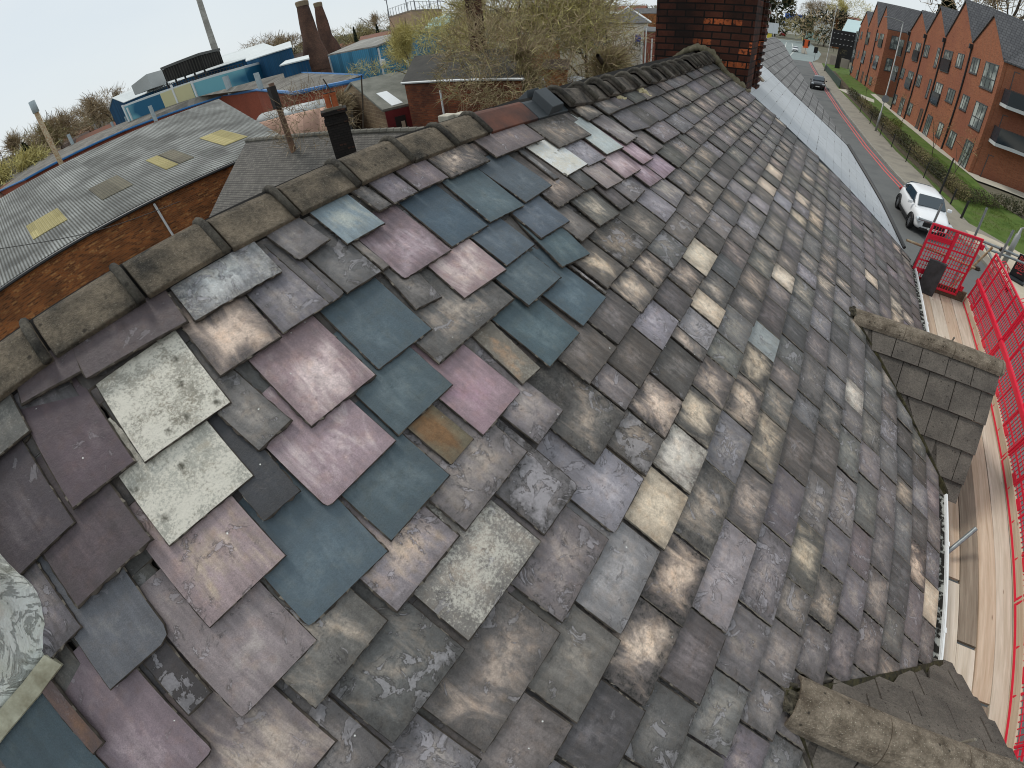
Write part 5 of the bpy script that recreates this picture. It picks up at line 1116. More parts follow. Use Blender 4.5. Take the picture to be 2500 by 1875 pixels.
    for s in (-1, 1): mb = MB(); mb.box((s * hw - .02, -hl + 1.3, gc + .02), (s * hw + .02, hl - 1.25, gc + .17)); mb.build('sill_trim', M_TRIM, t, bevel=.01)
    mb = MB(); mb.box((-.52, -hl - .02, .5), (.52, -hl + .1, .72)); mb.box((-.6, -hl - .01, .3), (.6, -hl + .2, .42)); mb.build('grille', M_TRIM, t, bevel=.02)
    for s in (-1, 1):
        mb = MB(); mb.box((min(s * .55, s * .86), -hl + .02, .70 * hs), (max(s * .55, s * .86), -hl + .34, .84 * hs)); mb.build('headlight', M_LIGHT, t, bevel=.03)
        mb = MB(); mb.box((min(s * .55, s * .84), hl - .14, .80 * hs), (max(s * .55, s * .84), hl - .015, .94 * hs)); mb.build('tail_light', M_TAIL, t, bevel=.02)
        mb = MB(); mb.box((min(s * (hw - .02), s * (hw + .2)), cy0 + .28, zb - .02), (max(s * (hw - .02), s * (hw + .2)), cy0 + .42, zb + .13)); mb.build('mirror', paint, t, bevel=.03)
    mb = MB(); mb.box((-.26, -hl - .035, .40), (.26, -hl - .0, .51)); mb.build('number_plate', M_PLATE, t)
    t.location = loc; t.rotation_euler = (0, 0, rz); return t
def paint(name, c): return flat(name, c, .22, .6)
f0, f1_ = onz(q4(1290, 1545), 0), onz(q4(1213, 1405), 0)                 # near-side front and rear wheels of the white car
hd = math.atan2(f0.x - f1_.x, -(f0.y - f1_.y)) ; mid = (f0 + f1_) / 2; side = Vector((math.cos(hd), math.sin(hd), 0)) * .82
PW = paint('white_paint', (232, 234, 236)); PK = paint('black_paint', (40, 42, 46))
car('parked_car', 'white compact SUV driving close behind the red scaffold barrier', 'car', (mid.x + side.x, mid.y + side.y + .05, .02), hd, PW, 4.3, 1.8, 1.56)
bc = (onz(q4(628, 600), 0) + onz(q4(712, 615), 0)) / 2
car('moving_car', 'black SUV with lit headlights coming down the road past the pale roof', 'car', (bc.x, bc.y + 2.0, .02), R(2), PK, 4.6, 1.85, 1.62)
for px, pd, col, lb, rz in ((q4(411, 352), 2, (52, 44, 46), 'dark maroon hatchback seen from behind at the junction', 180), (q4(523, 352), 2, (226, 228, 228), 'white car waiting at the junction beside the island', 3), (q4(437, 246), 4, (150, 40, 38), 'red hatchback driving away on the far road', 190), (q4(425, 188), 6, (224, 226, 228), 'white car parked sideways far up the road', 80), (q4(548, 192), 6, (44, 48, 52), 'dark car far up the road by the bushes', 5)):
    g = onz(px, 0); t = car('distant_car', lb, 'car', (g.x, g.y + pd, .02), R(rz), paint('paint_' + lb.split()[0] + str(int(px[0])), col), 4.2, 1.8, 1.5, False); 
    s = 1.0; d = math.hypot(g.x, g.y)
    if d > 250: t.scale = (min(2.2, d / 190),) * 3
# ------------------------------------------------------------------ NEIGHBOUR ROOFS in the same terrace
nb = thing('neighbour_house', 'next house of the terrace with a pale grey-white coated slate roof', 'house', (-.5, 12, 0))
def pal_mat():
    m = NT('coated_slates'); lo = m.obj(); uv = m.uv(); b = m.n('ShaderNodeTexBrick'); m._in(b, 'Vector', m.map(uv, (1, 1, 1))); b.inputs['Scale'].default_value = 1; b.inputs['Brick Width'].default_value = .3; b.inputs['Row Height'].default_value = .24; b.inputs['Mortar Size'].default_value = .006
    b.inputs['Color1'].default_value = (*lin((192, 195, 198)), 1); b.inputs['Color2'].default_value = (*lin((186, 189, 192)), 1); b.inputs['Mortar'].default_value = (*lin((176, 178, 180)), 1)
    n = m.noise(m.map(uv, (6, 1.6, 1)), 2.4, 7, .7); col = m.mix(m.mth('MULTIPLY', m.rng(n, .62, .68), .9), b.outputs['Color'], lin((92, 90, 88)))
    n2 = m.noise(uv, .8, 5); col = m.mix(m.rng(n2, .4, .7, 0, .35), col, lin((160, 162, 162)))
    jn = m.mth('MULTIPLY', b.outputs['Fac'], m.rng(m.noise(uv, 3, 4), .55, .62)); col = m.mix(jn, col, lin((70, 68, 66))); m.bump(m.mth('ADD', m.mth('MULTIPLY', b.outputs['Fac'], -1), n), .5, .01); return m.done(col, .7, .3)
def oldslate_mat():
    m = NT('far_slates'); uv = m.uv(); b = m.n('ShaderNodeTexBrick'); m._in(b, 'Vector', uv); b.inputs['Scale'].default_value = 1; b.inputs['Brick Width'].default_value = .3; b.inputs['Row Height'].default_value = .24; b.inputs['Mortar Size'].default_value = .012
    b.inputs['Color1'].default_value = (*lin((140, 138, 136)), 1); b.inputs['Color2'].default_value = (*lin((112, 110, 109)), 1); b.inputs['Mortar'].default_value = (*lin((62, 60, 58)), 1); n = m.noise(m.map(uv, (3, 1, 1)), 2, 6, .7)
    m.bump(n, .5, .01); return m.done(m.mix(1, b.outputs['Color'], m.mix(n, (.7, .7, .7), (1.3, 1.3, 1.3)), 'MULTIPLY'), .85, .3)
def RQ(pts, h, th, mats, name, parent):
    mb = MB(); P = [RP(u, v, h) for u, v in pts]; Q = [RP(u, v, h - th) for u, v in pts]; n = len(P); mb.mesh(P + Q, [tuple(range(n)), tuple(range(n, 2 * n))[::-1]] + [(i, n + i, n + (i + 1) % n, (i + 1) % n) for i in range(n)]); return mb.build(name, mats, parent)
M_COAT = pal_mat(); M_FARSL = oldslate_mat()
RQ([(9.33, AP), (9.33, 3.98), (9.9, 3.83), (11.29, 3.34), (12.89, 2.55), (13.55, 2.25), (13.45, .24), (13.7, -.56), (13.7, AP)], -.01, .1, M_COAT, 'roof', nb)
nb2 = thing('neighbour_house', 'third house of the terrace with a weathered dark slate roof', 'house', (-1.5, 16, 0))
RQ([(13.72, AP), (13.72, -.56), (13.47, .24), (13.57, 2.25), (14.86, 1.68), (16.57, .83), (19.5, -.2), (23, -1.2), (23, AP)], .0, .1, M_FARSL, 'roof', nb2)
for par, y0, y1, x1 in ((nb, 9.31, 13.6, 1.1), (nb2, 13.72, 20, -1.2)):
    z = RP(0, (x1 + RD * RN.x + .1) / math.cos(PT), -.25).z; mb = MB(); mb.box((-6, y0 + .02, 0), (x1 - .25, y1, z - .1)); mb.build('wall', M_BRH, par)
    mb = MB(); top = RP(0, AP, -.03); bot = Vector((-6.4, 0, top.z - 2.6)); q = [Vector((bot.x, y0, bot.z)), Vector((top.x, y0, top.z)), Vector((top.x, y1 + .4, top.z)), Vector((bot.x, y1 + .4, bot.z))][::-1]; mb.hexa([p - Vector((0, 0, .12)) for p in q], q); mb.build('rear_roof', M_FARSL, par)
mb = MB(); mb.beam(RP(9.30, -.42, .03), RP(9.30, 4.0, .03), .03, .05, 0, RN); mb.build('verge_strip', flat('lead_grey', (92, 94, 96), .6), nb)
mb = MB(); mb.tube([RP(9.75, 3.9, .02), RP(11.29, 3.37, .02), RP(12.89, 2.58, .02), RP(13.6, 2.26, .02)], .035, 6); mb.build('gutter', flat('dark_gutter', (52, 52, 52), .5), nb)
mb = MB(); mb.beam(Vector((-1.55, 11.1, 6.86)), Vector((-1.2, 10.95, 6.62)), .09, .03); o = mb.build('loose_batten', WD[1]); tag(o, 'short wooden batten lying on the ridge of the pale roof by the chimney', 'batten')

# ------------------------------------------------------------------ WORKS AND HOUSES BEHIND THE RIDGE
def planehit(p, a, n):
    d = sight(*p); o = Vector((0, 0, CZ)); return o + d * ((a - o).dot(n) / d.dot(n))
def slab(mb, pts, th, m=0):
    P = [Vector(p) for p in pts]; n = len(P); dn = Vector((0, 0, -th)); nn = (P[1] - P[0]).cross(P[2] - P[0])
    if nn.z < 0: P = P[::-1]
    mb.mesh(P + [p + dn for p in P], [tuple(range(n)), tuple(range(n, 2 * n))[::-1]] + [(i, n + i, n + (i + 1) % n, (i + 1) % n) for i in range(n)], m)
def gabled(name, label, cat, E0, E1, R0, R1, mroof, mwall, group=None, mgable=None, over=.25, th=.12):
    """E0-E1 near eave, R0-R1 ridge; the far eave mirrors the near one; walls reach the ground"""
    E0, E1, R0, R1 = map(Vector, (E0, E1, R0, R1)); R1 = Vector((R1.x, R1.y, R0.z)); E1 = Vector((E1.x, E1.y, E0.z)); mir = lambda e, r: Vector((2 * r.x - e.x, 2 * r.y - e.y, e.z))
    F0, F1 = mir(E0, R0), mir(E1, R1); c = (E0 + F1) / 2; t = thing(name, label, cat, (c.x, c.y, 0), 0, group); dz = Vector((0, 0, -th)); ins = lambda e, f, k: e + (f - e) * k
    g = lambda p: Vector((p.x, p.y, 0)); d = (R1 - R0).normalized() * over
    a, b, e, f = ins(E0, F0, .015) + d, ins(E1, F1, .015) - d, ins(F1, E1, .015) - d, ins(F0, E0, .015) + d; r0, r1 = R0 + d, R1 - d
    mb = MB(); mb.mesh([g(a), g(b), g(e), g(f), a + dz, b + dz, e + dz, f + dz, r0 + dz * 1.2, r1 + dz * 1.2], [(0, 1, 5, 4), (2, 3, 7, 6), (1, 2, 6, 9, 5), (3, 0, 4, 8, 7), (4, 5, 9, 8), (6, 7, 8, 9)]); mb.build('wall', mwall, t)
    mb = MB(); slab(mb, [E0, E1, R1, R0], th); slab(mb, [R0, R1, F1, F0], th); mb.build('roof', mroof, t); return t
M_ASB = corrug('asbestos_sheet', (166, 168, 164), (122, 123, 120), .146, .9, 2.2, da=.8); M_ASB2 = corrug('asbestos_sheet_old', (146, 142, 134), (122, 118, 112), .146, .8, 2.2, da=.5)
M_ORB = brickm('orange_brick', (176, 106, 58), (110, 66, 42), (150, 116, 84), dirt_shade=(48, 38, 32), dirtamt=.5, dsc=.8, patch=(196, 140, 86), patchamt=.12)
wh = thing('warehouse', 'long warehouse with a corrugated grey asbestos roof and yellow rooflights over an orange brick wall', 'warehouse', (-30, 0, 0))
EX, EZ, RX, RZ_ = -22.6, 4.2, -37.2, 6.52; WY0, WY1, WE = -26, 15.3, 12.0
mb = MB(); mb.mesh([(EX, WY0, EZ), (EX, WE, EZ), (RX, WY1, RZ_), (RX, WY0, RZ_), (EX, WY0, EZ - .08), (EX, WE, EZ - .08), (RX, WY1, RZ_ - .08), (RX, WY0, RZ_ - .08)], [(0, 1, 2, 3), (7, 6, 5, 4), (0, 4, 5, 1), (1, 5, 6, 2), (3, 7, 4, 0)]); mb.build('roof', M_ASB, wh)
mb = MB(); mb.mesh([(RX, WY0, RZ_), (RX, WY1, RZ_), (2 * RX - EX, WY1, EZ + 1.2), (2 * RX - EX, WY0, EZ + 1.2), (RX, WY0, RZ_ - .08), (RX, WY1, RZ_ - .08), (2 * RX - EX, WY1, EZ + 1.1), (2 * RX - EX, WY0, EZ + 1.1)], [(0, 1, 2, 3), (7, 6, 5, 4), (1, 5, 6, 2)]); mb.build('rear_roof', M_ASB2, wh)
mb = MB(); mb.box((EX - .45, WY0 + .1, 0), (EX - .15, WE - .1, EZ - .12)); mb.build('side_wall', M_ORB, wh)
mb = MB(); mb.mesh([(EX - .45, WE - .35, 0), (RX, WY1 - .35, 0), (RX, WY1 - .35, RZ_ - .1), (EX - .45, WE - .35, EZ - .1), (EX - .45, WE - .1, 0), (RX, WY1 - .1, 0), (RX, WY1 - .1, RZ_ - .1), (EX - .45, WE - .1, EZ - .1)], [(0, 1, 2, 3), (7, 6, 5, 4), (0, 3, 7, 4), (3, 2, 6, 7)]); mb.build('end_wall', M_ORB, wh)
mb = MB(); mb.tube([(EX + .05, WY0, EZ - .1), (EX + .05, WE, EZ - .1)], .07, 6); mb.build('gutter', flat('gutter_dark', (44, 46, 48), .5), wh)
wn_ = (Vector((RX, 0, RZ_)) - Vector((EX, 0, EZ))).cross(Vector((0, 1, 0))).normalized(); wn_ = -wn_ if wn_.z < 0 else wn_
M_YEL = corrug('rooflight_yellow', (190, 178, 130), (176, 164, 116), .146, .9, 3, da=.5, dirt_shade=(150, 140, 90)); M_BRL = corrug('rooflight_brown', (132, 126, 108), (118, 112, 98), .146, .9, 3, da=.4)
for pts, m_, lb in (([q1(1645, 1110), q1(1830, 1045), q1(1970, 1120), q1(1795, 1200)], M_YEL, 'yellow rooflight nearest the tiled roof'), ([q1(1200, 1300), q1(1290, 1255), q1(1425, 1340), q1(1340, 1385)], M_YEL, 'narrow yellow rooflight in the middle'),
  ([q1(1310, 1247), q1(1430, 1205), q1(1548, 1292), q1(1432, 1338)], M_BRL, 'brown rooflight in the middle'), ([q1(725, 1540), q1(945, 1420), q1(1080, 1500), q1(830, 1625)], M_BRL, 'large brown rooflight towards the left'), ([(62, 548), (147, 512), (166, 541), (79, 583)], M_YEL, 'yellow rooflight at the left edge')):
    P = [planehit(p, Vector((EX, 0, EZ)), wn_) for p in pts]; ys = sorted(p.y for p in P); xs = sorted(p.x for p in P); y0, y1 = (ys[0] + ys[1]) / 2, (ys[2] + ys[3]) / 2; x0, x1 = (xs[0] + xs[1]) / 2, (xs[2] + xs[3]) / 2
    zz = lambda x: EZ + (x - EX) * (RZ_ - EZ) / (RX - EX) + .035
    mb = MB(); slab(mb, [(x0, y0, zz(x0)), (x1, y0, zz(x1)), (x1, y1, zz(x1)), (x0, y1, zz(x0))], .05); o = mb.build('rooflight', m_, wh); o['label'] = lb
M_WPIPE = flat('white_pipe', (214, 216, 216), .5)
a, b = onx((376, 497), EX - .08), onx((432, 590), EX - .08); mb = MB(); mb.tube([a, b], .06, 6); mb.build('downpipe', M_WPIPE, wh)
# second works hall behind it, blue gutter, red brick
M_RB = brickm('red_works_brick', (158, 82, 62), (142, 72, 54), (130, 84, 68), dirt_shade=(110, 62, 50), dirtamt=.4, dsc=.25); M_BLUE = flat('blue_gutter', (52, 112, 168), .5)
hall = thing('works_hall', 'low red brick works hall with a bright blue gutter and a wide grey sheet roof', 'works building', (-36, 15, 0))
HE, HR = 5.6, 6.45
ev = [onz(p, HE) for p in ((-60, 494), (60, 436), (301, 318), (542, 234), (626, 217.5), (717.5, 224), q2(800, 678), q2(975, 640))]
tp = [onz(p, HR) for p in ((-60, 474), (60, 411), (283, 306), (485, 236), (600, 204), (700, 177))] + [onz((790, 179.5), HE + .5), onz((886, 184), HE + .12)]
mb = MB(); n = 8; dn = Vector((0, 0, -.12))
for i in range(n - 1): mb.hexa([p + dn for p in (ev[i], ev[i + 1], tp[i + 1], tp[i])][::-1], [ev[i], ev[i + 1], tp[i + 1], tp[i]][::-1]) if False else slab(mb, [ev[i], ev[i + 1], tp[i + 1], tp[i]], .12)
mb.build('roof', M_ASB2, hall)
cn = sum(tp, Vector()) / n
mb = MB()
for i in range(n - 1):
    a, b = ev[i], ev[i + 1]; k = .985; a2, b2 = tp[i] + (a - tp[i]) * k, tp[i + 1] + (b - tp[i + 1]) * k; g0_ = lambda p, z: Vector((p.x, p.y, z)); t0, t1 = g0_(a2, HE - .1), g0_(b2, HE - .1); c0_, c1_ = g0_(tp[i] + (a - tp[i]) * .93, HE - .1), g0_(tp[i + 1] + (b - tp[i + 1]) * .93, HE - .1)
    q = [t0, t1, c1_, c0_]; qb = [g0_(p, 0) for p in q]; mb.mesh(qb + q, [(0, 1, 5, 4), (1, 2, 6, 5), (2, 3, 7, 6), (3, 0, 4, 7), (4, 5, 6, 7)])
mb.build('wall', M_RB, hall)
mb = MB(); mb.tube([p + Vector((.0, 0, -.12)) for p in ev], .16, 6); mb.build('gutter', M_BLUE, hall)
mb = MB(); mb.tube([tp[5] + Vector((0, 0, .02)), tp[6], tp[7]], .1, 5); mb.build('blue_trim', M_BLUE, hall)
M_FLUE = plain('flue_grey', (176, 188, 192), .5, .2, 3, bump=0)
for (b_, t_, r, lb) in ((q1(1258, 962), q1(1218, 855), .16, 'grey flue on a square flashing left of centre'), (q1(600, 1188), q1(560, 1082), .22, 'grey flue towards the left with a cap'), (q1(925, 1040), q1(905, 985), .17, 'short grey flue'), (q1(1035, 992), q1(1012, 945), .15, 'small grey flue before the blue shed'),
    (q1(1868, 742), q1(1835, 615), .3, 'thick grey flue above the red brick wall'), (q1(1920, 690), q1(1903, 630), .13, 'thin stub flue beside the thick one'), (q1(2110, 700), q1(2072, 592), .22, 'tall grey flue on a wide base plate')):
    B = onz(b_, 5.95); d = math.hypot(B.x, B.y); T = Vector((B.x, B.y, far(t_, d).z)); mb = MB(); mb.tube([B - Vector((0, 0, .3)), T], r * 1.5, 10); o = mb.build('flue', M_FLUE, smooth=False); tag(o, lb + ' on the works hall roof', 'flue', 'flues on the works hall roof')
# round pipe chimney, rusty
B = far(q1(458, 1252), 45); T = Vector((B.x, B.y, far(q1(282, 880), 45).z)); t = thing('pipe_chimney', 'leaning-looking rusty pipe chimney with a pale tin cowl at the far left', 'chimney', (B.x, B.y, 0)); mb = MB(); mb.tube([Vector((B.x, B.y, 0)), T], .2, 12); mb.build('pipe', M_RUST, t, smooth=True)
mb = MB(); mb.tube([T - Vector((0, 0, .3)), Vector((B.x, B.y, far(q1(255, 818), 45).z))], .27, 12); mb.build('cowl', M_FLUE, t, smooth=True)
# concrete stack far away
B = far(q1(1778, 500), 210); t = thing('concrete_chimney', 'very tall slim pale concrete chimney rising out of the picture', 'chimney', (B.x, B.y, 0)); mb = MB(); nseg = 22
CS = NT('concrete_stack'); sx_n = CS.n('ShaderNodeSeparateXYZ'); CS._in(sx_n, 0, CS.obj()); bn = CS.mth('FRACT', CS.mth('DIVIDE', sx_n.outputs[2], 2.6)); CS_ = CS.mix(CS.rng(CS.noise(CS.obj(), .35, 5), .4, .6), lin((176, 174, 168)), lin((150, 148, 142))); CS_ = CS.mix(CS.rng(bn, .06, .0), CS_, lin((112, 110, 106))); CS_ = CS.done(CS_, .9)
mb.tube([Vector((B.x, B.y, z)) for z in (0, 15, 30, 45, 60)], [1.7, 1.35, 1.1, .95, .85], 18); mb.build('shaft', CS_, t, smooth=True)
# blue works
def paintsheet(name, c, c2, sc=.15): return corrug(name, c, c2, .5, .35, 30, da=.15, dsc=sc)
M_BL1 = paintsheet('blue_sheet_dark', (32, 84, 118), (26, 70, 104)); M_BL2 = NT('blue_sheet_patched'); v_ = M_BL2.map(M_BL2.obj(), (.09, .09, .16)); n_ = M_BL2.noise(v_, 1, 3, .4); M_BL2 = M_BL2.done(M_BL2.mix(M_BL2.rng(n_, .47, .56), lin((30, 92, 124)), lin((112, 170, 182))), .7)
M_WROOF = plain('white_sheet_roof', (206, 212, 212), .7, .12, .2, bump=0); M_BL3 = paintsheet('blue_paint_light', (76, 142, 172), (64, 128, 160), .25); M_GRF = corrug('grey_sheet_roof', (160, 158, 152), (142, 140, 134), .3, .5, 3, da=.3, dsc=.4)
A2 = gabled('blue_works_shed', 'long dark blue sheet-clad works with a white roof and a gable end at its left', 'works building', far(q1(1000, 830), 112), far(q1(2290, 470), 84), far(q1(905, 793), 120), far(q1(2160, 432), 96), M_WROOF, M_BL1)
t = thing('blue_annexe', 'low turquoise and dark blue patched annexe in front of the long blue works', 'works building', (-95, 28, 0))
tl_, tr_ = far(q1(985, 868), 96), far(q1(1978, 548), 74); bk = Vector((-3, 9, 0)); z1_ = tl_.z; z2_ = tr_.z
q = [Vector((tl_.x, tl_.y, z1_)), Vector((tr_.x, tr_.y, z2_)), Vector((tr_.x, tr_.y, z2_)) + bk, Vector((tl_.x, tl_.y, z1_)) + bk]; mb = MB(); mb.hexa([Vector((p.x, p.y, 0)) for p in q], [p - Vector((0, 0, .12)) for p in q]); mb.build('wall', M_BL2, t)
mb = MB(); slab(mb, [p + Vector((0, 0, .18)) for p in q], .3); mb.build('roof', M_WROOF, t)
M_CREAM = flat('cream_panel', (198, 192, 150), .7); w_ = Wall((tl_.x, tl_.y), (tr_.x, tr_.y)); w_.n = -w_.n if w_.n.dot(Vector((-tl_.x, -tl_.y, 0))) < 0 else w_.n
x0, za = w_.hit(q1(1300, 765)); x1, zb = w_.hit(q1(1565, 735)); mb = MB(); w_.rect(mb, x0, min(za, zb) - 1.1, x1, max(za, zb) + .1, 0, .08); mb.build('cream_panel', M_CREAM, t)
for p in (q1(1040, 900), q1(1002, 880), q1(1560, 690), q1(1395, 720)): mb = MB(); x0, za = w_.hit(p); w_.rect(mb, x0, 0, x0 + .35, max(2, za + .6), 0, .2); mb.build('downpipe', M_WPIPE, t)
mb = MB(); a, b = far(q1(1250, 742), 96), far(q1(1975, 545), 76); 
for k in range(34): p = a + (b - a) * k / 33; mb.box((p.x - .05, p.y - .05, p.z - .3), (p.x + .05, p.y + .05, p.z + .5))
mb.tube([a + Vector((0, 0, .5)), b + Vector((0, 0, .5))], .06, 4); mb.tube([a + Vector((0, 0, .1)), b + Vector((0, 0, .1))], .06, 4); mb.build('handrail', M_BLK, t)
t = thing('roof_plant', 'black slatted cooling box standing on the roof of the blue works', 'plant box', far(q1(1500, 660), 88)); a, b = far(q1(1355, 680), 92), far(q1(1668, 598), 86); h = 4.4; d_ = (b - a).normalized(); nn = Vector((-d_.y, d_.x, 0)) * 5; h = 2.5
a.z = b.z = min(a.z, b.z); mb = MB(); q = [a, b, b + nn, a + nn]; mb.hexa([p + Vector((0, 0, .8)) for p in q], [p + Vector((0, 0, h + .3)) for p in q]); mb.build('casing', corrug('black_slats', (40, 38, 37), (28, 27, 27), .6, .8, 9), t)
mb = MB(); slab(mb, [p + Vector((0, 0, h + .75)) + (p - (a + b + nn) / 2) * .03 for p in q], .4); mb.build('cover', plain('plant_cover', (92, 92, 90), .8, .2, 1, bump=0), t)
for k in range(5): mb = MB(); p = a + (b - a) * k / 4; mb.box((p.x - .12, p.y - .12, p.z - 1), (p.x + .12, p.y + .12, p.z + .8)); mb.build('leg', M_BLK, t)
t = thing('roof_cabin', 'small pale grey roof cabin at the left end of the white works roof', 'plant box', far(q1(1140, 700), 104)); a, b = far(q1(1075, 725), 104), far(q1(1222, 695), 100); z0 = min(a.z, b.z); q = [Vector((a.x, a.y, z0 - .5)), Vector((b.x, b.y, z0 - .5))]; q += [q[1] + Vector((-3, 4, 0)), q[0] + Vector((-3, 4, 0))]; mb = MB(); mb.hexa(q, [p + Vector((0, 0, 1.8 if i in (0, 3) else 2.6)) for i, p in enumerate(q)]); mb.build('cabin', plain('cabin_grey', (172, 174, 172), .8, .1, .3, bump=0), t)
gabled('blue_works_shed', 'dark blue shed with a white roof between the works and the bottle kilns', 'works building', far(q2(0, 508), 80), far(q2(410, 475), 66), far(q2(0, 470), 92), far(q2(392, 418), 74), M_WROOF, M_BL1)
gabled('blue_works_shed', 'small blue lean-to with white windows just left of the bottle kilns', 'works building', far(q2(280, 545), 58), far(q2(525, 470), 54), far(q2(330, 505), 63), far(q2(520, 452), 59), M_WROOF, M_BL1)
# bottle kilns
M_KILN = brickm('kiln_brick', (118, 82, 66), (88, 62, 52), (96, 84, 74), .24, .09, .012, dirt_shade=(46, 38, 36), dirtamt=.75, dsc=.35)
def kiln(px_base, px_top, dist, rt, rm, rb_, label):
    B = far(px_base, dist); zt = far(px_top, dist).z; t = thing('bottle_kiln', label, 'bottle kiln', (B.x, B.y, 0), 0, 'pair of bottle kilns'); N = 28
    prof = [(0, rb_), (.12, rb_), (.2, rb_ * .97), (.32, rb_ * .86), (.44, rb_ * .7), (.56, rb_ * .53), (.64, rm * 1.05), (.72, rm), (.8, rm * .93), (.955, rt)]
    mb = MB(); vs = []; fs = []
    for z, r in prof: vs += [(B.x + math.cos(2 * math.pi * k / N) * r, B.y + math.sin(2 * math.pi * k / N) * r, z * zt) for k in range(N)]
    for i in range(len(prof) - 1): fs += [(i * N + k, i * N + (k + 1) % N, (i + 1) * N + (k + 1) % N, (i + 1) * N + k) for k in range(N)]
    mb.mesh(vs, fs); mb.build('body', M_KILN, t, smooth=True)
    mb = MB(); mb.tube([Vector((B.x, B.y, zt * .953)), Vector((B.x, B.y, zt * .99)), Vector((B.x, B.y, zt))], [rt * 1.06, rt * 1.12, rt * 1.0], N); mb.build('rim', plain('kiln_rim', (140, 122, 100), .95, .3, 2), t)
    for f_ in (.62, .34): mb = MB(); mb.tube([Vector((B.x + math.cos(a) * 1, B.y, f_ * zt)) for a in ()] or [Vector((B.x, B.y, f_ * zt - .08)), Vector((B.x, B.y, f_ * zt + .08))], rm * 1.07 if f_ > .5 else rb_ * .86, N); mb.build('iron_band', M_KILN, t)
kiln(q2(615, 590), q2(486, 6), 84, .95, 1.3, 3.2, 'nearer bottle kiln, brown brick flue of a pair with a pale rim')
kiln(q2(715, 500), q2(598, 22), 96, .72, 1.15, 3.5, 'darker bottle kiln behind and right of the other')
# big light-blue gabled building
t = thing('blue_building', 'light blue painted brick building with a pitched sheet roof right of the kilns', 'building', (-45, 40, 0))
cL, cC, cA, cR, cB = far(q2(688, 470), 64), far(q2(1080, 388), 52), far(q2(1388, 262), 58), far(q2(1560, 300), 66), far(q2(955, 322), 76)
cC.z = cL.z = (cC.z + cL.z) / 2; d_ = cL - cC; cB = cA + d_ * 1.0; cR = Vector((2 * cA.x - cC.x, 2 * cA.y - cC.y, cC.z)); cR2 = cR + d_
g = lambda p: Vector((p.x, p.y, 0)); mb = MB(); mb.mesh([g(cL), g(cC), g(cR), g(cR2), cL, cC, cR, cR2, cA, cB], [(0, 1, 5, 4), (1, 2, 6, 8, 5), (2, 3, 7, 6), (3, 0, 4, 9, 7)]); mb.build('wall', M_BL3, t)
mb = MB(); slab(mb, [p + Vector((0, 0, .14)) for p in (cL + d_ * .02, cC - d_ * .02, cA - d_ * .02, cB + d_ * .02)], .16); slab(mb, [p + Vector((0, 0, .14)) for p in (cA - d_ * .02, cB + d_ * .02, cR2 + d_ * .02, cR - d_ * .02)], .16); mb.build('roof', M_GRF, t)
wg = Wall((cC.x, cC.y), (cR.x, cR.y)); wg.n = -wg.n if wg.n.dot(-cC) < 0 else wg.n; ws = Wall((cL.x, cL.y), (cC.x, cC.y)); ws.n = -ws.n if ws.n.dot(-cC) < 0 else ws.n
wf = flat('white_frame', (222, 224, 222), .5); x0, z1_ = wg.hit(q2(1325, 312)); x1, z0_ = wg.hit(q2(1372, 362)); mb = MB()
for r4 in ((x0, z0_, x1, z0_ + .14), (x0, z1_ - .14, x1, z1_), (x0, z0_, x0 + .14, z1_), (x1 - .14, z0_, x1, z1_), ((x0 + x1) / 2 - .07, z0_, (x0 + x1) / 2 + .07, z1_)): wg.rect(mb, *r4, .0, .08)
fr = mb.build('window', wf, t); mb = MB(); wg.rect(mb, x0 + .1, z0_ + .1, x1 - .1, z1_ - .1, 0, .03); mb.build('pane', M_GLASS, fr)
mb = MB(); wg.rect(mb, .15, 0, .3, cC.z - .1, 0, .15); mb.build('downpipe', M_WPIPE, t); mb = MB(); ws.rect(mb, .2, 0, .36, cC.z - .1, 0, .15); mb.build('downpipe', M_WPIPE, t)
x0, z0_ = wg.hit(q2(1128, 520)); mb = MB(); wg.rect(mb, x0 - .35, z0_ - .3, x0 + .35, z0_ + .3, 0, .3); mb.build('alarm_box', wf, t, bevel=.05)
x0, z0_ = wg.hit(q2(1330, 530)); mb = MB(); mb.tube([wg.pt(x0, z0_ - 1.4, .3), wg.pt(x0, z0_ + .9, .3)], .18, 8); mb.build('flue', M_FLUE, t)
# rendered tank tower with masts
t = thing('water_tower_block', 'square buff rendered block with a railing and aerials behind the blue building', 'building', (-65, 62, 0)); a, b, c = far(q2(1186, 132), 96), far(q2(1380, 92), 84), far(q2(1628, 82), 96); a.z = b.z = c.z = 11.3; d4 = a + c - b
mb = MB(); mb.hexa([Vector((p.x, p.y, 0)) for p in (a, b, c, d4)], [a, b, c, d4]); mb.build('wall', plain('buff_render', (178, 152, 128), .9, .15, .2, (160, 136, 112), .1), t)
mb = MB(); mb.hexa([p + Vector((0, 0, -.05)) for p in (a, b, c, d4)], [p + Vector((0, 0, .25)) for p in (a, b, c, d4)]); mb.build('coping', plain('coping_grey', (150, 136, 120), .9), t)
mb = MB()
for p, r in ((a, b), (b, c), (c, d4)):
    for k in range(9): s_ = p + (r - p) * k / 8; mb.tube([s_ + Vector((0, 0, .2)), s_ + Vector((0, 0, 1.5))], .04, 4)
    mb.tube([p + Vector((0, 0, 1.5)), r + Vector((0, 0, 1.5))], .04, 4)
mb.build('railing', M_LANT, t)
for k, (px, hh) in enumerate(((1185, 4.5), (1345, 2.6), (1412, 6), (1535, 3.4), (1605, 3))):
    p = far(q2(px, 100), 90); mb = MB(); mb.tube([Vector((p.x, p.y, 11.3)), Vector((p.x, p.y, 11.3 + hh))], .09, 5); mb.tube([Vector((p.x - .5, p.y, 11.3 + hh * .6)), Vector((p.x + .5, p.y, 11.3 + hh * .6))], .05, 4); o = mb.build('aerial', M_LANT, t)
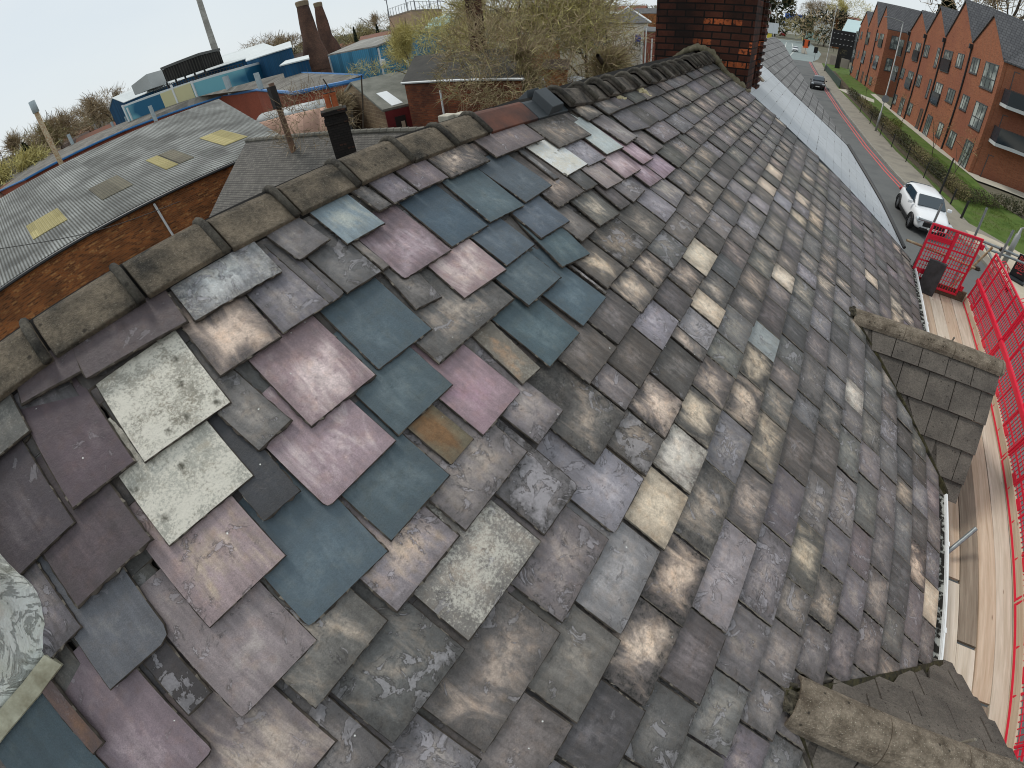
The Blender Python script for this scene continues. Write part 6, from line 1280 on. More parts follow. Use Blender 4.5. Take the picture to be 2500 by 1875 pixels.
M_TQ = plain('turquoise_roof', (128, 188, 198), .7, .15, .3, (164, 176, 170), 0); M_TQW = paintsheet('turquoise_wall', (66, 152, 176), (54, 134, 158), .3)
gabled('turquoise_shed', 'turquoise sheet shed with a steep gable left of the tall brick chimney', 'shed', far(q2(1482, 236), 74), far(q2(1690, 210), 64), far(q2(1552, 152), 79), far(q2(1766, 118), 69), M_TQ, M_TQW)
gabled('turquoise_shed', 'low turquoise roofed shed seen through the tree', 'shed', far(q2(1730, 356), 56), far(q2(2010, 330), 50), far(q2(1800, 290), 60), far(q2(2020, 270), 54), M_TQ, M_TQW)
gabled('turquoise_shed', 'turquoise roof over brick in the middle distance behind the twigs', 'shed', far(q3(440, 302), 70), far(q3(690, 282), 62), far(q3(385, 250), 76), far(q3(640, 238), 68), M_TQ, M_ORB)
M_DKBR = brickm('dark_red_brick', (126, 62, 48), (104, 52, 40), (96, 66, 56), dirtamt=.4)
M_BT = plain('brown_tile_roof', (110, 92, 82), .9, .3, .5, (84, 74, 70), .2, .02); M_RT = plain('red_tile_roof', (132, 84, 66), .9, .25, .5, (104, 78, 66), .2, .02); M_GT = plain('grey_tile_roof', (108, 108, 108), .9, .25, .5, (86, 86, 88), .2, .02)
gabled('brick_terrace', 'long red-brown roofed terrace beyond the blue building roof', 'house', far(q2(940, 345), 92), far(q2(1205, 285), 84), far(q2(955, 305), 98), far(q2(1200, 246), 90), M_RT, M_DKBR)
# tall square brick chimney cut by the frame
B0, B1 = far(q2(1838, 180), 23.5), far(q2(1978, 170), 23.5); c = (B0 + B1) / 2; w = (B1 - B0).length / 2; dd_ = (B1 - B0).normalized(); nn = Vector((dd_.y, -dd_.x, 0)); mb = MB(); q = [c + dd_ * w * s + nn * w * r for s, r in ((-1, -1), (1, -1), (1, 1), (-1, 1))]
mb.hexa([Vector((p.x, p.y, 0)) for p in q], [Vector((p.x, p.y, 12)) + (Vector((p.x - c.x, p.y - c.y, 0)) * -.06) for p in q]); o = mb.build('factory_chimney', brickm('chimney_far_brick', (100, 62, 48), (74, 50, 42), (60, 50, 44), dirtamt=.6)); tag(o, 'tall square dark brick chimney cut by the top edge behind the twiggy tree', 'chimney')
# stone gable workshop with white rooflight and red wall
M_STONE = brickm('buff_stone', (150, 128, 102), (128, 110, 90), (168, 150, 122), .5, .22, .02, dirt_shade=(104, 84, 68), dirtamt=.75, dsc=.3); M_OLDR = plain('mossy_slate_roof', (128, 128, 120), .9, .35, 1.2, (96, 98, 90), .4, .02, fine=12); M_REDW = plain('dark_red_paint', (112, 44, 46), .8, .3, 1.5, (92, 36, 38), .3, .01)
_d = Vector((.378, .926, 0)); E0, R0 = Vector((-20.5, 16.9, 4.35)), Vector((-25.4, 18.9, 5.75)); E1, R1 = E0 + _d * 7, R0 + _d * 7
rd = (R1 - R0).normalized(); R0p = E0 + (R0 - E0); stn = gabled('stone_workshop', 'small stone gabled workshop with a mossy grey roof, white rooflight and red side wall', 'workshop', E0, E0 + rd * (E1 - E0).dot(rd), R0, R0 + rd * (E1 - E0).dot(rd), M_OLDR, M_STONE, over=.15)
Lr = (E1 - E0).dot(rd); E1 = E0 + rd * Lr; sn_ = (E1 - E0).cross(R0 - E0).normalized()
P = [planehit(p, E0 + Vector((0, 0, .03)), sn_) for p in (q2(1085, 775), q2(1170, 755), q2(1305, 850), q2(1215, 876))]; mb = MB(); slab(mb, P, .04); mb.build('rooflight', flat('white_rooflight', (224, 228, 230), .4), stn)
mb = MB(); w_ = Wall((E0.x, E0.y), (E1.x, E1.y)); w_.n = -w_.n if w_.n.dot(-E0) < 0 else w_.n; w_.rect(mb, .1, 0, Lr - .05, 4.2, .0, .07); rw = mb.build('side_wall', M_REDW, stn)
x0, z1_ = w_.hit(q2(1232, 972)); x1, z0_ = w_.hit(q2(1345, 1085)); mb = MB(); w_.rect(mb, x0, 1.5, x1, z1_, .06, .12); mb.build('doorway', flat('dark_opening', (40, 36, 34), .8), stn); mb = MB(); w_.rect(mb, (x0 + x1) / 2, 1.5, x1 - .1, z1_ - .3, .1, .16); mb.build('board', flat('pale_board', (180, 170, 150), .8), stn)
F0 = Vector((2 * R0.x - E0.x, 2 * R0.y - E0.y, 0)); w_ = Wall((E0.x, E0.y), (F0.x, F0.y)); w_.n = -w_.n if w_.n.dot(-E0) < 0 else w_.n
x0, z1_ = w_.hit(q2(862, 1042)); x1, z0_ = w_.hit(q2(1003, 1090)); x0, x1 = min(x0, x1), max(x0, x1); mb = MB(); w_.rect(mb, x0, z1_ - 1.2, x1, z1_, .0, .06); wf_ = mb.build('window', flat('black_window', (34, 34, 36), .3, .6), stn)
mb = MB()
for k in range(1, 4): xx = x0 + (x1 - x0) * k / 4; w_.rect(mb, xx - .025, z1_ - 1.2, xx + .025, z1_, .06, .09)
mb.build('glazing_bar', M_LANT, wf_)
# brick building with dark roof and white gutter
M_OB2 = brickm('orange_black_brick', (148, 84, 54), (108, 58, 42), (112, 84, 66), dirt_shade=(60, 42, 36), dirtamt=.65, dsc=.7)
E0, E1, R0 = far(q2(1296, 682), 22.6), far(q2(1668, 660), 20.4), far(q2(1402, 466), 26.5); d_ = (E1 - E0).normalized(); ln = (E1 - E0).length + 4; R0 = E0 + (R0 - E0); R1 = R0 + d_ * ln
ob = gabled('brick_outbuilding', 'orange and black brick outbuilding with a dark slate roof and thin white gutter', 'outbuilding', E0, E0 + d_ * ln, R0, R1, plain('near_black_roof', (66, 64, 60), .9, .3, 1.5, (46, 46, 44), .3, .02), M_OB2, over=.12)
mb = MB(); mb.tube([E0 + Vector((.0, 0, -.05)) - d_ * .05, E0 + d_ * ln + Vector((0, 0, -.05))], .05, 6); mb.build('gutter', M_WPIPE, ob)
w_ = Wall((E0.x, E0.y), (E1.x, E1.y)); w_.n = -w_.n if w_.n.dot(-E0) < 0 else w_.n; x0, _ = w_.hit(q2(1640, 800)); mb = MB(); mb.tube([w_.pt(x0, 0, .12), w_.pt(x0, 5.5, .12)], .045, 6); mb.build('downpipe', M_WPIPE, ob)
for px, lb in ((q2(1680, 1000), 'pale concrete post top poking up over the ridge by the downpipe'), (q2(1800, 985), 'second pale stone block over the ridge, right of the downpipe')):
    B = far(px, 9.5); mb = MB(); mb.box((B.x - .14, B.y - .14, 3.5), (B.x + .14, B.y + .14, B.z + .12)); o = mb.build('concrete_post', plain('pale_concrete', (190, 184, 168), .9, .25, 5), bevel=.02); tag(o, lb, 'post')
# chimney with two pots, near the tiled roof
cs = thing('chimney_stack', 'black sooty chimney stack with two orange clay pots behind the tiled roof ridge', 'chimney', far(q2(765, 1090), 15.5)); a, b = far(q2(655, 1000), 15.5), far(q2(850, 1000), 15.5); d_ = (b - a).normalized(); nn = Vector((-d_.y, d_.x, 0)); W_ = (b - a).length * 1.15; c = (a + b) / 2
zt = far(q2(735, 905), 15.5).z; M_SB = brickm('soot_brick', (44, 40, 38), (34, 32, 31), (24, 23, 22), dirtamt=.3, patch=(96, 62, 48), patchamt=.04)
def sq(mb, w, d0, z0, z1):
    q = [c + d_ * (w * s) + nn * (d0 * r) for s, r in ((-.5, -.5), (.5, -.5), (.5, .5), (-.5, .5))]; mb.hexa([Vector((p.x, p.y, z0)) for p in q], [Vector((p.x, p.y, z1)) for p in q])
mb = MB(); sq(mb, W_ * .86, .6, 1.5, zt - .42); sq(mb, W_ * .92, .66, zt - .419, zt - .28); sq(mb, W_ * .84, .58, zt - .279, zt - .12); sq(mb, W_ * 1.0, .72, zt - .119, zt); mb.build('brickwork', M_SB, cs)
mb = MB(); sq(mb, W_ * .7, .45, zt + .001, zt + .07); mb.build('flaunching', plain('flaunching', (120, 112, 98), .95), cs)
M_POT = plain('clay_pot', (176, 96, 58), .8, .3, 4, (150, 78, 46), .2)
for s in (-.1, .11):
    p = c + d_ * s; z = zt + .06; mb = MB(); mb.tube([Vector((p.x, p.y, z)), Vector((p.x, p.y, z + .36)), Vector((p.x, p.y, z + .361)), Vector((p.x, p.y, z + .43))], [.095, .085, .1, .1], 14); o = mb.build('chimney_pot', M_POT, cs, smooth=False)
    mb = MB(); mb.tube([Vector((p.x, p.y, z + .431)), Vector((p.x, p.y, z + .45))], .09, 14); mb.build('pot_rim', M_SOOT, o)
# tiled hip roof close behind our ridge
M_PT = NT('plain_tiles'); uv = M_PT.uv(); b_ = M_PT.n('ShaderNodeTexBrick'); M_PT._in(b_, 'Vector', uv); b_.inputs['Scale'].default_value = 1; b_.inputs['Brick Width'].default_value = .165; b_.inputs['Row Height'].default_value = .12; b_.inputs['Mortar Size'].default_value = .006
b_.inputs['Color1'].default_value = (*lin((104, 100, 94)), 1); b_.inputs['Color2'].default_value = (*lin((84, 81, 77)), 1); b_.inputs['Mortar'].default_value = (*lin((50, 48, 46)), 1)
sx_n = M_PT.n('ShaderNodeSeparateXYZ'); M_PT._in(sx_n, 0, uv); fr_ = M_PT.mth('FRACT', M_PT.mth('DIVIDE', sx_n.outputs[1], .12)); c_ = M_PT.mix(M_PT.rng(fr_, .2, .02), b_.outputs['Color'], lin((46, 44, 42))); n_ = M_PT.noise(M_PT.obj(), 1.6, 6); sp_ = M_PT.noise(M_PT.obj(), 22, 3)
c_ = M_PT.mix(1, c_, M_PT.mix(n_, (.7, .7, .7), (1.3, 1.3, 1.3)), 'MULTIPLY'); c_ = M_PT.mix(M_PT.mth('MULTIPLY', M_PT.rng(sp_, .68, .74), M_PT.rng(n_, .5, .6)), c_, lin((186, 184, 176))); M_PT.bump(M_PT.mth('SUBTRACT', 1, fr_), .8, .02); M_PT = M_PT.done(c_, .9)
R0, R1, E0 = onz((602, 345), 5.0), onz((1041, 318), 5.0), onz((500, 553), 3.0)
rd = (R1 - R0).normalized(); pn = Vector((-rd.y, rd.x, 0)); pn = -pn if pn.dot(-R0) < 0 else pn
wd_ = abs((E0 - R0).dot(pn)); ex = (E0 - R0).dot(rd); Rx = R1 + rd * 4
tr = thing('tiled_house', 'building with a hipped roof of small dark clay tiles just behind the ridge', 'house', ((R0 + R1) / 2).to_tuple()[:2] + (0,)); nE0 = R0 + rd * ex + pn * wd_; nE1 = Rx + pn * wd_; fE0 = R0 + rd * ex - pn * wd_; fE1 = Rx - pn * wd_
for p in (nE0, nE1, fE0, fE1): p.z = 3.0
mb = MB(); slab(mb, [nE0, nE1, Rx, R0], .12); slab(mb, [R0, Rx, fE1, fE0], .12); slab(mb, [nE0, R0, fE0], .12); mb.build('roof', M_PT, tr)
mb = MB(); q = [nE0, nE1, fE1, fE0]; k_ = sum(q, Vector()) / 4; q = [k_ + (p - k_) * .95 for p in q]; mb.hexa([Vector((p.x, p.y, 0)) for p in q], [Vector((p.x, p.y, 2.9)) for p in q]); mb.build('wall', M_ORB, tr)
M_RT2 = plain('ridge_tile_grey', (124, 120, 110), .9, .3, 3, (92, 90, 84), .3); L_ = (Rx - R0).length; k = 0
while k * .32 < L_:
    a, b = R0 + rd * (k * .32) + Vector((0, 0, .015)), R0 + rd * (k * .32 + .31) + Vector((0, 0, .03)); mb = MB(); mb.tube([a, b], .1, 8); o = mb.build('ridge_tile', M_RT2, tr); k += 1
# barrel-roofed huts
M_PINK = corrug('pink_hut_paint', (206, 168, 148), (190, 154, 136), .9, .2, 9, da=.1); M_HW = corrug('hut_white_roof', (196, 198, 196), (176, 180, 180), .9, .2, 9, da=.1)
a, b = far(q2(175, 1060), 33), far(q2(860, 800), 31); a.z = b.z = 2.2; rad = 2.9; d_ = (b - a).normalized(); nn = Vector((-d_.y, d_.x, 0)); bh = thing('barrel_hut', 'barrel-roofed hut with a pinkish flank, white top and a white end with a dark door', 'hut', a)
for nm, (t0, t1), m_ in (('pink_flank', (0, 62), M_PINK), ('white_roof', (62, 180), M_HW)):
    mb = MB(); N = 12; vs = []
    for p in (a, b):
        for j in range(N + 1): th = R(t0 + (t1 - t0) * j / N); sg_ = 1 if nn.dot(-a) > 0 else -1; vs.append(p + nn * sg_ * math.cos(th) * rad + Vector((0, 0, math.sin(th) * rad)))
    mb.mesh(vs, [(j, j + 1, N + 2 + j, N + 1 + j) for j in range(N)]); o = mb.build(nm, m_, bh, smooth=True); so = o.modifiers.new('t', 'SOLIDIFY'); so.thickness = .06
mb = MB(); vs = [a + nn * math.cos(math.pi * j / 16) * rad * .98 + Vector((0, 0, math.sin(math.pi * j / 16) * rad * .98)) for j in range(17)]; vs += [v + d_ * .1 for v in vs]; mb.mesh(vs, [tuple(range(17)), tuple(range(17, 34))[::-1]]); mb.build('end_wall', flat('hut_white', (214, 216, 214), .8), bh)
M_HD = flat('hut_dark', (52, 56, 60), .5)
for s, w_, h_ in ((.1, .35, 1.5), (-1.0, .25, .6), (1.1, .25, .6)):
    mb = MB(); p = a + nn * s - d_ * .03 + Vector((0, 0, .9)); mb.hexa([p - nn * w_, p + nn * w_, p + nn * w_ + d_ * .05, p - nn * w_ + d_ * .05], [q + Vector((0, 0, h_)) for q in (p - nn * w_, p + nn * w_, p + nn * w_ + d_ * .05, p - nn * w_ + d_ * .05)]); mb.build('door' if h_ > 1 else 'window', M_HD, bh)
mb = MB(); q = [a + nn * s * rad + d_ * e for s, e in ((-1, 0), (1, 0))] + [b + nn * rad, b - nn * rad]; mb.hexa([Vector((p.x, p.y, 0)) for p in q], [Vector((p.x, p.y, 2.19)) for p in q]); mb.build('base_wall', M_PINK, bh)
# telegraph pole, cable
M_POLEW = plain('pole_timber', (120, 92, 72), .9, .4, 3, (78, 62, 52), .3)
B = far(q2(350, 1115), 19); T = Vector((B.x, B.y, far(q2(222, 690), 19).z)); t = thing('telegraph_pole', 'weathered brown telegraph pole leaning in front of the barrel-roofed hut', 'telegraph pole', (B.x, B.y, 0)); mb = MB(); mb.tube([Vector((B.x, B.y, 0)), T], [.15, .11], 10); mb.build('pole', M_POLEW, t, smooth=True)
mb = MB(); mb.box((T.x - .07, T.y - .2, T.z - .9), (T.x + .18, T.y + .05, T.z - .1)); mb.build('transformer', flat('dark_box', (40, 36, 34), .7), t)
ca, cb = far((-20, 610), 18), far((440, 492), 17); mb = MB(); mb.tube([ca + (cb - ca) * k / 12 + Vector((0, 0, -.35 * math.sin(math.pi * k / 12))) for k in range(13)], .012, 5); o = mb.build('cable', M_BLK); tag(o, 'thin black cable sagging across the corrugated roof at the left', 'cable')
yd = [onz(p, .05) for p in ((-60, 690), (0, 731), (49, 797), (0, 850), (-80, 880))]; mb = MB(); mb.prism([(p.x, p.y) for p in yd][::-1], .0, .08); o = mb.build('ground_slab', plain('pale_yard', (186, 176, 162), .95, .2, .5)); o['kind'] = 'structure'
# white-gabled house with hipped roof and its neighbours, seen between the tree and the stack
t = thing('white_house', 'house with a big white wall under a grey hipped roof near the brick chimney', 'house', (-30, 68, 0)); a, b = far(q3(1052, 178), 74), far(q3(1366, 178), 74); a.z = b.z = (a.z + b.z) / 2; d_ = (b - a).normalized(); nn = Vector((-d_.y, d_.x, 0)); nn = -nn if nn.dot(a) < 0 else nn
c = b + nn * 9; e = a + nn * 9; g = lambda p: Vector((p.x, p.y, 0)); mb = MB(); mb.hexa([g(p) for p in (a, b, c, e)], [a, b, c, e]); mb.build('wall', M_DKBR, t); mb = MB(); mb.hexa([g(a) - nn * .06, g(b) - nn * .06, g(b) - nn * .01, g(a) - nn * .01], [a - nn * .06, b - nn * .06, b - nn * .01, a - nn * .01]); mb.build('white_wall', plain('white_wall_paint', (226, 222, 208), .8, .06, .3, bump=0), t)
ap = far(q3(1243, 58), 79); k = (a + b) / 2 + nn * 4.5; r0 = Vector((k.x, k.y, ap.z)) ; r1 = r0 + nn * 1.5; mb = MB(); o_ = .4; A, B_, C_, D_ = a - d_ * o_ - nn * o_, b + d_ * o_ - nn * o_, c + d_ * o_ + nn * o_, e - d_ * o_ + nn * o_
for q in ([A, B_, r0], [B_, C_, r1, r0], [C_, D_, r1], [D_, A, r0, r1]): slab(mb, q, .1)
mb.build('roof', M_GT, t); mb = MB(); mb.tube([B_ + Vector((0, 0, .06)), r0 + Vector((0, 0, .06))], .13, 6); mb.build('hip_tile', M_WPIPE, t); mb = MB(); mb.tube([A + Vector((0, 0, .06)), r0 + Vector((0, 0, .06))], .1, 6); mb.build('hip_tile', M_WPIPE, t)
gabled('brick_cottage', 'low brick cottage with a dark roof in front of the white-gabled house', 'house', far(q3(1005, 440), 46), far(q3(1188, 462), 42), far(q3(1020, 350), 50), far(q3(1182, 345), 47), M_BT, M_ORB)
gabled('white_roofed_store', 'long low store with a white sheet roof left of the white-gabled house', 'warehouse', far(q3(850, 112), 150), far(q3(1190, 108), 140), far(q3(870, 95), 160), far(q3(1200, 88), 150), M_WROOF, M_BL1)
gabled('flat_roofed_store', 'low building with a flaking white flat roof just behind the ridge tiles', 'outbuilding', onz(q3(930, 545), 4.2), onz(q3(1320, 560), 4.2), onz(q3(925, 510), 4.45), onz(q3(1315, 528), 4.45), plain('flaking_white_roof', (196, 192, 182), .8, .3, 2, (140, 132, 120), .3), M_ORB)
gabled('flat_roofed_store', 'grey walled store with a thin white roof edge behind the tree trunk', 'outbuilding', onz(q3(250, 640), 3.6), onz(q3(880, 625), 3.6), onz(q3(260, 598), 3.9), onz(q3(870, 585), 3.9), plain('pale_roof_edge', (196, 198, 198), .7, .2, 2), plain('grey_render', (132, 134, 132), .9, .2, 1))
gabled('brick_cottage', 'orange brick cottage half hidden by the twigs', 'house', far(q3(540, 520), 36), far(q3(760, 510), 34), far(q3(560, 455), 39), far(q3(760, 440), 37), M_BT, M_ORB)
gabled('brick_terrace', 'brick terrace end with tiled roof immediately left of the big chimney stack', 'house', far(q3(1330, 235), 66), far(q3(1440, 240), 62), far(q3(1340, 205), 70), far(q3(1440, 210), 66), M_GT, M_DKBR)
for i, (x, y0, y1) in enumerate(((1308, 290, 520), (1345, 220, 380), (1390, 300, 420))):
    B = far(q3(x, y1), 40); T = far(q3(x + 3, y0), 40); mb = MB(); mb.tube([Vector((B.x, B.y, 0)), Vector((B.x, B.y, T.z))], .06, 6); o = mb.build('scaffold_pole', M_WPIPE); tag(o, ['tall pale pole with a small blue flag left of the brick chimney', 'pale scaffold upright against the white-gabled house', 'short pale upright beside the brick chimney edge'][i], 'pole', 'pale poles by the white-gabled house')
B = far(q3(1308, 300), 40); mb = MB(); mb.box((B.x - .45, B.y - .03, B.z - .25), (B.x + .02, B.y + .03, B.z + .3)); o = mb.build('blue_flag', flat('flag_blue', (60, 70, 150), .7)); tag(o, 'small blue flag on a pale pole by the white-gabled house', 'flag')

# ------------------------------------------------------------------ HILLS, WOODS, FAR HOUSES, TREES
def hillz(x, y):
    d = math.hypot(x, y); t = max(0, min(1, (d - 260) / 1500)); az = math.degrees(math.atan2(x, y)); k = 1 + .25 * math.sin(az * .11) + .12 * math.sin(az * .31 + 1)
    if -12 < az < 16: k *= .55
    if -10 < az < 1.5 and d < 1500: k *= .12
    return 34 * k * t * t * (3 - 2 * t)
mb = MB(); ND, NA = 26, 90; vs = []
for i in range(ND):
    d = 240 * (4000 / 240) ** (i / (ND - 1))
    for j in range(NA): a = R(-110 + 190 * j / (NA - 1)); x, y = math.sin(a) * d, math.cos(a) * d; vs.append((x, y, hillz(x, y) + .02 * (i > 0) - (0.3 if i == 0 else 0)))
mb.mesh(vs, [(i * NA + j, i * NA + j + 1, (i + 1) * NA + j + 1, (i + 1) * NA + j)[::-1] for i in range(ND - 1) for j in range(NA - 1)])
o = mb.build('hills', groundm('hill_ground', [(92, 94, 82), (104, 102, 88), (84, 92, 74)], .01, fine=.6, bd=.3), smooth=True); o['kind'] = 'structure'
M_WD1 = leafm('wood_far', (136, 132, 116), (116, 116, 98), .01); M_WD2 = leafm('wood_far_green', (120, 126, 94), (138, 134, 100), .01)
r_ = random.Random(31)
for nm, m_, n_, sd in (('woodland', M_WD1, 700, 1), ('woodland', M_WD2, 340, 2)):
    mb = MB()
    for _ in range(n_):
        a = R(r_.uniform(-104, 16)); d = 280 * (1900 / 280) ** (r_.random() ** .8); x, y = math.sin(a) * d, math.cos(a) * d; s = r_.uniform(.7, 1.3)
        if -9 < math.degrees(a) < 4 and d < 900: continue
        foliage(mb, (x, y, hillz(x, y) + 4 * s), (11 * s, 11 * s, 5 * s), 70, 1.0 + d / 1300, r_)
    o = mb.build(nm, m_); o['kind'] = 'stuff'; o['label'] = 'mass of bare grey-brown trees on the hills' if sd == 1 else 'greener tree masses among the woods'
# far houses
hs = [(q1(690, 1090), 150), (q1(800, 1040), 140), (q1(560, 1130), 170), (q1(340, 1290), 140), (q1(270, 1330), 120), (q1(170, 1420), 110), (q1(60, 1480), 100), (q1(450, 1200), 190), (q1(620, 1060), 220), (q1(750, 1010), 230), (q2(780, 395), 190), (q2(860, 350), 230), (q2(455, 440), 170), (q2(420, 450), 200),
 (q3(330, 130), 240), (q3(480, 120), 300), (q3(620, 110), 260), (q3(1120, 70), 260), (q3(1250, 45), 330), (q3(1380, 65), 240), (q3(1060, 55), 380), (q3(900, 60), 420), (q4(560, 125), 420), (q4(500, 120), 460), (q4(640, 110), 480), (q4(680, 130), 400), (q4(720, 125), 520)]
hl = ['with a brown roof', 'with an orange brick front', 'with a long brown roof', 'with a reddish roof', 'with a grey-brown roof']
where = ['left of the blue works', 'directly left of the blue works gable', 'above the corrugated roof, middle left', 'below the dark conifer', 'right of the pipe chimney foot', 'near the left edge', 'at the far left edge', 'behind the low houses, middle left', 'high on the slope at the left', 'high on the slope near the blue works', 'right of the bottle kilns', 'between the kilns and the tower block', 'just left of the bottle kilns', 'left of the kilns, farther back', 'beyond the twiggy tree, left', 'beyond the twiggy tree, middle', 'beyond the twiggy tree, right', 'above the white-gabled house', 'on the skyline left of the stack', 'next to the chimney stack', 'on the skyline over the white roof', 'far on the skyline, middle', 'white fronted at the road end', 'left of the road end', 'right of the road end', 'above the roadside bushes', 'farthest right of the road end']
for i, (p, d) in enumerate(hs):
    c = far(p, d); gz = hillz(c.x, c.y); tp_ = max(c.z, gz + 4.5); w = r_.uniform(7, 12) * (1 + d / 600); dp = 4.5; a = r_.uniform(-.5, .5) + math.atan2(c.y, c.x) + math.pi / 2; dr = Vector((math.cos(a), math.sin(a), 0)); nr = Vector((-dr.y, dr.x, 0)); nr = -nr if nr.dot(-c) < 0 else nr
    mr = [M_BT, M_RT, M_BT, M_RT, M_GT][i % 5]; mw = [M_ORB, M_ORB, M_STONE, M_DKBR, M_ORB][i % 5]
    if i >= 22: mw = flat('far_white_wall_%d' % i, (206, 206, 200), .8); mr = M_GT
    e0 = Vector((c.x, c.y, tp_ - 2.2)) - dr * w / 2 + nr * dp; gabled('distant_house', 'distant house %s %s' % (hl[i % 5] if i < 22 else 'with pale walls', where[i]), 'house', e0, e0 + dr * w, Vector((c.x, c.y, tp_)) - dr * w / 2, Vector((c.x, c.y, tp_)) + dr * w / 2, mr, mw, 'far houses below the hills')
# trees
M_BARK = plain('bark', (84, 74, 62), .95, .3, 3, (60, 54, 46), .4, .02)
def twig_tree(name, label, cat, base, h, crown_c, crown_r, ntw, mats, seed, wtw=.02, trunk=.18, depth=4, lt=.9, group=None, fan=3, leaf=None):
    r = random.Random(seed); t = thing(name, label, cat, base, 0, group); mb = MB(); tips = []; cc = Vector(crown_c); base = Vector(base)
    def inside(p): q = p - cc; return (q.x / crown_r[0]) ** 2 + (q.y / crown_r[1]) ** 2 + (q.z / crown_r[2]) ** 2 < 1.05
    def grow(p, d, L_, rad, lv):
        pts = [p]; q = p
        for _ in range(3): d = (d + Vector([r.gauss(0, .16) for _ in range(3)]) + Vector((0, 0, .03))).normalized(); q = q + d * L_ / 3; pts.append(q)
        mb.tube(pts, [rad, rad * .88, rad * .76, rad * .62], 6 if lv < 2 else 4, cap=False)
        if lv >= depth or not inside(q) and lv > 0: tips.extend(p_ for p_ in pts[1:] if inside(p_)); return
        if lv > 1: tips.extend(pts[2:])
        for k in range(fan + (r.random() < .4)):
            s = r.choice(pts[1:]) if k else q; e = (d * .75 + Vector((r.gauss(0, .62), r.gauss(0, .62), r.gauss(.12, .5)))).normalized(); grow(s, e, L_ * r.uniform(.62, .85), rad * .6, lv + 1)
    grow(base, Vector((0, 0, 1)), max(1.2, (cc.z - base.z) * .75), trunk, 0)
    mb.build('trunk', M_BARK, t)
    for mi, m_ in enumerate(mats):
        mb = MB(); n = ntw // len(mats)
        for _ in range(n):
            if tips and r.random() < .45: p = r.choice(tips) + Vector([r.gauss(0, .25) for _ in range(3)]) * lt
            else:
                while True:
                    u = Vector([r.uniform(-1, 1) for _ in range(3)])
                    if u.length < 1: break
                u = u.normalized() * (u.length ** .55); k = 1 + .22 * mnoise.noise(u * 2.4 + Vector((seed, 0, 0))); p = cc + Vector((u.x * crown_r[0], u.y * crown_r[1], u.z * crown_r[2])) * k
                if mnoise.noise(p * .9 + Vector((seed, 3, 0))) < -.12: continue
            o = (p - cc); o.normalize(); d = (o * .5 + Vector([r.gauss(0, .6) for _ in range(3)]) + Vector((0, 0, .25))).normalized(); L_ = lt * r.uniform(.5, 1.3); w = wtw * r.uniform(.5, 1.2); s = d.cross(Vector([r.gauss(0, 1) for _ in range(3)])).normalized() * w
            m1 = p + d * L_ * .5 + Vector([r.gauss(0, .06) for _ in range(3)]) * lt; e = p + d * L_ + Vector([r.gauss(0, .1) for _ in range(3)]) * lt
            mb.mesh([p - s, p + s, m1 + s * .8, m1 - s * .8, e], [(0, 1, 2, 3), (3, 2, 4)])
            if leaf and r.random() < leaf:
                for q in (m1, e): a = Vector([r.gauss(0, 1) for _ in range(3)]).normalized() * wtw * 2.2; b = a.orthogonal().normalized() * wtw * 1.4; mb.face([q - a, q + b, q + a, q - b])
        mb.build('crown', m_, t)
    return t
M_TW = [leafm('twig_olive', (160, 150, 104), (138, 126, 92), .5), leafm('twig_brown', (140, 122, 98), (160, 142, 112), .5), leafm('twig_yellow', (192, 182, 118), (172, 160, 102), .4)]
def tr_at(p, d, z=0): c = far(p, d); return Vector((c.x, c.y, z))
def crown(p, d): return far(p, d)
b = tr_at(q3(800, 600), 21); twig_tree('willow_tree', 'large tangled leafless willow with olive twigs filling the middle behind the ridge', 'tree', (b.x, b.y, 0), 8, crown(q3(560, 310), 22), (4.1, 3.9, 2.5), 10000, [M_TW[0], M_TW[1]], 3, .013, .2, 5, .8, leaf=.12)
b = tr_at(q3(250, 620), 18); twig_tree('willow_tree', 'dense olive-brown willow above the red-brown ridge tile, left of the biggest', 'tree', (b.x, b.y, 0), 7, crown(q3(210, 490), 17), (2.1, 2.2, 1.5), 8000, [M_TW[0], M_TW[1]], 4, .011, .16, 5, .6, leaf=.15)
b = tr_at(q2(1600, 600), 29); twig_tree('willow_tree', 'yellow-green budding willow in front of the blue building', 'tree', (b.x, b.y, 2.5), 3, crown(q2(1590, 400), 29), (3.2, 2.6, 1.6), 7500, [M_TW[2], M_TW[2]], 5, .014, .06, 4, .7, leaf=.6)
b = tr_at(q3(420, 200), 42); twig_tree('willow_tree', 'tall hazy olive trees behind the leafless willow, reaching the skyline', 'tree', (b.x, b.y, 0), 9, crown(q3(420, 150), 42), (9, 6, 2.9), 9000, [M_TW[0], M_TW[2]], 6, .03, .2, 4, 1.3, leaf=.15)
b = tr_at(q3(900, 260), 48); twig_tree('willow_tree', 'olive leafless tree left of the white-gabled house', 'tree', (b.x, b.y, 0), 9, crown(q3(730, 180), 46), (3.8, 4.2, 2.5), 4000, [M_TW[0], M_TW[1]], 7, .028, .2, 4, 1.2)
b = tr_at(q2(590, 1060), 19); twig_tree('bare_shrub', 'brown leafless shrub before the pink flank of the barrel-roofed hut', 'shrub', (b.x, b.y, 0), 4, crown(q2(560, 1020), 19), (1.9, 1.6, 1.35), 2600, [M_TW[1]], 8, .01, .07, 4, .55)
b = tr_at(q2(900, 640), 40); twig_tree('bare_shrub', 'small yellowish bush growing at the works hall gutter by the blue building', 'shrub', (b.x, b.y, 3.6), 2, crown(q2(1020, 610), 38), (2.0, 1.6, .9), 900, [M_TW[2]], 9, .014, .07, 3, .5)
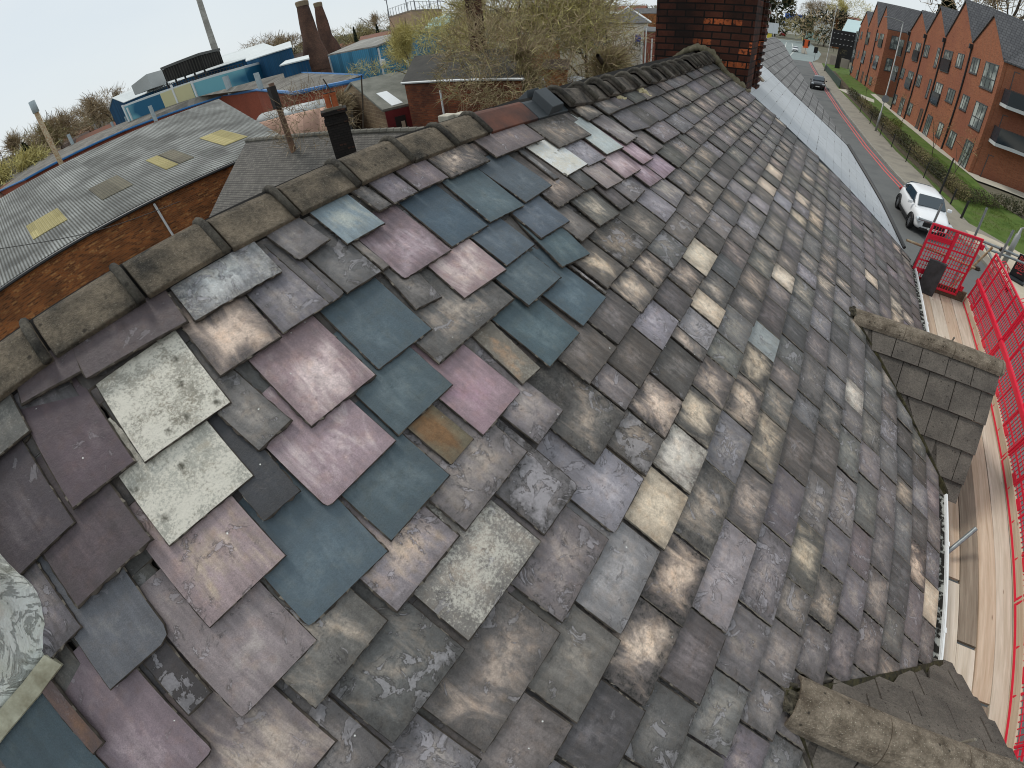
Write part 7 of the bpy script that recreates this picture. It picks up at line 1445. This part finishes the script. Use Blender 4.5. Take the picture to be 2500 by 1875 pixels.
b = tr_at(q3(1240, 520), 26); twig_tree('bare_shrub', 'dark scrub below the pale poles by the brick chimney', 'shrub', (b.x, b.y, 0), 4, crown(q3(1260, 490), 26), (2.4, 2.0, 1.1), 2200, [M_DARKLEAF, M_TW[1]], 10, .02, .07, 3, .5)
# left skyline trees
for i, (p, d, rr, hh, m_, lb) in enumerate(((q1(480, 1060), 150, 8, 5, M_TW[1], 'round bare tree on the slope left of the blue works'), (q1(740, 940), 180, 11, 6, M_TW[1], 'wide bare tree above the brown-roofed houses'), (q1(860, 870), 170, 8, 7, M_TW[1], 'bare tree touching the blue works gable'), (q1(610, 1000), 190, 9, 5, M_TW[0], 'olive bare tree between the two bare ones'),
   (q1(150, 1260), 140, 9, 5, M_TW[1], 'bare tree left of the dark conifer'), (q1(320, 1150), 150, 8, 5, M_TW[0], 'olive tree right of the dark conifer'), (q2(170, 400), 170, 8, 4.5, M_TW[1], 'bare tree over the dark blue shed'), (q2(370, 395), 180, 11, 4.5, M_TW[1], 'bare tree just left of the kilns'), (q2(880, 300), 200, 12, 5, M_TW[0], 'olive bare tree right of the kilns'), (q2(1130, 215), 210, 9, 5, M_TW[1], 'thin bare tree left of the tower block'),
   (q1(90, 1410), 110, 9, 3, M_TW[2], 'low yellow-green bushes at the left edge'))):
    c = far(p, d); b0 = Vector((c.x, c.y, hillz(c.x, c.y))); twig_tree('bare_tree', lb, 'tree', b0, 8, c, (rr, rr, hh * .72), 2400, [m_], 20 + i, .07, .3, 3, 2.2, 'bare trees along the left skyline')
def conifer(p_base, p_top, d, label, w):
    B = far(p_base, d); T = far(p_top, d); b0 = Vector((B.x, B.y, min(B.z, hillz(B.x, B.y) + 3))); h = T.z - b0.z; t = thing('conifer', label, 'tree', b0, 0, 'dark conifers'); mb = MB(); mb.tube([Vector((b0.x, b0.y, hillz(b0.x, b0.y) - 1)), b0 + Vector((0, 0, h * .6))], .25, 6); mb.build('trunk', M_BARK, t); mb = MB(); r = random.Random(int(p_base[0]))
    for k in range(16): f_ = k / 15; foliage(mb, (b0.x, b0.y, b0.z + h * f_), (w * (1 - f_) ** .7 * 1.0 + .2, w * (1 - f_) ** .7 + .2, h * .07), 90, w * .16, r)
    mb.build('crown', M_DARKLEAF, t)
conifer(q1(250, 1290), q1(225, 1155), 130, 'dark green conifer at the far left above the corrugated roof', 2.6); conifer(q1(5, 1390), q1(2, 1335), 120, 'dark conifer at the very left edge', 1.8)
conifer(q2(905, 278), q2(902, 238), 170, 'small dark conifer on the skyline right of the kilns', 1.2); conifer(q2(1095, 258), q2(1092, 215), 165, 'small dark conifer on the skyline left of the tower block', 1.4); conifer(q4(1545, 120), q4(1540, -20), 75, 'dark conifer behind the roofs of the flats', 3.6)
# right side trees
b = tr_at(q4(1870, 160), 70); twig_tree('bare_tree', 'tall bare brown tree behind the near flats at the top right', 'tree', (b.x, b.y, 0), 14, crown(q4(1860, 60), 70), (8, 6, 5.5), 2200, [M_TW[1]], 41, .05, .35, 5, 2.0)
b = tr_at(q4(600, 180), 260); twig_tree('bare_tree', 'round olive bush on the right of the far road', 'tree', (b.x, b.y, 0), 6, far(q4(640, 185), 250), (13, 10, 5), 1500, [M_TW[0]], 42, .22, .3, 3, 2.4)
b = tr_at(q4(740, 190), 240); twig_tree('bare_tree', 'dark green tree mass left of the black billboard', 'tree', (b.x, b.y, 0), 7, far(q4(755, 180), 240), (14, 10, 6.5), 1700, [M_DARKLEAF, M_TW[1]], 43, .3, .3, 3, 2.4)
b = tr_at(q4(400, 180), 300); twig_tree('bare_tree', 'tall dark evergreen trees on the left of the far road', 'tree', (b.x, b.y, 0), 12, far(q4(395, 80), 300), (11, 9, 12), 2400, [M_DARKLEAF, M_BROWNT], 44, .4, .5, 3, 2.6)
b = tr_at(q4(700, 90), 420); twig_tree('bare_tree', 'pale leafless trees on the skyline above the road', 'tree', (b.x, b.y, 0), 12, far(q4(700, 85), 420), (16, 12, 8), 3500, [M_TW[1]], 45, .09, .4, 4, 3)
b = tr_at(q4(910, 80), 380); twig_tree('bare_tree', 'yellowish leafless tree above the shed roofs left of the flats', 'tree', (b.x, b.y, 0), 12, far(q4(900, 75), 380), (16, 12, 8), 4000, [M_TW[2]], 46, .1, .4, 4, 3)
gabled('roadside_shed', 'shed with a pale turquoise sheet roof between the billboard and the farther flats', 'shed', far(q4(845, 205), 150), far(q4(950, 218), 150), far(q4(885, 128), 160), far(q4(990, 150), 160), plain('pale_turq_roof', (184, 206, 206), .6, .08, .1, bump=0), M_BLK)
gabled('roadside_shed', 'brown brick shed behind the turquoise-roofed one', 'shed', far(q4(805, 125), 240), far(q4(960, 150), 240), far(q4(810, 100), 250), far(q4(965, 120), 250), M_RT, M_ORB)
gabled('roadside_shed', 'long white-roofed showroom with a blue sign at the end of the road', 'showroom', far(q4(470, 125), 430), far(q4(590, 130), 430), far(q4(478, 100), 445), far(q4(585, 105), 445), M_WROOF, flat('showroom_wall', (120, 124, 122), .7))
p = far(q4(525, 133), 424); mb = MB(); mb.box((p.x - 7.5, p.y - .5, p.z - 4), (p.x + 7.5, p.y, p.z + 4)); o = mb.build('blue_sign', flat('sign_blue', (72, 122, 214), .5)); tag(o, 'bright blue sign board on the showroom at the end of the road', 'sign')
b1, b2 = onz(q4(580, 215), 0), onz(q4(625, 250), 0); mb = MB(); mb.beam(Vector((b1.x + 4, b1.y, .8)), Vector((b2.x + 4, b2.y, .8)), .4, 2.6); o = mb.build('boundary_wall', M_ORB); tag(o, 'low brick boundary wall on the right of the far road', 'wall')
b1, b2 = onz(q4(760, 440), 0), onz(q4(885, 480), 0); mb = MB(); mb.beam(Vector((b1.x, b1.y + 4, .9)), Vector((b2.x, b2.y + 4, .9)), .25, 2.2); o = mb.build('boundary_wall', plain('grey_boards', (118, 112, 104), .9, .2, .5)); tag(o, 'grey boarded wall behind the railings below the billboard', 'wall')
b1 = onz(q4(352, 270), 0); mb = MB(); mb.box((b1.x - 9, b1.y, 0), (b1.x - 3, b1.y + 14, 4.5)); o = mb.build('brick_kiosk', M_DKBR); tag(o, 'small red brick building on the left pavement past the chimney', 'kiosk')
r_ = random.Random(77)
for i in range(7):
    p = onz(q4(700 + i * 14, 300 + i * 9), 0); mb = MB(); mb.tube([Vector((p.x, p.y, 0)), Vector((p.x, p.y, 3.2))], .07, 5); mb.box((p.x - .3, p.y - .06, 2.3), (p.x + .3, p.y, 3.1)); o = mb.build('signpost', M_LANT if i % 2 else M_BLK); tag(o, '%s small signpost along the right of the junction' % ['nearest-to-bushes', 'second', 'third', 'fourth', 'fifth', 'sixth', 'last'][i], 'signpost', 'small posts by the junction')
# young street trees with stakes on the lawn
for i, (p, h) in enumerate(((q4(1590, 1230), 3.4), (q4(1450, 1060), 3.2), (q4(1230, 870), 3.0), (q4(1000, 690), 3.4), (q4(830, 470), 4.0))):
    g = onz(p, .1); twig_tree('sapling', ['thin staked sapling on the lawn nearest the camera', 'thin sapling on the lawn by the long hedge', 'thin sapling beside the yellow-green shrub', 'thin sapling by the side path', 'thin sapling near the green railing'][i], 'tree', g, h, g + Vector((0, 0, h * .8)), (.7, .7, .9), 120, [M_TW[0]], 60 + i, .008, .03, 3, .4, 'young saplings in front of the flats')
